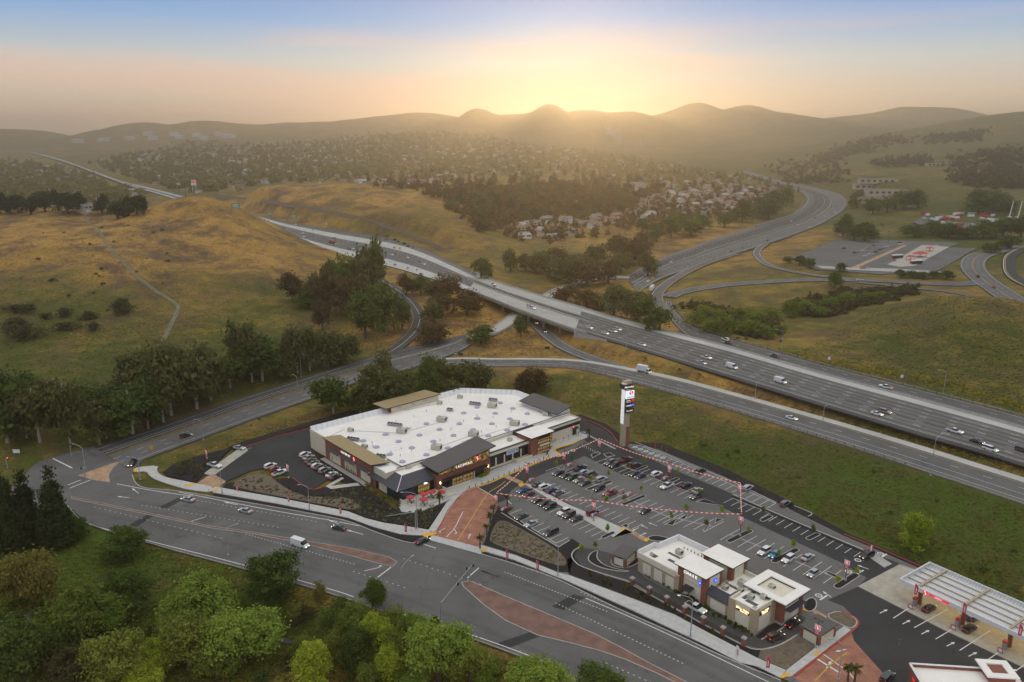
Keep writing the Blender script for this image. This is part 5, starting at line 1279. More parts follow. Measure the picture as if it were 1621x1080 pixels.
for k in range(18): o = link('brace', br, gas, (-3.0, -1.6+.75*k, 5.4)); o.rotation_euler = (0, 0, R(90))
emblem(gas, (2.3, -2.52, 5.45), .62, FACE); box_part('red_stripe', gas, 3.1, 8.2, -2.56, -2.5, 5.1, 5.65, M_SIGNRED); text('sign_lettering', 'SAFEWAY', .42, M_SIGNWHITE, gas, (5.6, -2.6, 5.38), FACE, .02)
for k in range(4):
  for v in (0.0, 8.6): box_part('column', gas, 10.8*k-.4, 10.8*k+.4, v-.4, v+.4, 0, 5.0, M_BRICK2)
for k in range(8):
  for v in (2.0, 6.5): box_part('ceiling_lamp', gas, -1.2+5.2*k, -.4+5.2*k, v-.3, v+.3, 4.93, 5.0, mat('canopy_lamp', (.9, .85, .7), .4, emit=(1, .74, .34), estr=5.5))
for k, lb in enumerate(('fuel pump island below the canopy emblem', 'fuel pump island beside the second black car', 'fuel pump island at the picture edge')):
  o = empty('fuel_pump', GS_O+Matrix.Rotation(GS_A, 3, 'Z') @ Vector((10.8*k-.2, -1.9, 0)), GS_A, lb, 'fuel pump', 'pumps under the canopy')
  MB().b2(-.6, .6, -2.2, 3.2, 0, .18, M_CONC).build('kerb_base', M_CONC, o); MB().b2(-.4, .4, -.5, .5, .18, 2.1, M_GREYMETAL).build('cabinet', M_GREYMETAL, o); MB().b2(-.46, .46, -.56, .56, 2.1, 2.5, M_RED).build('header', M_RED, o)
  MB().b2(-.5, .5, -2.0, -1.9, .2, 1.3, M_RED).build('guard_panel', M_RED, o); MB().b2(-.42, .42, -2.03, -2.0, .35, 1.1, M_WHITEP).build('notice', M_WHITEP, o)
  for s in (-.55, .55): MB().bar((s, -2.1, .1), (s, -2.1, 1.2), .07, M_RED).build('bollard', M_RED, o)
  MB().tube([(.45, 0, 1.6), (.75, -.1, 1.1), (.6, -.2, .7)], .03, M_BLACKMETAL).build('hose', M_BLACKMETAL, o)
# kiosk by the lower right corner
kq = [Vector(st) for st in [tuple(P(1438.7, 1050, 5)), tuple(P(1547, 1057, 5))]]
ka = math.atan2(kq[1].y-kq[0].y, kq[1].x-kq[0].x)
kiosk = empty('station_shop', (kq[0].x, kq[0].y, 0), ka, 'brick and white fuel station shop in the lower right corner', 'shop')
kl = (kq[1]-kq[0]).length
box_part('wall', kiosk, .3, kl+8, -14, -.1, 0, 4.2, M_BRICK2); box_part('roof', kiosk, .5, kl+7.8, -13.8, -.3, 4.2, 4.28, M_ROOF_W)
for a, b in (((.2, -.1), (kl+8, -.1)), ((.2, -.1), (.2, -14))): parapet_run(a, b, 3.6, 5.0, M_BRICK2, .4, kiosk); parapet_run(a, b, 5.01, 5.1, M_PARAPET, .5, kiosk, 'coping')
for (u0, u1, v0, v1) in ((kl, kl+6.5, -6, -4.6), (kl, kl+6.5, -1.4, 0), (kl, kl+1.6, -4.6, -1.4), (kl+4.9, kl+6.5, -4.6, -1.4)): box_part('roof_frame', kiosk, u0, u1, v0+1.5, v1+1.5, 5.9, 6.2, M_ROOF_W)
box_part('tower_wall', kiosk, kl+.8, kl+5.8, -4.2, .9, 0, 5.9, M_BRICK2); box_part('red_sign', kiosk, .02, .12, -3.6, -2.4, 2.8, 4.4, M_SIGNRED)
# ---- pylon sign
PY_O = P(988, 705); PY_A = R(28)
pyl = empty('pylon_sign', PY_O, PY_A, 'tall tapering roadside pylon sign with lit white side', 'sign')
mb = MB(); w0, w1, d0, d1 = 1.5, 1.15, 1.1, .9
mb.add([(-w0, -d0, 0), (w0, -d0, 0), (w0, d0, 0), (-w0, d0, 0), (-w1, -d1, 24.6), (w1, -d1, 24.6), (w1, d1, 24.6), (-w1, d1, 24.6)], [(0, 1, 5, 4), (1, 2, 6, 5), (2, 3, 7, 6), (3, 0, 4, 7), (4, 5, 6, 7)], M_TAN); mb.build('shaft', None, pyl)
mb = MB(); mb.add([(-.2, -d0-.05, 0), (w0+.06, -d0-.05, 0), (w1+.22, -d1-.02, 16), (-.2, -d1-.02, 16), (w0+.06, d0, 0), (w1+.22, d1, 16)], [(0, 1, 2, 3), (1, 4, 5, 2)], M_BRICK2); mb.build('brick_face', None, pyl)
M_LITPANEL = mat('lit_white_panel', (.9, .88, .86), .5, emit=(1, .96, .94), estr=.05)
for k in range(8): MB().b2(-.12, .12, -.92, .92, 0, 1.82, M_LITPANEL).build('lit_panel', None, pyl, (-1.5+.045*k*.6, 0, 9.2+1.88*k))
box_part('cap_band', pyl, -2.0, 2.0, -1.5, 1.5, 23.4, 25.2, M_DARK); box_part('cap_top', pyl, -1.2, 1.9, -.8, 1.0, 25.2, 26.4, M_TAN); box_part('cap_light', pyl, -1.9, -.3, -1.0, .6, 25.2, 25.7, M_PARAPET)
text('sign_lettering', 'Hercules', 1.15, M_SIGNWHITE, pyl, (.2, -1.56, 24.3), FACE, .03)
def sign_panel(z0, z1, m, x0=-1.1, x1=2.6): return box_part('sign_panel', pyl, x0, x1, -1.75, -1.05, z0, z1, m)
sign_panel(19.6, 22.6, mat('sign_pale_blue', (.55, .60, .68), .5, emit=(.6, .7, .8), estr=.15)); emblem(pyl, (1.1, -1.78, 21.9), .85, FACE); text('sign_lettering', 'SAFEWAY', .72, mat('sign_slate', (.10, .11, .14), .6), pyl, (.75, -1.79, 20.1), FACE, .02)
sign_panel(18.0, 19.4, M_DARK); text('sign_lettering', 'pharmacy', .5, M_SIGNWHITE, pyl, (-.05, -1.79, 18.9), FACE, .02); text('sign_lettering', 'fuel station', .4, M_SIGNWHITE, pyl, (-.05, -1.79, 18.35), FACE, .02); box_part('red_box', pyl, 1.35, 2.5, -1.82, -1.76, 18.3, 19.3, M_SIGNRED)
sign_panel(15.9, 17.7, mat('sign_navy', (.01, .015, .08), .5)); text('sign_lettering', 'CHASE', .85, M_SIGNWHITE, pyl, (.2, -1.79, 16.8), FACE, .02); octagon(pyl, (2.1, -1.8, 16.9), .45, FACE)
sign_panel(13.9, 15.5, M_DARK); text('sign_lettering', 'The Habit', .72, M_SIGNWHITE, pyl, (.6, -1.79, 14.7), FACE, .02)
# ---- brick-cornered enclosures
def enclosure(pa, pb, pc, label, zr=3.0):
  a, b, c = P(*pa), P(*pb), P(*pc)         # left, front, right corners on the ground
  ang = math.atan2(b.y-a.y, b.x-a.x); w = (b-a).length; d = (c-b).length
  o = empty('waste_enclosure', a, ang, label, 'enclosure', 'brick-cornered enclosures')
  box_part('wall', o, .2, w-.2, .1, .35, 0, 2.3, M_WHITEWALL); box_part('wall', o, w-.35, w-.1, .2, d-.2, 0, 2.3, M_CREAM); box_part('wall', o, .1, .35, .2, d-.2, 0, 2.3, M_CREAM); box_part('gate', o, .5, w-.5, d-.4, d-.25, .1, 2.1, M_DARK)
  for u in (0, w-.75):
    for v in (0, d-.75): pr = box_part('brick_pillar', o, u, u+.75, v, v+.75, 0, 2.6, M_BRICK2); box_part('pillar_cap', pr, -.45, .45, -.45, .45, 2.6, 2.8, M_WHITEWALL)
  box_part('floor', o, .4, w-.4, .4, d-.4, 0, .05, M_CONC)
  slope_roof('roof', o, [(-.2, -.2, zr), (w+.2, -.2, zr), (w+.2, d+.2, zr+.3), (-.2, d+.2, zr+.3)], .2, M_SHINGLE)
  for u in (.35, w-.35):
    for v in (.35, d-.35): MB().bar((u, v, 2.6), (u, v, zr), .06, M_DARK).build('post', M_DARK, o)
enclosure((968, 892), (990, 900), (1012, 887), 'small dark-roofed brick enclosure beside the bank')
enclosure((1266, 1007), (1296, 1024), (1318, 1005), 'small dark-roofed brick enclosure beside the brick exit')
# ---------------------------------------------------------------- vehicles
M_CARGLASS = mat('car_glass', (.012, .014, .018), .08, spec=.6)
M_TYRE = mat('tyre_rubber', (.015, .015, .015), .85)
M_RIM = mat('wheel_rim', (.35, .35, .36), .35, metal=.8)
M_HEADLIGHT = mat('headlight', (.8, .8, .78), .2, emit=(1, .9, .7), estr=.25)
M_HEADLIGHT_ON = mat('headlight_on', (.9, .9, .85), .2, emit=(1, .85, .6), estr=.7)
M_TAIL = mat('tail_light', (.30, .01, .01), .3, emit=(1, .03, .02), estr=.12)
M_TAIL_ON = mat('tail_light_on', (.5, .01, .01), .3, emit=(1, .05, .03), estr=.35)
M_TRIM = mat('vehicle_trim', (.03, .03, .032), .6)
PAINT = {}
def paint(c):
  if c in PAINT: return PAINT[c]
  rgb = {'white': (.74, .74, .73), 'black': (.014, .014, .016), 'grey': (.13, .135, .14), 'silver': (.42, .43, .44), 'red': (.28, .018, .015), 'dark red': (.11, .012, .014), 'blue': (.03, .10, .27), 'navy': (.015, .025, .09), 'light blue': (.30, .44, .58),
       'bright blue': (.03, .28, .52), 'green': (.02, .06, .045), 'beige': (.34, .29, .21), 'brown': (.09, .055, .035), 'dark grey': (.045, .047, .052), 'purple grey': (.15, .125, .17), 'rust red': (.30, .055, .025), 'yellow': (.55, .33, .03)}[c]
  m, t, b = _mat('car_paint_'+c.replace(' ', '_'))
  b.inputs['Base Color'].default_value = (*rgb, 1); b.inputs['Roughness'].default_value = .32; b.inputs['Metallic'].default_value = .15 if c not in ('white', 'red') else 0
  b.inputs['Coat Weight'].default_value = .5; b.inputs['Coat Roughness'].default_value = .08
  PAINT[c] = m; return m
M_PAINT0 = paint('white')
# cross-sections: x, half-widths (sill, waist, belt, roof), heights (sill, waist, belt, roof), cabin?
SHAPES = {
 'sedan': ([(-2.36, .70, .80, .74, .60, .42, .60, .84, .88, 0), (-2.18, .84, .91, .85, .68, .26, .62, .95, 1.0, 0), (-1.65, .88, .93, .87, .70, .20, .64, 1.0, 1.04, 0), (-.95, .90, .93, .86, .60, .20, .64, .98, 1.42, 1), (.2, .90, .93, .86, .62, .20, .64, .96, 1.46, 1), (1.05, .90, .93, .86, .70, .20, .62, .94, .98, 0), (2.1, .85, .90, .80, .60, .24, .56, .78, .82, 0), (2.36, .68, .78, .68, .50, .36, .50, .64, .67, 0)], 1.42, .33),
 'suv': ([(-2.35, .74, .86, .80, .66, .45, .70, 1.02, 1.10, 0), (-2.25, .86, .95, .88, .66, .30, .72, 1.08, 1.62, 1), (-1.2, .90, .96, .90, .70, .26, .74, 1.06, 1.74, 1), (.25, .90, .96, .90, .70, .26, .74, 1.04, 1.72, 1), (1.0, .90, .96, .90, .76, .26, .72, 1.04, 1.10, 0), (2.15, .86, .93, .84, .66, .30, .66, .92, .97, 0), (2.38, .72, .82, .74, .56, .42, .58, .76, .80, 0)], 1.40, .37),
 'hatchback': ([(-2.0, .72, .84, .78, .60, .42, .64, .94, 1.0, 0), (-1.9, .84, .91, .84, .60, .26, .64, 1.0, 1.36, 1), (-.9, .88, .92, .86, .62, .22, .66, 1.0, 1.52, 1), (.2, .88, .92, .86, .62, .22, .66, .98, 1.52, 1), (1.0, .88, .92, .86, .70, .22, .64, .96, 1.0, 0), (1.85, .84, .89, .80, .60, .24, .58, .82, .86, 0), (2.05, .68, .78, .68, .50, .36, .52, .68, .71, 0)], 1.25, .32),
 'minivan': ([(-2.5, .76, .88, .84, .66, .45, .70, 1.02, 1.10, 0), (-2.42, .88, .97, .90, .70, .28, .72, 1.06, 1.66, 1), (-1.0, .92, .98, .92, .74, .24, .74, 1.06, 1.78, 1), (.75, .92, .98, .92, .72, .24, .74, 1.04, 1.72, 1), (1.65, .92, .97, .90, .74, .24, .72, 1.02, 1.06, 0), (2.35, .86, .93, .82, .62, .28, .62, .84, .88, 0), (2.55, .70, .82, .72, .54, .40, .56, .70, .73, 0)], 1.5, .34),
 'pickup': ([(-2.85, .86, .95, .95, .93, .50, .74, 1.06, 1.08, 0), (-2.8, .92, .98, .98, .96, .42, .76, 1.12, 1.13, 0), (-.82, .92, .98, .98, .96, .36, .76, 1.12, 1.14, 0), (-.72, .92, .98, .93, .74, .36, .78, 1.14, 1.78, 1), (.55, .92, .98, .93, .74, .36, .78, 1.12, 1.84, 1), (1.3, .92, .98, .93, .80, .36, .78, 1.12, 1.18, 0), (2.6, .90, .96, .90, .74, .40, .74, 1.06, 1.10, 0), (2.86, .80, .88, .82, .66, .50, .68, .94, .97, 0)], 1.8, .40),
 'van': ([(-2.95, .84, .95, .92, .80, .45, .9, 1.5, 2.38, 1), (-2.88, .94, 1.0, .98, .86, .32, .9, 1.5, 2.48, 1), (1.3, .94, 1.0, .98, .86, .32, .9, 1.45, 2.48, 1), (1.55, .94, 1.0, .97, .80, .32, .9, 1.40, 2.30, 1), (2.35, .94, .98, .92, .76, .32, .85, 1.28, 1.34, 0), (2.85, .88, .94, .84, .62, .36, .7, .96, 1.0, 0), (2.98, .74, .84, .74, .54, .46, .62, .8, .83, 0)], 1.85, .38)}
def loft(shape):
  secs, wb, wr = SHAPES[shape]
  V = []
  for s in secs:
    x, w0, w1, w2, w3, z0, z1, z2, z3, _ = s
    V += [(x, -w0, z0), (x, -w1, z1), (x, -w2, z2), (x, -w3, z3), (x, w3, z3), (x, w2, z2), (x, w1, z1), (x, w0, z0)]
  body, glass = [], []
  n = len(secs)
  for i in range(n-1):
    a, b = secs[i], secs[i+1]; ca, cb = a[9], b[9]
    for k in range(8):
      f = (8*i+k, 8*i+(k+1) % 8, 8*i+8+(k+1) % 8, 8*i+8+k)
      side = k in (2, 4); top = k == 3
      gl = False
      if shape == 'van':
        gl = (top and ca and not cb) or (side and ca and a[0] > 1.2)
      else:
        gl = (side and (ca or cb) and not (ca and not cb and shape == 'x')) or (top and ca != cb and abs(b[0]-a[0]) > .3)
        if shape == 'pickup' and top and not ca and cb: gl = True
      (glass if gl else body).append(f)
  body += [tuple(range(7, -1, -1)), tuple(range(8*(n-1), 8*n))]
  return V, body, glass
def sub(V, F):
  idx = sorted({i for f in F for i in f}); m = {i: k for k, i in enumerate(idx)}
  return [V[i] for i in idx], [tuple(m[i] for i in f) for f in F]
CARM = {}
def car_meshes(shape):
  if shape in CARM: return CARM[shape]
  V, B, G = loft(shape); secs, wb, wr = SHAPES[shape]
  W = max(s[2] for s in secs); x0, x1 = secs[0][0], secs[-1][0]
  bm_ = MB(); v, f = sub(V, B); bm_.add(v, f, M_PAINT0)
  body = bm_.mesh('body', False)
  gm = MB(); v, f = sub(V, G); gm.add(v, f, M_CARGLASS); glass = gm.mesh('window_glass')
  wm = MB()
  def wheel(mb, x, y):
    n = 14; s = .11
    for (r, d, m) in ((wr, s, M_TYRE), (wr*.62, s+.012, M_RIM)):
      vs = [(x+r*math.cos(2*math.pi*i/n), y+sy*d, wr+r*math.sin(2*math.pi*i/n)) for sy in (-1, 1) for i in range(n)]
      mb.add(vs, [(i, (i+1) % n, n+(i+1) % n, n+i) for i in range(n)]+[tuple(range(n-1, -1, -1)), tuple(range(n, 2*n))], m)
  wheel(wm, 0, 0); wheelm = wm.mesh('wheel')
  zf = secs[-1][7]; zr_ = secs[0][7]
  hl = MB().b2(-.06, .06, -.2, .2, -.07, .07, M_HEADLIGHT).mesh('headlight'); tl = MB().b2(-.05, .05, -.13, .13, -.11, .11, M_TAIL).mesh('tail_light')
  arch = MB()
  one = MB(); one.add(*sub(V, B), M_PAINT0); one.add(*sub(V, G), M_CARGLASS)
  for sx in (-1, 1):
    for sy in (-1, 1): wheel(one, sx*wb, sy*(W-.12))
  for sy in (-1, 1): one.box((x1-.03, sy*.55, zf-.02), (.12, .35, .14), M_HEADLIGHT); one.box((x0+.03, sy*.62, zr_-.05), (.1, .24, .2), M_TAIL)
  CARM[shape] = dict(body=body, glass=glass, wheel=wheelm, hl=hl, tl=tl, wb=wb, W=W, x0=x0, x1=x1, zf=zf, zr=zr_, one=one.mesh('car'), secs=secs)
  return CARM[shape]
def set_paint(o, m, slot=0):
  o.material_slots[slot].link = 'OBJECT'; o.material_slots[slot].material = m
NAMES = {'sedan': 'sedan_car', 'suv': 'suv_car', 'hatchback': 'hatchback_car', 'minivan': 'minivan', 'pickup': 'pickup_truck', 'van': 'delivery_van'}
CATS = {'sedan': 'car', 'suv': 'car', 'hatchback': 'car', 'minivan': 'minivan', 'pickup': 'pickup truck', 'van': 'van'}
def car(shape, colour, loc, ang, label, group=None, lights=None, detail=True):
  M = car_meshes(shape)
  if not detail:
    o = link(NAMES[shape], M['one'], None, loc, ang); set_paint(o, paint(colour))
    return tag(o, label, CATS[shape], group)
  o = empty(NAMES[shape], loc, ang, label, CATS[shape], group)
  b = link('body', M['body'], o); set_paint(b, paint(colour)); link('window_glass', M['glass'], o)
  for sx in (-1, 1):
    for sy in (-1, 1): link('wheel', M['wheel'], o, (sx*M['wb'], sy*(M['W']-.12), 0))
  for sy in (-1, 1):
    h = link('headlight', M['hl'], o, (M['x1']-.03, sy*.55, M['zf']-.02)); t = link('tail_light', M['tl'], o, (M['x0']+.03, sy*.62, M['zr']-.05))
    if lights:
      set_paint(h, M_HEADLIGHT_ON); set_paint(t, M_TAIL_ON)
  if shape == 'pickup':
    MB().b2(-2.68, -.88, -.80, .80, 1.0, 1.145, M_TRIM).build('cargo_bed', M_TRIM, o)
  return o
def heading(px, py, tx, ty):
  d = P(tx, ty)-P(px, py); return math.atan2(d.y, d.x)
AS = math.atan2(SD.y, SD.x)
def lot_car(px, py, shape, colour, flip, where, lights=None):
  g = P(px, py); a = AS+(math.pi if flip else 0)+random.uniform(-.03, .03)
  car(shape, colour, (g.x, g.y, .012), a, f'{colour} {CATS[shape] if shape in ("pickup","van","minivan") else shape if shape!="suv" else "SUV"} {where}', 'vehicles in the main parking lot', lights)
for c in [(884.5,751,'sedan','black',1,'first in the row nearest the store'),(895.5,755,'sedan','dark grey',1,'second in the row nearest the store'),(905.5,758.5,'suv','green',1,'third in the row nearest the store'),(916.7,762,'sedan','beige',1,'fourth in the row nearest the store'),(926,767,'sedan','dark grey',1,'fifth in the row nearest the store'),
      (918,743.5,'pickup','black',0,'beside the first cart corral'),(925,750,'hatchback','light blue',0,'beside the black pickup in the first row'),(935.5,753,'minivan','grey',0,'beside the light blue hatchback'),(952,761,'suv','silver',0,'parked beside a long narrow island'),(948.5,775.5,'suv','black',1,'at the end of a long narrow island'),
      (851.5,769.5,'sedan','dark grey',0,'first above the walkway'),(862,773.5,'suv','white',0,'second above the walkway'),(873,778.5,'sedan','navy',0,'third above the walkway'),(883.5,783,'sedan','grey',0,'fourth above the walkway'),
      (828,778.5,'sedan','blue',1,'at the store end of the row below the walkway'),(837,785,'sedan','dark red',1,'second below the walkway'),(852,793.5,'sedan','black',1,'third below the walkway'),(862,799,'sedan','black',1,'fourth below the walkway'),(871,804.5,'suv','black',1,'fifth below the walkway'),
      (892.5,813.5,'suv','white',1,'sixth below the walkway'),(901,818,'suv','brown',1,'seventh below the walkway'),(912.5,823,'sedan','dark grey',1,'last below the walkway'),(938,814,'suv','black',0,'half hidden by a banner beside the walkway'),
      (825.5,820.5,'sedan','dark grey',1,'alone at the left end of the lower stalls'),(840.5,832,'sedan','silver',1,'in the middle of the lower stalls'),(872.5,845.5,'minivan','dark grey',1,'at the right end of the lower stalls'),
      (965.5,735,'suv','purple grey',1,'in the second row behind the accessible stalls'),(973.5,739,'suv','black',1,'beside the purple grey SUV'),(990,730.5,'pickup','dark red',0,'behind the purple grey SUV'),(1007,739.5,'suv','black',0,'above an island in the second row'),(1004,752,'sedan','dark grey',1,'below an island in the second row'),(1014,756,'sedan','navy',1,'below an island in the second row'),(1039,753,'suv','white',0,'alone in the second row'),
      (1055.5,772,'pickup','white',1,'parked beside a narrow island'),(1085.5,770,'sedan','black',0,'right of the white pickup'),(1103,779,'sedan','beige',0,'near the long triangular island'),(1101,788.5,'suv','grey',1,'nose to the aisle beside the triangular island'),(966,783.5,'pickup','red',1,'with a flat bed in the middle of the lot'),(1021.5,811.5,'hatchback','black',1,'alone in the middle row'),
      (1109,748,'suv','green',0,'alone in the back row under the pennants'),(1184,775,'suv','silver',0,'in the back row beside a banner pole'),(1243,800,'suv','grey',0,'at the far end of the back row'),
      (1209.5,876,'suv','white',1,'behind the bank beside the bright blue car'),(1226,881,'hatchback','bright blue',1,'behind the bank'),(1247.5,888,'suv','white',1,'right of an island behind the bank'),(1278,885,'sedan','silver',0,'in the row behind the coffee shop'),(1286.5,911,'hatchback','silver',1,'behind the framed white roof')]:
  lot_car(*c)
def placed(px, py, tx, ty, shape, colour, label, group=None, lights=None, z=.014):
  g = P(px, py); car(shape, colour, (g.x, g.y, z), heading(px, py, tx, ty), label, group, lights)
placed(1372, 882, 1358, 888, 'minivan', 'black', 'black minivan at the red vacuum station'); placed(1101, 966, 1122, 977, 'pickup', 'white', 'white pickup truck in the drive-through below the bank', None, 1)
placed(1227, 1011, 1240, 1006, 'suv', 'brown', 'brown SUV turning through the drive-through bend', None, 1); placed(1254, 990, 1264, 982, 'sedan', 'black', 'black sedan with red tail lights at the service window', None, 1)
placed(1470, 966, 1483, 958, 'sedan', 'black', 'black sedan at the first fuel pump'); placed(1534, 998, 1547, 990, 'sedan', 'black', 'black sedan at the second fuel pump'); placed(1404, 1076, 1412, 1068, 'suv', 'dark grey', 'dark SUV by the fuel station shop')
placed(1540, 980, 1552, 972, 'suv', 'blue', 'blue SUV half hidden behind the second canopy column')
AL = 'vehicles in the small side lot'
placed(340, 739, 352, 742, 'pickup', 'white', 'white pickup truck on the pale parking strip', AL); placed(379, 711, 391, 713, 'sedan', 'silver', 'silver sedan at the top of the pale parking strip', AL)
placed(428, 740, 440, 735, 'suv', 'white', 'white SUV left of the red hatchback', AL); placed(434.5, 745, 446, 740, 'hatchback', 'rust red', 'red hatchback between white vehicles in the side lot', AL); placed(443, 751, 456, 746, 'pickup', 'white', 'white pickup truck right of the red hatchback', AL)
for k, (px, py, sh, c) in enumerate([(483,722,'suv','white'),(488.5,726.5,'sedan','silver'),(491,732,'sedan','brown'),(496,735.5,'sedan','grey'),(501,739.5,'hatchback','white'),(506,742.5,'sedan','black'),(513.5,746.5,'suv','silver'),(519,749.5,'hatchback','green'),(525,753.5,'sedan','white'),(530,757.5,'sedan','dark grey')]):
  placed(px, py, px+11, py-5, sh, c, f'{c} {sh if sh != "suv" else "SUV"} in the side lot, {("first","second","third","fourth","fifth","sixth","seventh","eighth","ninth","last")[k]} from the top', AL)
for px, py, tx, ty, sh, c, lb in [(298,793,280,789,'sedan','silver','silver sedan on the arterial near the dark trench patch'),(389,811,371,806,'sedan','silver','silver sedan driving behind the orange posts'),(537,838,519,834,'sedan','green','dark green sedan behind the white arrow on the arterial'),(475,865,493,871,'van','white','white delivery van on the arterial road'),(669,859,686,851,'sedan','black','black sedan turning out of the brick driveway'),(210,736,204,742,'suv','black','black SUV rounding the corner at the junction'),(294,693,310,688,'suv','black','black SUV on the divided road behind the side lot')]:
  placed(px, py, tx, ty, sh, c, lb, 'vehicles on the arterial road', 1)
# traffic on the freeways: find the road surface under the picture point
def road_at(key, px, py):
  q = ROADS[key]; c = (q[:, :3]+q[:, 3:])/2; z = c[:, 2].mean()
  for _ in range(6):
    w = P(px, py, z); i = int(np.argmin((c[:, 0]-w.x)**2+(c[:, 1]-w.y)**2)); z = c[i, 2]
  j = min(i+1, len(c)-1); k = max(i-1, 0); d = c[j]-c[k]
  return Vector((w.x, w.y, z+ROAD_BIAS[key]+.03)), math.atan2(d[1], d[0])
def road_car(key, px, py, sh, c, label, back=False, group='traffic on the freeway', detail=True):
  w, a = road_at(key, px, py); car(sh, c, w, a+(math.pi if back else 0), label, group, 1, detail)
for px, py, sh, c, lb in [(933,520,'sedan','white','white sedan just past the bridge'),(958,529,'sedan','white','white sedan beside the pickup past the bridge'),(970,526,'pickup','white','white pickup truck past the bridge'),(978,523,'suv','white','white SUV beside the pickup past the bridge'),(1016,547,'sedan','white','white sedan alone below the green sign'),(1118,568,'pickup','white','white work truck on the freeway'),(1111,576,'sedan','silver','silver sedan beside the white work truck'),
        (1158,583,'van','white','white van following the work truck'),(1235,606,'van','white','white van in the middle of the freeway'),(1388,657,'sedan','white','white sedan beside the beige wagon'),(1401,654,'suv','beige','beige wagon beside the white sedan'),(1511,685,'pickup','white','white pickup truck ahead of the black sedan'),(1546,701,'sedan','black','black sedan on the freeway'),(1567,713,'minivan','white','white minivan next to the black sedan'),(1618,715,'suv','brown','brown SUV cut by the picture edge')]:
  road_car('freeway', px, py, sh, c, lb, back=True)
for px, py, sh, c, lb in [(838,486,'suv','white','white SUV on the bridge deck'),(843,489,'suv','white','white patrol SUV on the bridge deck'),(781,451,'sedan','silver','silver car at the far end of the bridge'),(784,455,'sedan','dark red','dark red car at the far end of the bridge')]: road_car('freeway', px, py, sh, c, lb, back=True)
for px, py, sh, c, lb in [(1402,615,'pickup','white','white pickup truck on the far collector lane'),(1148,539,'suv','white','white SUV with red lights on the collector lane'),(1153,544,'sedan','dark grey','dark sedan with red lights on the collector lane'),(1226,565,'suv','grey','grey SUV on the collector lane')]: road_car('collector_lane', px, py, sh, c, lb)
road_car('frontage_ramp', 1253, 664, 'sedan', 'white', 'white sedan on the entrance ramp', True); road_car('underpass_ramp', 849, 512, 'sedan', 'black', 'dark car with headlights leaving the underpass'); road_car('underpass_ramp', 862, 526, 'suv', 'dark grey', 'dark SUV with tail lights below the bridge'); road_car('connector', 884, 460, 'suv', 'black', 'black SUV on the connector behind the bridge')
def box_truck(w, a, label, colour='white', L=7.2, cab='white', name='box_truck'):
  o = empty(name, w, a, label, 'truck', 'trucks on the freeways')
  MB().b2(-L/2, L/2-1.9, -1.15, 1.15, 1.0, 3.6, paint(colour)).build('cargo_box', None, o); c = MB()
  x = L/2-1.75
  c.add([(x, -1.05, .5), (x+1.75, -1.05, .5), (x+1.75, -1.05, 1.35), (x+1.25, -1.0, 2.4), (x, -1.0, 2.5), (x, 1.05, .5), (x+1.75, 1.05, .5), (x+1.75, 1.05, 1.35), (x+1.25, 1.0, 2.4), (x, 1.0, 2.5)], [(0, 1, 2, 3, 4), (9, 8, 7, 6, 5), (1, 6, 7, 2), (3, 8, 9, 4), (0, 5, 6, 1), (4, 9, 5, 0)], paint(cab)); c.build('cab', None, o)
  g = MB(); g.add([(x+1.76, -.95, 1.42), (x+1.76, .95, 1.42), (x+1.29, .92, 2.32), (x+1.29, -.92, 2.32)], [(0, 1, 2, 3)], M_CARGLASS); g.add([(x+.3, -1.07, 1.4), (x+1.4, -1.07, 1.4), (x+1.1, -1.04, 2.2), (x+.3, -1.04, 2.2)], [(0, 1, 2, 3)], M_CARGLASS); g.build('windscreen', None, o)
  MB().b2(-L/2+.1, L/2-.2, -.45, .45, .55, .98, M_TRIM).build('chassis', None, o)
  wm = MB(); n = 14
  vs = [(.48*math.cos(2*math.pi*i/n), s*.16, .48+.48*math.sin(2*math.pi*i/n)) for s in (-1, 1) for i in range(n)]
  wm.add(vs, [(i, (i+1) % n, n+(i+1) % n, n+i) for i in range(n)]+[tuple(range(n-1, -1, -1)), tuple(range(n, 2*n))], M_TYRE); wme = wm.mesh('wheel')
  for xx in ([L/2-1.2, -L/2+1.3] if L < 9 else [L/2-1.2, L/2-3, -L/2+1.3, -L/2+2.5]):
    for s in (-1, 1): link('wheel', wme, o, (xx, s*.95, 0))
  for s in (-1, 1): MB().b2(x+1.74, x+1.8, s*.8-.15, s*.8+.15, .75, .95, M_HEADLIGHT_ON).build('headlight', None, o)
w, a = road_at('frontage_ramp', 1019, 590); box_truck(w, a+math.pi, 'white box truck on the entrance ramp behind the pylon sign')
w, a = road_at('freeway', 527, 386); box_truck(w, a+math.pi, 'rust red container truck on the freeway below the hill', 'rust red', 13, 'yellow', 'container_truck')
w, a = road_at('off_ramp', 1032, 460); box_truck(w, a+math.pi, 'white trailer truck on the curving exit ramp', 'white', 14, 'white', 'trailer_truck')
road_car('off_ramp', 1030, 470, 'sedan', 'beige', 'small beige car behind the trailer truck')
far = 'far traffic on the freeways'
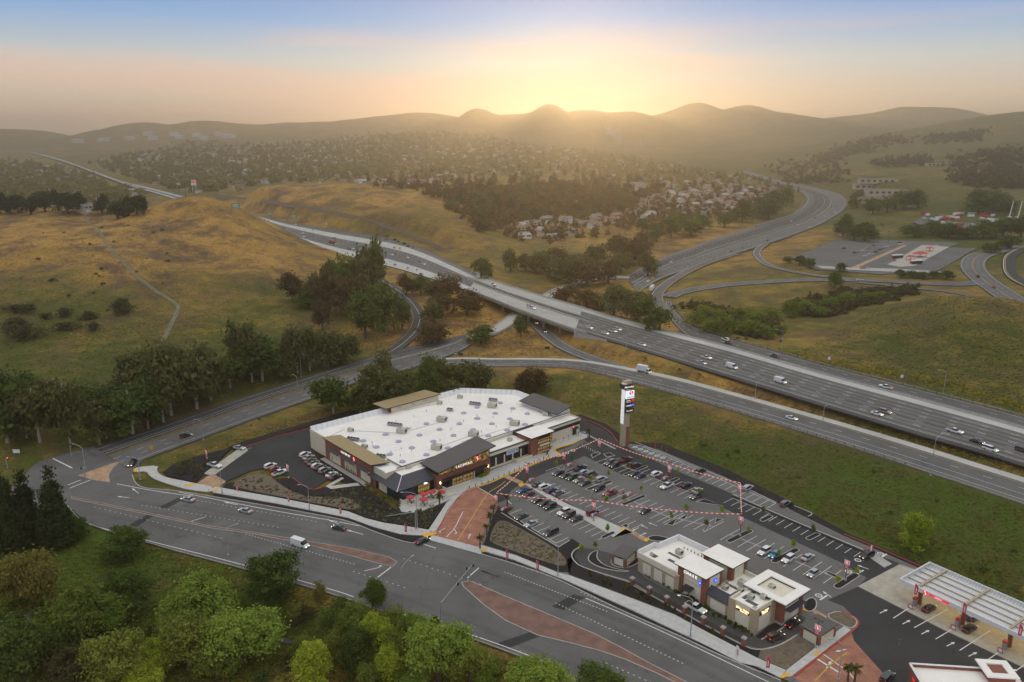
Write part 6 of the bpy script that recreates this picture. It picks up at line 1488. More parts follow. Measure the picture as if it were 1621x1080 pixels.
for k, (px, py, sh, c) in enumerate([(456,349,'pickup','dark red'),(468,354,'sedan','white'),(478,368,'suv','white'),(480,373,'sedan','white'),(453,362,'sedan','beige'),(496,363,'sedan','white'),(497,375,'sedan','beige'),(530,376,'sedan','dark red'),(549,381,'sedan','silver'),(555,394,'suv','black'),(558,392,'sedan','white'),(625,391,'sedan','silver'),(620,402,'sedan','white'),(627,401,'sedan','dark red'),(645,407,'suv','white'),(626,419,'suv','light blue'),(646,424,'sedan','light blue'),(661,427,'sedan','white'),(667,434,'suv','black'),(665,414,'sedan','black'),(671,417,'sedan','white'),(541,415,'suv','white'),(420,347,'sedan','white'),(425,349,'sedan','silver')]):
  road_car('freeway', px, py+2, sh, c, f'tiny {c} {sh if sh != "suv" else "SUV"} far along the freeway below the hills', True, far, False)
for k, (px, py, sh, c) in enumerate([(1117,395,'sedan','beige'),(1083,408,'sedan','silver'),(1063,414,'suv','white'),(1028,424,'sedan','dark grey'),(1026,444,'sedan','white'),(1130,408,'sedan','grey'),(1157,398,'suv','dark red'),(1175,392,'sedan','black'),(1187,386,'sedan','silver'),(1215,380,'suv','dark red'),(1264,355,'sedan','white'),(1282,358,'sedan','white'),(1253,349,'sedan','white'),(1290,343,'sedan','grey'),(1306,341,'sedan','white'),(1316,326,'sedan','red'),(1322,334,'sedan','white'),(1322,325,'sedan','dark red'),(1282,313,'sedan','beige')]):
  road_car('eastern_freeway', px, py+2, sh, c, f'tiny {c} {sh if sh != "suv" else "SUV"} on the valley freeway beside the estate', k % 2 == 0, far, False)
for px, py, sh, c in [(1361,443,'sedan','white'),(1573,455,'sedan','red'),(1594,480,'suv','dark grey'),(1548,438,'pickup','black')]:
  road_car('cross_road' if px < 1400 else 'arterial_east', px, py+1, sh, c, f'small {c} {sh} near the bus station junction', False, far, False)
lamp_me = MB().box((0, 0, .8), (.6, 2.2, .5), M_HEADLIGHT_ON).mesh('car_lights')
for i in range(3, 40):
  px = 60+i*3.2; w, a = road_at('freeway', px, 0.4*(px-50)+243+random.uniform(-2, 2))
  M = car_meshes('sedan'); o = link('sedan_car', M['one'], None, w, a+math.pi*(i % 2)); set_paint(o, paint(random.choice(['white', 'silver', 'black', 'grey'])))
  o.material_slots[4 if len(o.material_slots) > 4 else 0].link = 'OBJECT'
  tag(o, 'tiny car with lit lamps on the distant freeway', 'car', 'queue of lit cars on the distant freeway')
  for sl in o.material_slots:
    if sl.material == M_HEADLIGHT: sl.link = 'OBJECT'; sl.material = M_HEADLIGHT_ON
# ---------------------------------------------------------------- bridge, barriers, walls
def bridge():
  o = empty('freeway_bridge', tuple(lerp_edge(qf, 0)[IB0]), 0, 'long concrete bridge carrying the freeway over the ramps', 'bridge'); O = Vector(o.location)
  q = qf[IB0-1:IB1+2]
  for f0, f1, nm in ((-.01, .47, 'girder_deck'), (.59, 1.01, 'girder_deck')):
    mb = MB(); a, b = lerp_edge(q, f0), lerp_edge(q, f1)
    for k in range(len(q)-1):
      v = []
      for e in (a[k], a[k+1], b[k+1], b[k]): v.append((e[0]-O.x, e[1]-O.y, e[2]-O.z-.12))
      for e, s in ((a[k], 1), (a[k+1], 1), (b[k+1], -1), (b[k], -1)):
        t = (b[k]-a[k]); t = t/np.linalg.norm(t)*1.2*s
        v.append((e[0]-O.x+t[0], e[1]-O.y+t[1], e[2]-O.z-2.0))
      mb.add(v, [(3, 2, 1, 0), (4, 5, 6, 7), (0, 1, 5, 4), (2, 3, 7, 6), (1, 2, 6, 5), (3, 0, 4, 7)], M_CONC_D)
    mb.build(nm, None, o)
  for f in (0.0, .465, .595, 1.0):
    mb = MB(); a = lerp_edge(q, f)
    for k in range(len(q)-1):
      p0, p1 = a[k], a[k+1]; d = (p1-p0)[:2]; d /= np.linalg.norm(d)+1e-9; n = (-d[1]*.18, d[0]*.18)
      v = [(p[0]-O.x+s*n[0], p[1]-O.y+s*n[1], p[2]-O.z+z) for z in (-.1, .95) for p, s in ((p0, 1), (p1, 1), (p1, -1), (p0, -1))]
      mb.add(v, [(3, 2, 1, 0), (4, 5, 6, 7), (0, 1, 5, 4), (2, 3, 7, 6), (1, 2, 6, 5), (3, 0, 4, 7)], M_CONC)
    mb.build('parapet', None, o)
  pier = MB().lathe([(.9, 0), (.9, 1)], n=12, m=M_CONC)
  for px, py in ((776, 500), (804, 497), (866, 524), (790, 482), (845, 500), (893, 512)):
    i = idx_px(qf, px);
    for f in ((.18,) if py > 490 else (.8,)):
      p = lerp_edge(qf, f)[i]; g = TZ(p[0], p[1])
      MB().lathe([(.95, g-p[2]-.5), (.95, -2.0)], (0, 0, 0), 12, M_CONC).build('pier', None, o, (p[0]-O.x, p[1]-O.y, p[2]-O.z))
  for i, s in ((IB0, 1), (IB1, -1)):
    a, b = lerp_edge(qf, -.02)[i], lerp_edge(qf, 1.02)[i]; g = min(TZ(a[0], a[1]), TZ(b[0], b[1]))
    c = (a+b)/2; d = b-a
    MB().box((0, 0, 0), (np.hypot(d[0], d[1]), 1.4, 8.5), M_CONC).build('abutment', None, o, (c[0]-O.x, c[1]-O.y, c[2]-O.z-4.6), math.atan2(d[1], d[0]))
  # wing wall on the near side
  a = lerp_edge(qf, -.005); mb = MB(); v = []
  for k in range(0, 4):
    p = a[IB0-k]; v += [(p[0]-O.x, p[1]-O.y, p[2]-O.z+.1), (p[0]-O.x, p[1]-O.y, p[2]-O.z-4.5*(1-k/4))]
  mb.add(v, [(2*k, 2*k+1, 2*k+3, 2*k+2) for k in range(3)], M_CONC); mb.build('wing_wall', None, o)
bridge()
def rail(key, f, label, name='guardrail', dz=.0, post=3.8, i0=0, i1=None, h=.75, conc=False, off=0.0):
  c = lerp_edge(ROADS[key], f)[i0:i1].copy(); s = np.concatenate([[0], np.cumsum(np.linalg.norm(np.diff(c[:, :2], axis=0), axis=1))])
  n = int(s[-1]/post)+1; u = np.linspace(0, s[-1], n); p = np.stack([np.interp(u, s, c[:, k]) for k in range(3)], 1)
  O = Vector(p[0]); o = empty(name, O, 0, label, 'barrier' if conc else 'guardrail')
  mb = MB()
  for k in range(n-1):
    a, b = Vector(p[k])-O, Vector(p[k+1])-O; d = (b-a).normalized(); nn = Vector((-d.y, d.x, 0))*(.2 if conc else .06)
    z0, z1 = (-.2, .85) if conc else (h-.32, h)
    mb.add([a+nn+Vector((0, 0, z0)), b+nn+Vector((0, 0, z0)), b-nn+Vector((0, 0, z0)), a-nn+Vector((0, 0, z0)), a+nn*.6+Vector((0, 0, z1)), b+nn*.6+Vector((0, 0, z1)), b-nn*.6+Vector((0, 0, z1)), a-nn*.6+Vector((0, 0, z1))], [(0, 1, 5, 4), (2, 3, 7, 6), (4, 5, 6, 7), (3, 2, 1, 0)], M_CONC if conc else M_STEEL)
  mb.build('wall' if conc else 'rail', None, o)
  if not conc:
    pm = MB().b2(-.12, .12, -.12, .12, -1.0, .8, M_TIMBER).mesh('post')
    for k in range(n): link('post', pm, o, tuple(Vector(p[k])-O+Vector((0, 0, 0))))
  return o
rail('frontage_ramp', .02, 'long guardrail with timber posts along the entrance ramp', i0=10, i1=len(ROADS['frontage_ramp'])-6)
rail('collector_lane', 1.02, 'guardrail on the meadow side of the collector lane', post=5, i0=8)
rail('freeway', 1.0, 'low concrete barrier between freeway and collector lane', 'concrete_barrier', conc=True, i0=0, i1=IB0, post=7)
rail('freeway', .56, 'concrete median barrier of the far freeway stretch', 'concrete_barrier', conc=True, i0=IB1, i1=IB1+70, post=9)
rail('eastern_freeway', .46, 'concrete median barrier of the valley freeway', 'concrete_barrier', conc=True, post=12)
rail('connector', .02, 'concrete parapet on the near side of the connector', 'concrete_barrier', conc=True, post=6)
rail('connector', .98, 'concrete parapet on the far side of the connector', 'concrete_barrier', conc=True, post=6)
rail('highway', .54, 'low median barrier at the top of the divided road', 'concrete_barrier', conc=True, post=6, i0=len(ROADS['highway'])-12)
# connector piers
cq = ROADS['connector']; cc = (cq[:, :3]+cq[:, 3:])/2
cb = empty('connector_viaduct', tuple(cc[6]), 0, 'dark underside and piers of the raised connector', 'bridge')
mb = MB()
for i in range(4, len(cc)-6):
  a, b, c_, d = cq[i, :3], cq[i+1, :3], cq[i+1, 3:], cq[i, 3:]
  O = Vector(cb.location); v = [tuple(Vector(e)-O+Vector((0, 0, -.3))) for e in (a, b, c_, d)]+[tuple(Vector(e)-O+Vector((0, 0, -1.5))) for e in (a, b, c_, d)]
  mb.add(v, [(4, 5, 6, 7), (7, 6, 5, 4), (0, 1, 5, 4), (4, 5, 1, 0), (2, 3, 7, 6), (6, 7, 3, 2)], M_CONC_D)
mb.build('girder', None, cb)
for i in range(8, len(cc)-8, 5):
  g = TZ(cc[i, 0], cc[i, 1]); p = Vector(cc[i])-Vector(cb.location)
  if cc[i, 2]-g > 1: MB().lathe([(.6, g-cc[i, 2]-.3), (.6, -1.4)], n=10, m=M_CONC_D).build('pier', None, cb, p)
# retaining and sound wall on the ridge
SW = catmull([tuple(PT(a, b)) for a, b in [(338,312),(370,315),(420,321),(470,329),(520,338),(560,346),(600,357),(640,371),(680,388),(700,397)]], 6.5)
M_SOUND = mat('sound_wall_block', (.26, .20, .155), .95, .25, .5, bump=.3)
sw = empty('sound_wall', SW[0], 0, 'long brown block wall following the grassy ridge above the freeway', 'wall')
for k in range(len(SW)-1):
  a, b = SW[k], SW[k+1]; d = b-a; c = (a+b)/2-SW[0]; za = min(a[2], b[2])-SW[0][2]
  MB().box((0, 0, 0), (np.hypot(d[0], d[1])-.12, .3, 5.2), M_SOUND).build('wall_panel', None, sw, (c[0], c[1], za+1.6), math.atan2(d[1], d[0]))
  MB().box((0, 0, 0), (.45, .45, 5.6), M_SOUND).build('wall_pier', None, sw, (a[0]-SW[0][0], a[1]-SW[0][1], a[2]-SW[0][2]+1.6))
RW = catmull([tuple(PT(a, b)) for a, b in [(1195,361),(1230,350),(1252,343),(1266,332),(1272,320)]], 7)
rw = empty('retaining_wall', RW[0], 0, 'pale retaining wall on the inside of the valley freeway bend', 'wall')
for k in range(len(RW)-1):
  a, b = RW[k], RW[k+1]; d = b-a; c = (a+b)/2-RW[0]
  MB().box((0, 0, 0), (np.hypot(d[0], d[1]), .5, 5), M_CONC_D).build('wall_panel', None, rw, (c[0], c[1], min(a[2], b[2])-RW[0][2]+1), math.atan2(d[1], d[0]))
# ---------------------------------------------------------------- lamps, signals, signs
M_POLE = mat('lamp_pole_steel', (.40, .42, .44), .5, .08, 4, metal=.4)
M_BLACKPOLE = mat('black_pole', (.03, .03, .032), .6)
def street_lamp(base, h, arm, ang, label, lit=False, m=None, group='street lamps'):
  m = m or M_POLE; o = empty('street_lamp', base, ang, label, 'street lamp', group)
  MB().bar((0, 0, 0), (0, 0, h-1.0), .15, m, 8, .09).build('pole', None, o); MB().tube([(0, 0, h-1.05), (arm*.35, 0, h-.35), (arm*.8, 0, h), (arm, 0, h)], .07, m).build('arm', None, o)
  MB().b2(arm-.2, arm+.7, -.17, .17, h-.08, h+.08, m).build('lamp_head', None, o); MB().b2(arm, arm+.6, -.13, .13, h-.13, h-.08, M_LAMP if lit else M_GREYMETAL).build('lens', None, o); MB().b2(-.3, .3, -.3, .3, -.1, .3, M_CONC).build('footing', None, o)
LAMPS = [((490,808),9,2.6,180,'street lamp behind the sidewalk below the side lot'),((352,782),9,.6,180,'street lamp at the side lot entrance'),((222,759),8.5,3,180,'street lamp on the junction corner'),((361,879),9,3,30,'street lamp on the creek side of the arterial'),((638,972),14,4.5,60,'tall curved street lamp rising from the creek trees'),((883,912),10,3.4,150,'street lamp below the lower parking stalls'),((1093,1008),11,3,170,'lit street lamp in front of the bank'),((1327,1076),10,2.5,170,'street lamp at the brick exit'),
     ((322,697),9,2,200,'street lamp beside the divided road'),((472,627),10,2,150,'street lamp at the olive tree'),((135,742),9,4,160,'street lamp on the far junction corner')]
for i, (b, h, a, an, lb) in enumerate(LAMPS): street_lamp(P(*b), h, a, R(an), lb, i == 6)
for (b, h, a, an, lb) in [((991,553),11,0.5,0,'straight lamp pole beside the bridge end'),((1195,634),9,4,30,'curved lamp on the strip between ramp and freeway'),((1237,558),12,3.5,150,'curved lamp at the foot of the yellow-flowered bank'),((1493,624),11,3,180,'curved lamp with a yellow box on the meadow'),((1473,753),14,5,40,'tall curved lamp rising beside the guardrail'),((477,597),12,1.5,0,'lamp pole by the white-stemmed trees'),((1302,672),8,.3,0,'short lamp pole on the ramp strip'),((1000,407),14,.4,0,'slim mast beside the valley freeway'),((1192,377),12,.4,0,'slim mast by the hook ramp'),((1350,475),9,1,0,'small lamp by the round tree')]:
  street_lamp(PT(*b), h, a, R(an), lb, group='lamps along the freeways')
def signal(base, h, arm, ang, label, heads):
  o = empty('traffic_signal', base, ang, label, 'traffic light', 'traffic signals')
  MB().bar((0, 0, 0), (0, 0, h), .17, M_POLE, 8, .12).build('pole', None, o); MB().bar((0, 0, h-.6), (arm, 0, h), .1, M_POLE, 6, .06).build('mast_arm', None, o)
  for t, s in heads:
    x = arm*t; z = h-.6+.6*t; hd = MB().b2(x-.18, x+.18, -.16, .16, z-.95, z+.05, M_BLACKMETAL).build('signal_head', None, o)
    c = {'r': (1, .04, .02), 'g': (.05, 1, .4), '-': (.05, .05, .05)}[s]
    MB().lathe([(.11, 0), (.11, .02), (.01, .021)], n=10, m=mat('signal_'+('off' if s == '-' else s), c, .4, emit=c, estr=2.5 if s != '-' else 0)).build('signal_lens', None, hd, (x, -.18, z-.15)).rotation_euler = (R(90), 0, 0)
    MB().lathe([(.11, 0), (.11, .02), (.01, .021)], n=10, m=mat('signal_off', (.05, .05, .05), .4)).build('signal_lens', None, hd, (x, -.18, z-.45)).rotation_euler = (R(90), 0, 0)
g0, g1 = P(698, 988), P(746, 930); signal(g0, 6.4, (g1-g0).length+2, math.atan2(g1.y-g0.y, g1.x-g0.x), 'traffic signal mast reaching over the arterial from the creek trees', ((.5, '-'), (.97, '-')))
g0 = P(658, 837); signal(g0, 6.2, 9.5, R(205), 'traffic signal mast at the brick driveway corner', ((.55, '-'), (1, '-'))); street_lamp(g0+Vector((.5, 0, 0)), 12.5, 4, R(190), 'tall lamp post at the brick driveway corner')
for (px, py, an, lb, s) in [(135,757,200,'traffic signal with red light on the paved island','r'),(12,742,0,'red traffic signal at the left picture edge','r'),(113,722,10,'small traffic signal across the junction','-'),(744,921,180,'short signal post on the median nose','-')]:
  signal(P(px, py), 4.4, .8, R(an), lb, ((1, s),))
M_BANNER = mat('banner_cloth', (.78, .75, .74), .8)
def banner_pole(px, py, h, label):
  o = empty('banner_pole', P(px, py), R(-45), label, 'lamp post', 'lamp posts with red and white banners')
  MB().lathe([(.32, 0), (.32, .75), (.05, .76)], n=10, m=M_CONC).build('footing', None, o); MB().bar((0, 0, .7), (0, 0, h), .09, M_BLACKPOLE, 8, .07).build('pole', None, o)
  for s in (-1, 1): MB().bar((0, 0, h-.1), (s*.8, 0, h), .04, M_BLACKPOLE).b2(s*.8-.3, s*.8+.3, -.15, .15, h-.05, h+.08, M_BLACKPOLE).build('lamp_head', None, o)
  b = MB().b2(-.75, .75, -.16, -.12, h-3.9, h-1.2, M_BANNER).build('banner', None, o); MB().b2(-.75, .75, -.165, -.161, h-3.9, h-2.6, M_RED).build('banner_field', None, b)
  emblem(b, (0, -.17, h-1.9), .42, FACE, 'banner_emblem')
  for k in range(3): MB().b2(-.55, .55-.2*(k % 2), -.172, -.168, h-3.6+.35*k, h-3.45+.35*k, M_WHITEP).build('banner_line', None, b)
  return o
BP = {'A': (785.5, 803, 5.5, 'banner post beside the brick driveway'), 'B': (834.4, 765, 7.6, 'banner post at the head of the walkway'), 'C': (948.5, 720, 7.0, 'post at the store end of the lot holding the pennants'), 'D': (1059, 763, 7.4, 'banner post beside the white pickup'), 'E': (1169.5, 796, 7.6, 'banner post at the back row'), 'F': (1171.3, 849, 7.8, 'banner post on the long island'), 'G': (939.5, 825, 7.6, 'banner post beside the walkway')}
for k, (x, y, h, lb) in BP.items(): banner_pole(x, y, h, lb)
for x, y, h, lb in [(892.7, 741, 7.2, 'banner post by the first cart corral'), (1338, 920, 7.6, 'banner post near the fuel station'), (1291.5, 1026, 7.5, 'banner post at the waste enclosure'), (457, 757.5, 6.5, 'banner post in the side lot'), (328, 727, 4.8, 'banner post in the corner mulch bed')]: banner_pole(x, y, h, lb)
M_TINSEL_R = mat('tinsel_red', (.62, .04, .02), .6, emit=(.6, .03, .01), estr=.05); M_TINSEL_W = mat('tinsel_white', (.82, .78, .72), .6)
for a, b in ('AB', 'BC', 'CD', 'DE', 'EF', 'FG', 'GA'):
  pa = P(*BP[a][:2])+Vector((0, 0, BP[a][2]-.5)); pb = P(*BP[b][:2])+Vector((0, 0, BP[b][2]-.5)); L = (pb-pa).length; n = int(L/.75)
  o = empty('pennant_string', pa, 0, f'red and white pennant string from the {BP[a][3]} to the {BP[b][3]}'.replace('banner post', 'post')[:200], 'pennants', 'strings of red and white pennants')
  o['label'] = {'AB': 'red and white pennant string over the brick driveway end', 'BC': 'red and white pennant string along the store front', 'CD': 'red and white pennant string below the pylon sign', 'DE': 'red and white pennant string over the back row', 'EF': 'short red and white pennant string between two banner posts', 'FG': 'long red and white pennant string across the middle of the lot', 'GA': 'red and white pennant string over the walkway'}[a+b]
  for c, m in ((0, M_TINSEL_R), (1, M_TINSEL_W)):
    mb = MB()
    for k in range(n):
      if k % 2 != c: continue
      t0, t1 = k/n, (k+.95)/n; p0 = (pb-pa)*t0; p1 = (pb-pa)*t1
      p0.z -= 4*.045*L*t0*(1-t0)*.5; p1.z -= 4*.045*L*t1*(1-t1)*.5
      mb.bar(p0, p1, .16, m, 5)
    mb.build('red_tufts' if c == 0 else 'white_tufts', m, o)['kind'] = 'stuff'
M_FLAG = mat('feather_flag_red', (.62, .06, .09), .8)
for k, (px, py) in enumerate([(375,781),(456,798),(538,817),(641,846),(801,889),(849,906),(1164,1044),(1212,1062),(1446,945),(1522,975),(1610,1010)]):
  z = 5.4 if k >= 8 else .13; g = P(px, py, z if k >= 8 else 0)
  o = empty('feather_flag', (g.x, g.y, z), R(-30), ['red feather flag on the sidewalk at the side driveway', 'red feather flag on the sidewalk below the side lot', 'red feather flag below the gravel bed', 'pink feather flag at the signal mast', 'red feather flag right of the brick driveway', 'red feather flag below the planted slope', 'white and red feather flag below the drive-through', 'red feather flag at the sidewalk end', 'red feather flag on the near end of the fuel canopy', 'red feather flag on the middle of the fuel canopy', 'red feather flag on the far end of the fuel canopy'][k], 'flag', 'feather flags')
  MB().bar((0, 0, 0), (0, 0, 3.6), .03, M_WHITEP).build('pole', None, o); f = MB(); f.add([(.03, 0, .7), (.75, .02, .8), (.85, .05, 2.8), (.5, .03, 3.5), (.03, 0, 3.7), (.03, .03, .7), (.75, .05, .8), (.85, .08, 2.8), (.5, .06, 3.5), (.03, .03, 3.7)], [(0, 1, 2, 3, 4), (9, 8, 7, 6, 5), (0, 5, 6, 1), (1, 6, 7, 2), (2, 7, 8, 3), (3, 8, 9, 4)], M_WHITEP if k == 6 else M_FLAG); fl = f.build('flag_cloth', None, o)
  MB().b2(.3, .5, -.012, -.008, 1.2, 2.6, M_WHITEP if k != 6 else M_FLAG).build('flag_print', None, fl)
# delineators, cones and bollards
M_ORANGE = mat('cone_orange', (.70, .12, .02), .6); M_AMBER = mat('post_amber', (.72, .33, .02), .6)
cone = MB().lathe([(.09, 0), (.05, .9), (.02, .92)], n=7, m=M_ORANGE).lathe([(.22, 0), (.22, .05), (.09, .06)], n=8, m=M_TRIM).mesh('traffic_post')
a, b = [(308,783),(318,785),(350,791),(379,796),(409,801),(421,804),(434,806),(448,808),(462,811),(486,816),(506,819),(523,823),(536,826),(320,781)], [(330,778),(651,842),(658,840),(667,843)]
for k, p in enumerate(a+b): tag(link('traffic_post', cone, None, P(*p)), 'orange plastic post along the lane edge below the sidewalk', 'traffic post', 'orange posts along the lane edge')
ypost = MB().lathe([(.06, 0), (.05, 1.0), (.02, 1.02)], n=6, m=M_AMBER).mesh('delineator_post'); qh = lerp_edge(ROADS['highway'], .54)
yp = resample(qh[:int(len(qh)*.72)], 34)
for p in yp: tag(link('delineator_post', ypost, None, (p[0], p[1], p[2]+.03)), 'yellow delineator post on the divided road median', 'traffic post', 'yellow posts on the road median')
boll = MB().lathe([(.11, 0), (.11, 1.0), (.05, 1.08), (.01, 1.1)], n=8, m=M_BLACKMETAL).mesh('bollard'); bw = MB().lathe([(.1, 0), (.1, 1.0), (.01, 1.05)], n=8, m=M_WHITEP).mesh('bollard')
fr = resample(np.array([tuple(P(*p)) for p in [(743,774),(772,765),(800,753),(849,732),(868,724)]]), 16)
for p in fr: tag(link('bollard', boll, None, (p[0], p[1], .12)), 'black bollard on the yellow edge along the store front', 'bollard', 'black bollards along the store front')
for p in resample(np.array([tuple(P(*p)) for p in [(922,707),(945,719)]]), 8): tag(link('bollard', bw, None, (p[0], p[1], .01)), 'white post in the line beside the accessible stalls', 'bollard', 'white posts beside the accessible stalls')
for px, py in [(1011,699),(1020,703),(1029,706),(1037,709.5),(1047,713),(1055,716.5)]:
  o = empty('stall_sign', P(px, py, 0), 0, 'small red and orange sign post behind the charging stalls', 'sign', 'sign posts behind the charging stalls'); MB().bar((0, 0, 0), (0, 0, 2.0), .05, M_AMBER).build('post', None, o); MB().b2(-.25, .25, -.06, -.02, 1.3, 2.1, M_RED).build('plate', None, o)
for px, py, lb in [(879,703,'first'),(891.5,700,'second'),(900,697,'third'),(915.5,691,'fourth')]:
  o = empty('accessible_sign', P(px, py), R(-45), f'{lb} blue parking sign along the right end of the store walk', 'sign', 'blue parking signs'); MB().bar((0, 0, 0), (0, 0, 1.9), .04, M_GREYMETAL).build('post', None, o); MB().b2(-.22, .22, -.06, -.03, 1.4, 2.1, mat('sign_sky_blue', (.06, .26, .6), .5)).build('plate', None, o)
# cart corrals
for px, py, lb in [(902,738,'cart corral beside the black pickup'),(842,762,'cart corral at the head of the walkway'),(799,808,'cart corral at the end of the lower stalls'),(996,785,'cart corral beside the narrow island'),(1053,759,'cart corral behind the white pickup'),(941,817,'cart corral beside the walkway banner post')]:
  o = empty('cart_corral', P(px, py), AS, 'red and white '+lb, 'cart corral', 'cart corrals')
  for s in (-1, 1):
    f = MB(); f.tube([(-2.2, s, 0), (-2.2, s, 1.0), (2.2, s, 1.0), (2.2, s, 0)], .05, M_RED); f.bar((-2.2, s, .5), (2.2, s, .5), .04, M_RED); f.build('side_rail', None, o)
    MB().b2(-2.25, -1.4, s-.05, s+.05, .9, 1.9, M_RED if s > 0 else M_WHITEP).build('sign_plate', None, o)
  c = MB()
  for k in range(3): c.b2(-1.6+.9*k, -.9+.9*k, -.35, .35, .5, 1.0, M_GREYMETAL)
  c.build('nested_carts', None, o)
# vacuum station
o = empty('vacuum_station', P(1377, 882), AS, 'red frame vacuum station on a concrete strip', 'vacuum station')
for u in (-1.5, 0, 1.5): MB().bar((u, 0, 0), (u, 0, 3), .1, M_RED).build('post', None, o)
MB().tube([(-1.5, 0, 3), (1.5, 0, 3), (1.5, 1.6, 2.4), (-1.5, 1.6, 2.4)], .09, M_RED).build('hoop', None, o); MB().lathe([(.35, 0), (.35, 1.5), (.1, 1.7)], (0, .5, 0), 10, M_RED).build('canister', None, o); MB().b2(-.4, .4, -.12, -.02, 2.0, 3.6, M_WHITEP).build('sign_plate', None, o)
# pillar fence round the drive-through
PF = [P(a, b) for a, b in [(1000.6,927),(1027.6,942),(1055,957),(1083.5,972.5),(1113,989.5),(1144,1006),(1177,1023)]]
fo = empty('pillar_fence', PF[0], 0, 'black metal fence between brick pillars below the bank', 'fence')
pm = MB().b2(-.45, .45, -.45, .45, 0, 2.1, M_BRICK2).mesh('brick_pillar'); cm = MB().b2(-.55, .55, -.55, .55, 2.1, 2.4, M_CONC).b2(-.3, .3, -.3, .3, 2.4, 2.55, M_CONC).mesh('pillar_cap')
for k, p in enumerate(PF):
  d = (PF[min(k+1, 6)]-PF[max(k-1, 0)]); a = math.atan2(d.y, d.x)
  pl = link('brick_pillar', pm, fo, p-PF[0], a); link('pillar_cap', cm, pl)
  if k < 6:
    d = PF[k+1]-p; L = d.length-1.0; m_ = (p+PF[k+1])/2-PF[0]; f = MB()
    f.b2(-L/2, L/2, -.03, .03, .2, .28, M_BLACKMETAL); f.b2(-L/2, L/2, -.03, .03, 1.65, 1.73, M_BLACKMETAL)
    for j in range(int(L/.16)): f.b2(-L/2+.16*j, -L/2+.16*j+.03, -.015, .015, .1, 1.7, M_BLACKMETAL)
    f.build('fence_panel', None, fo, m_, math.atan2(d.y, d.x)); MB().b2(-L/2, L/2, -.2, .2, 0, .35, M_CONC).build('kerb_base', None, fo, m_, math.atan2(d.y, d.x))
# road signs
M_GREEN = mat('sign_green', (.01, .22, .11), .5)
def green_sign(base, w, h, z, ang, label, lines=3):
  o = empty('road_sign', base, ang, label, 'road sign', 'green road signs')
  MB().bar((w*.35, .2, 0), (w*.35, .2, z+h), .22, M_GREYMETAL, 8).build('post', None, o); MB().bar((-w*.5, .2, z+h*.8), (w*.5, .2, z+h*.8), .12, M_GREYMETAL).build('truss', None, o)
  p = MB().b2(-w/2, w/2, -.08, .08, z, z+h, M_GREEN).build('panel', None, o)
  for k in range(lines): MB().b2(-w*.4, w*(.4-.15*(k % 2)), -.09, -.085, z+h*(k+.35)/(lines+.4), z+h*(k+.75)/(lines+.4), M_WHITEP).build('sign_line', None, p)
green_sign(PT(967, 499), 8.5, 4.0, 4.5, R(-18), 'large green overhead sign behind the bridge end');
for px, py, lb in [(466,350,'green sign above the far freeway bend'),(428,345,'small green sign at the far freeway bend'),(374,337,'tiny green sign behind the hill shoulder')]: green_sign(PT(px, py), 7, 3.5, 4.5, 0, lb)
for px, py, lb in [(721,565,'small green sign beside the divided road'),(1070,512,'small green sign at the loop ramp'),(1103,517,'small green marker by the meadow')]: green_sign(PT(px, py), 1.6, 1.6, 1.2, 0, lb, 1)
for px, py, c, lb in [(921,603,'post_amber','yellow warning sign on the grass slope behind the store'),(866,556,'black_pole','black sign board beside the underpass ramp'),(729,566,'black_pole','black sign board beside the divided road'),(1121,522,'white_paint','white sign board at the collector lane'),(1312,573,'white_paint','white marker by the yellow flowers'),(1427,602,'white_paint','white marker on the meadow edge'),(1033,446,'post_amber','yellow sign at the exit ramp'),(633,398,'post_amber','yellow sign beside the far freeway'),(517,358,'white_paint','white sign below the sound wall'),(240,716,'post_amber','orange sign at the junction slip lane'),(27,722,'white_paint','white board at the left picture edge'),(1002,930,'white_paint','')]:
  if not lb: continue
  g = PT(px, py); s = 1.0 if py > 500 else 1.5; w_ = 2.6 if 'board' in lb else 1.3
  o = empty('sign_post', g, 0, lb, 'sign', 'small roadside signs');
  for u in (-.35, .35): MB().bar((u*w_, 0, 0), (u*w_, 0, 1.6*s), .05, M_GREYMETAL).build('post', None, o)
  MB().b2(-w_/2*s, w_/2*s, -.05, .05, 1.2*s, 2.6*s, MATS[c]).build('plate', None, o)
# tall motel sign, wires and tanks in the distance
g = PT(308, 304); o = empty('motel_sign', g, 0, 'tall white sign on two legs beyond the hill top', 'sign')
for u in (-3, 3): MB().bar((u, 0, -3), (u, 0, 12), .5, M_WHITEP, 8).build('leg', None, o)
MB().b2(-5, 5, -.5, .5, 12, 15.5, M_WHITEP).build('lower_panel', None, o); u_ = MB().b2(-3.6, 3.6, -.5, .5, 15.6, 22, M_WHITEP).build('upper_panel', None, o); MB().lathe([(2.4, 0), (2.4, .2), (.01, .21)], n=16, m=M_SIGNRED).build('red_disc', None, u_, (0, -.5, 19)).rotation_euler = (R(90), 0, 0)
for k, (px, py) in enumerate([(276,312),(285,312),(294,312),(1406,385),(1389,384),(930,450)]):
  g = PT(px, py); o = empty('utility_pole', g, 0, ['left utility pole on the hill top', 'middle utility pole on the hill top', 'right utility pole on the hill top', 'utility pole behind the bus station', 'second utility pole behind the bus station', 'utility pole in the trees behind the bridge'][k], 'utility pole', 'wooden utility poles'); MB().bar((0, 0, 0), (0, 0, 13), .22, M_TIMBER, 6, .14).build('pole', None, o); MB().b2(-1.4, 1.4, -.1, .1, 11.8, 12.1, M_TIMBER).build('crossarm', None, o)
M_TANK = mat('tank_white', (.52, .50, .47), .7, .06, .1)
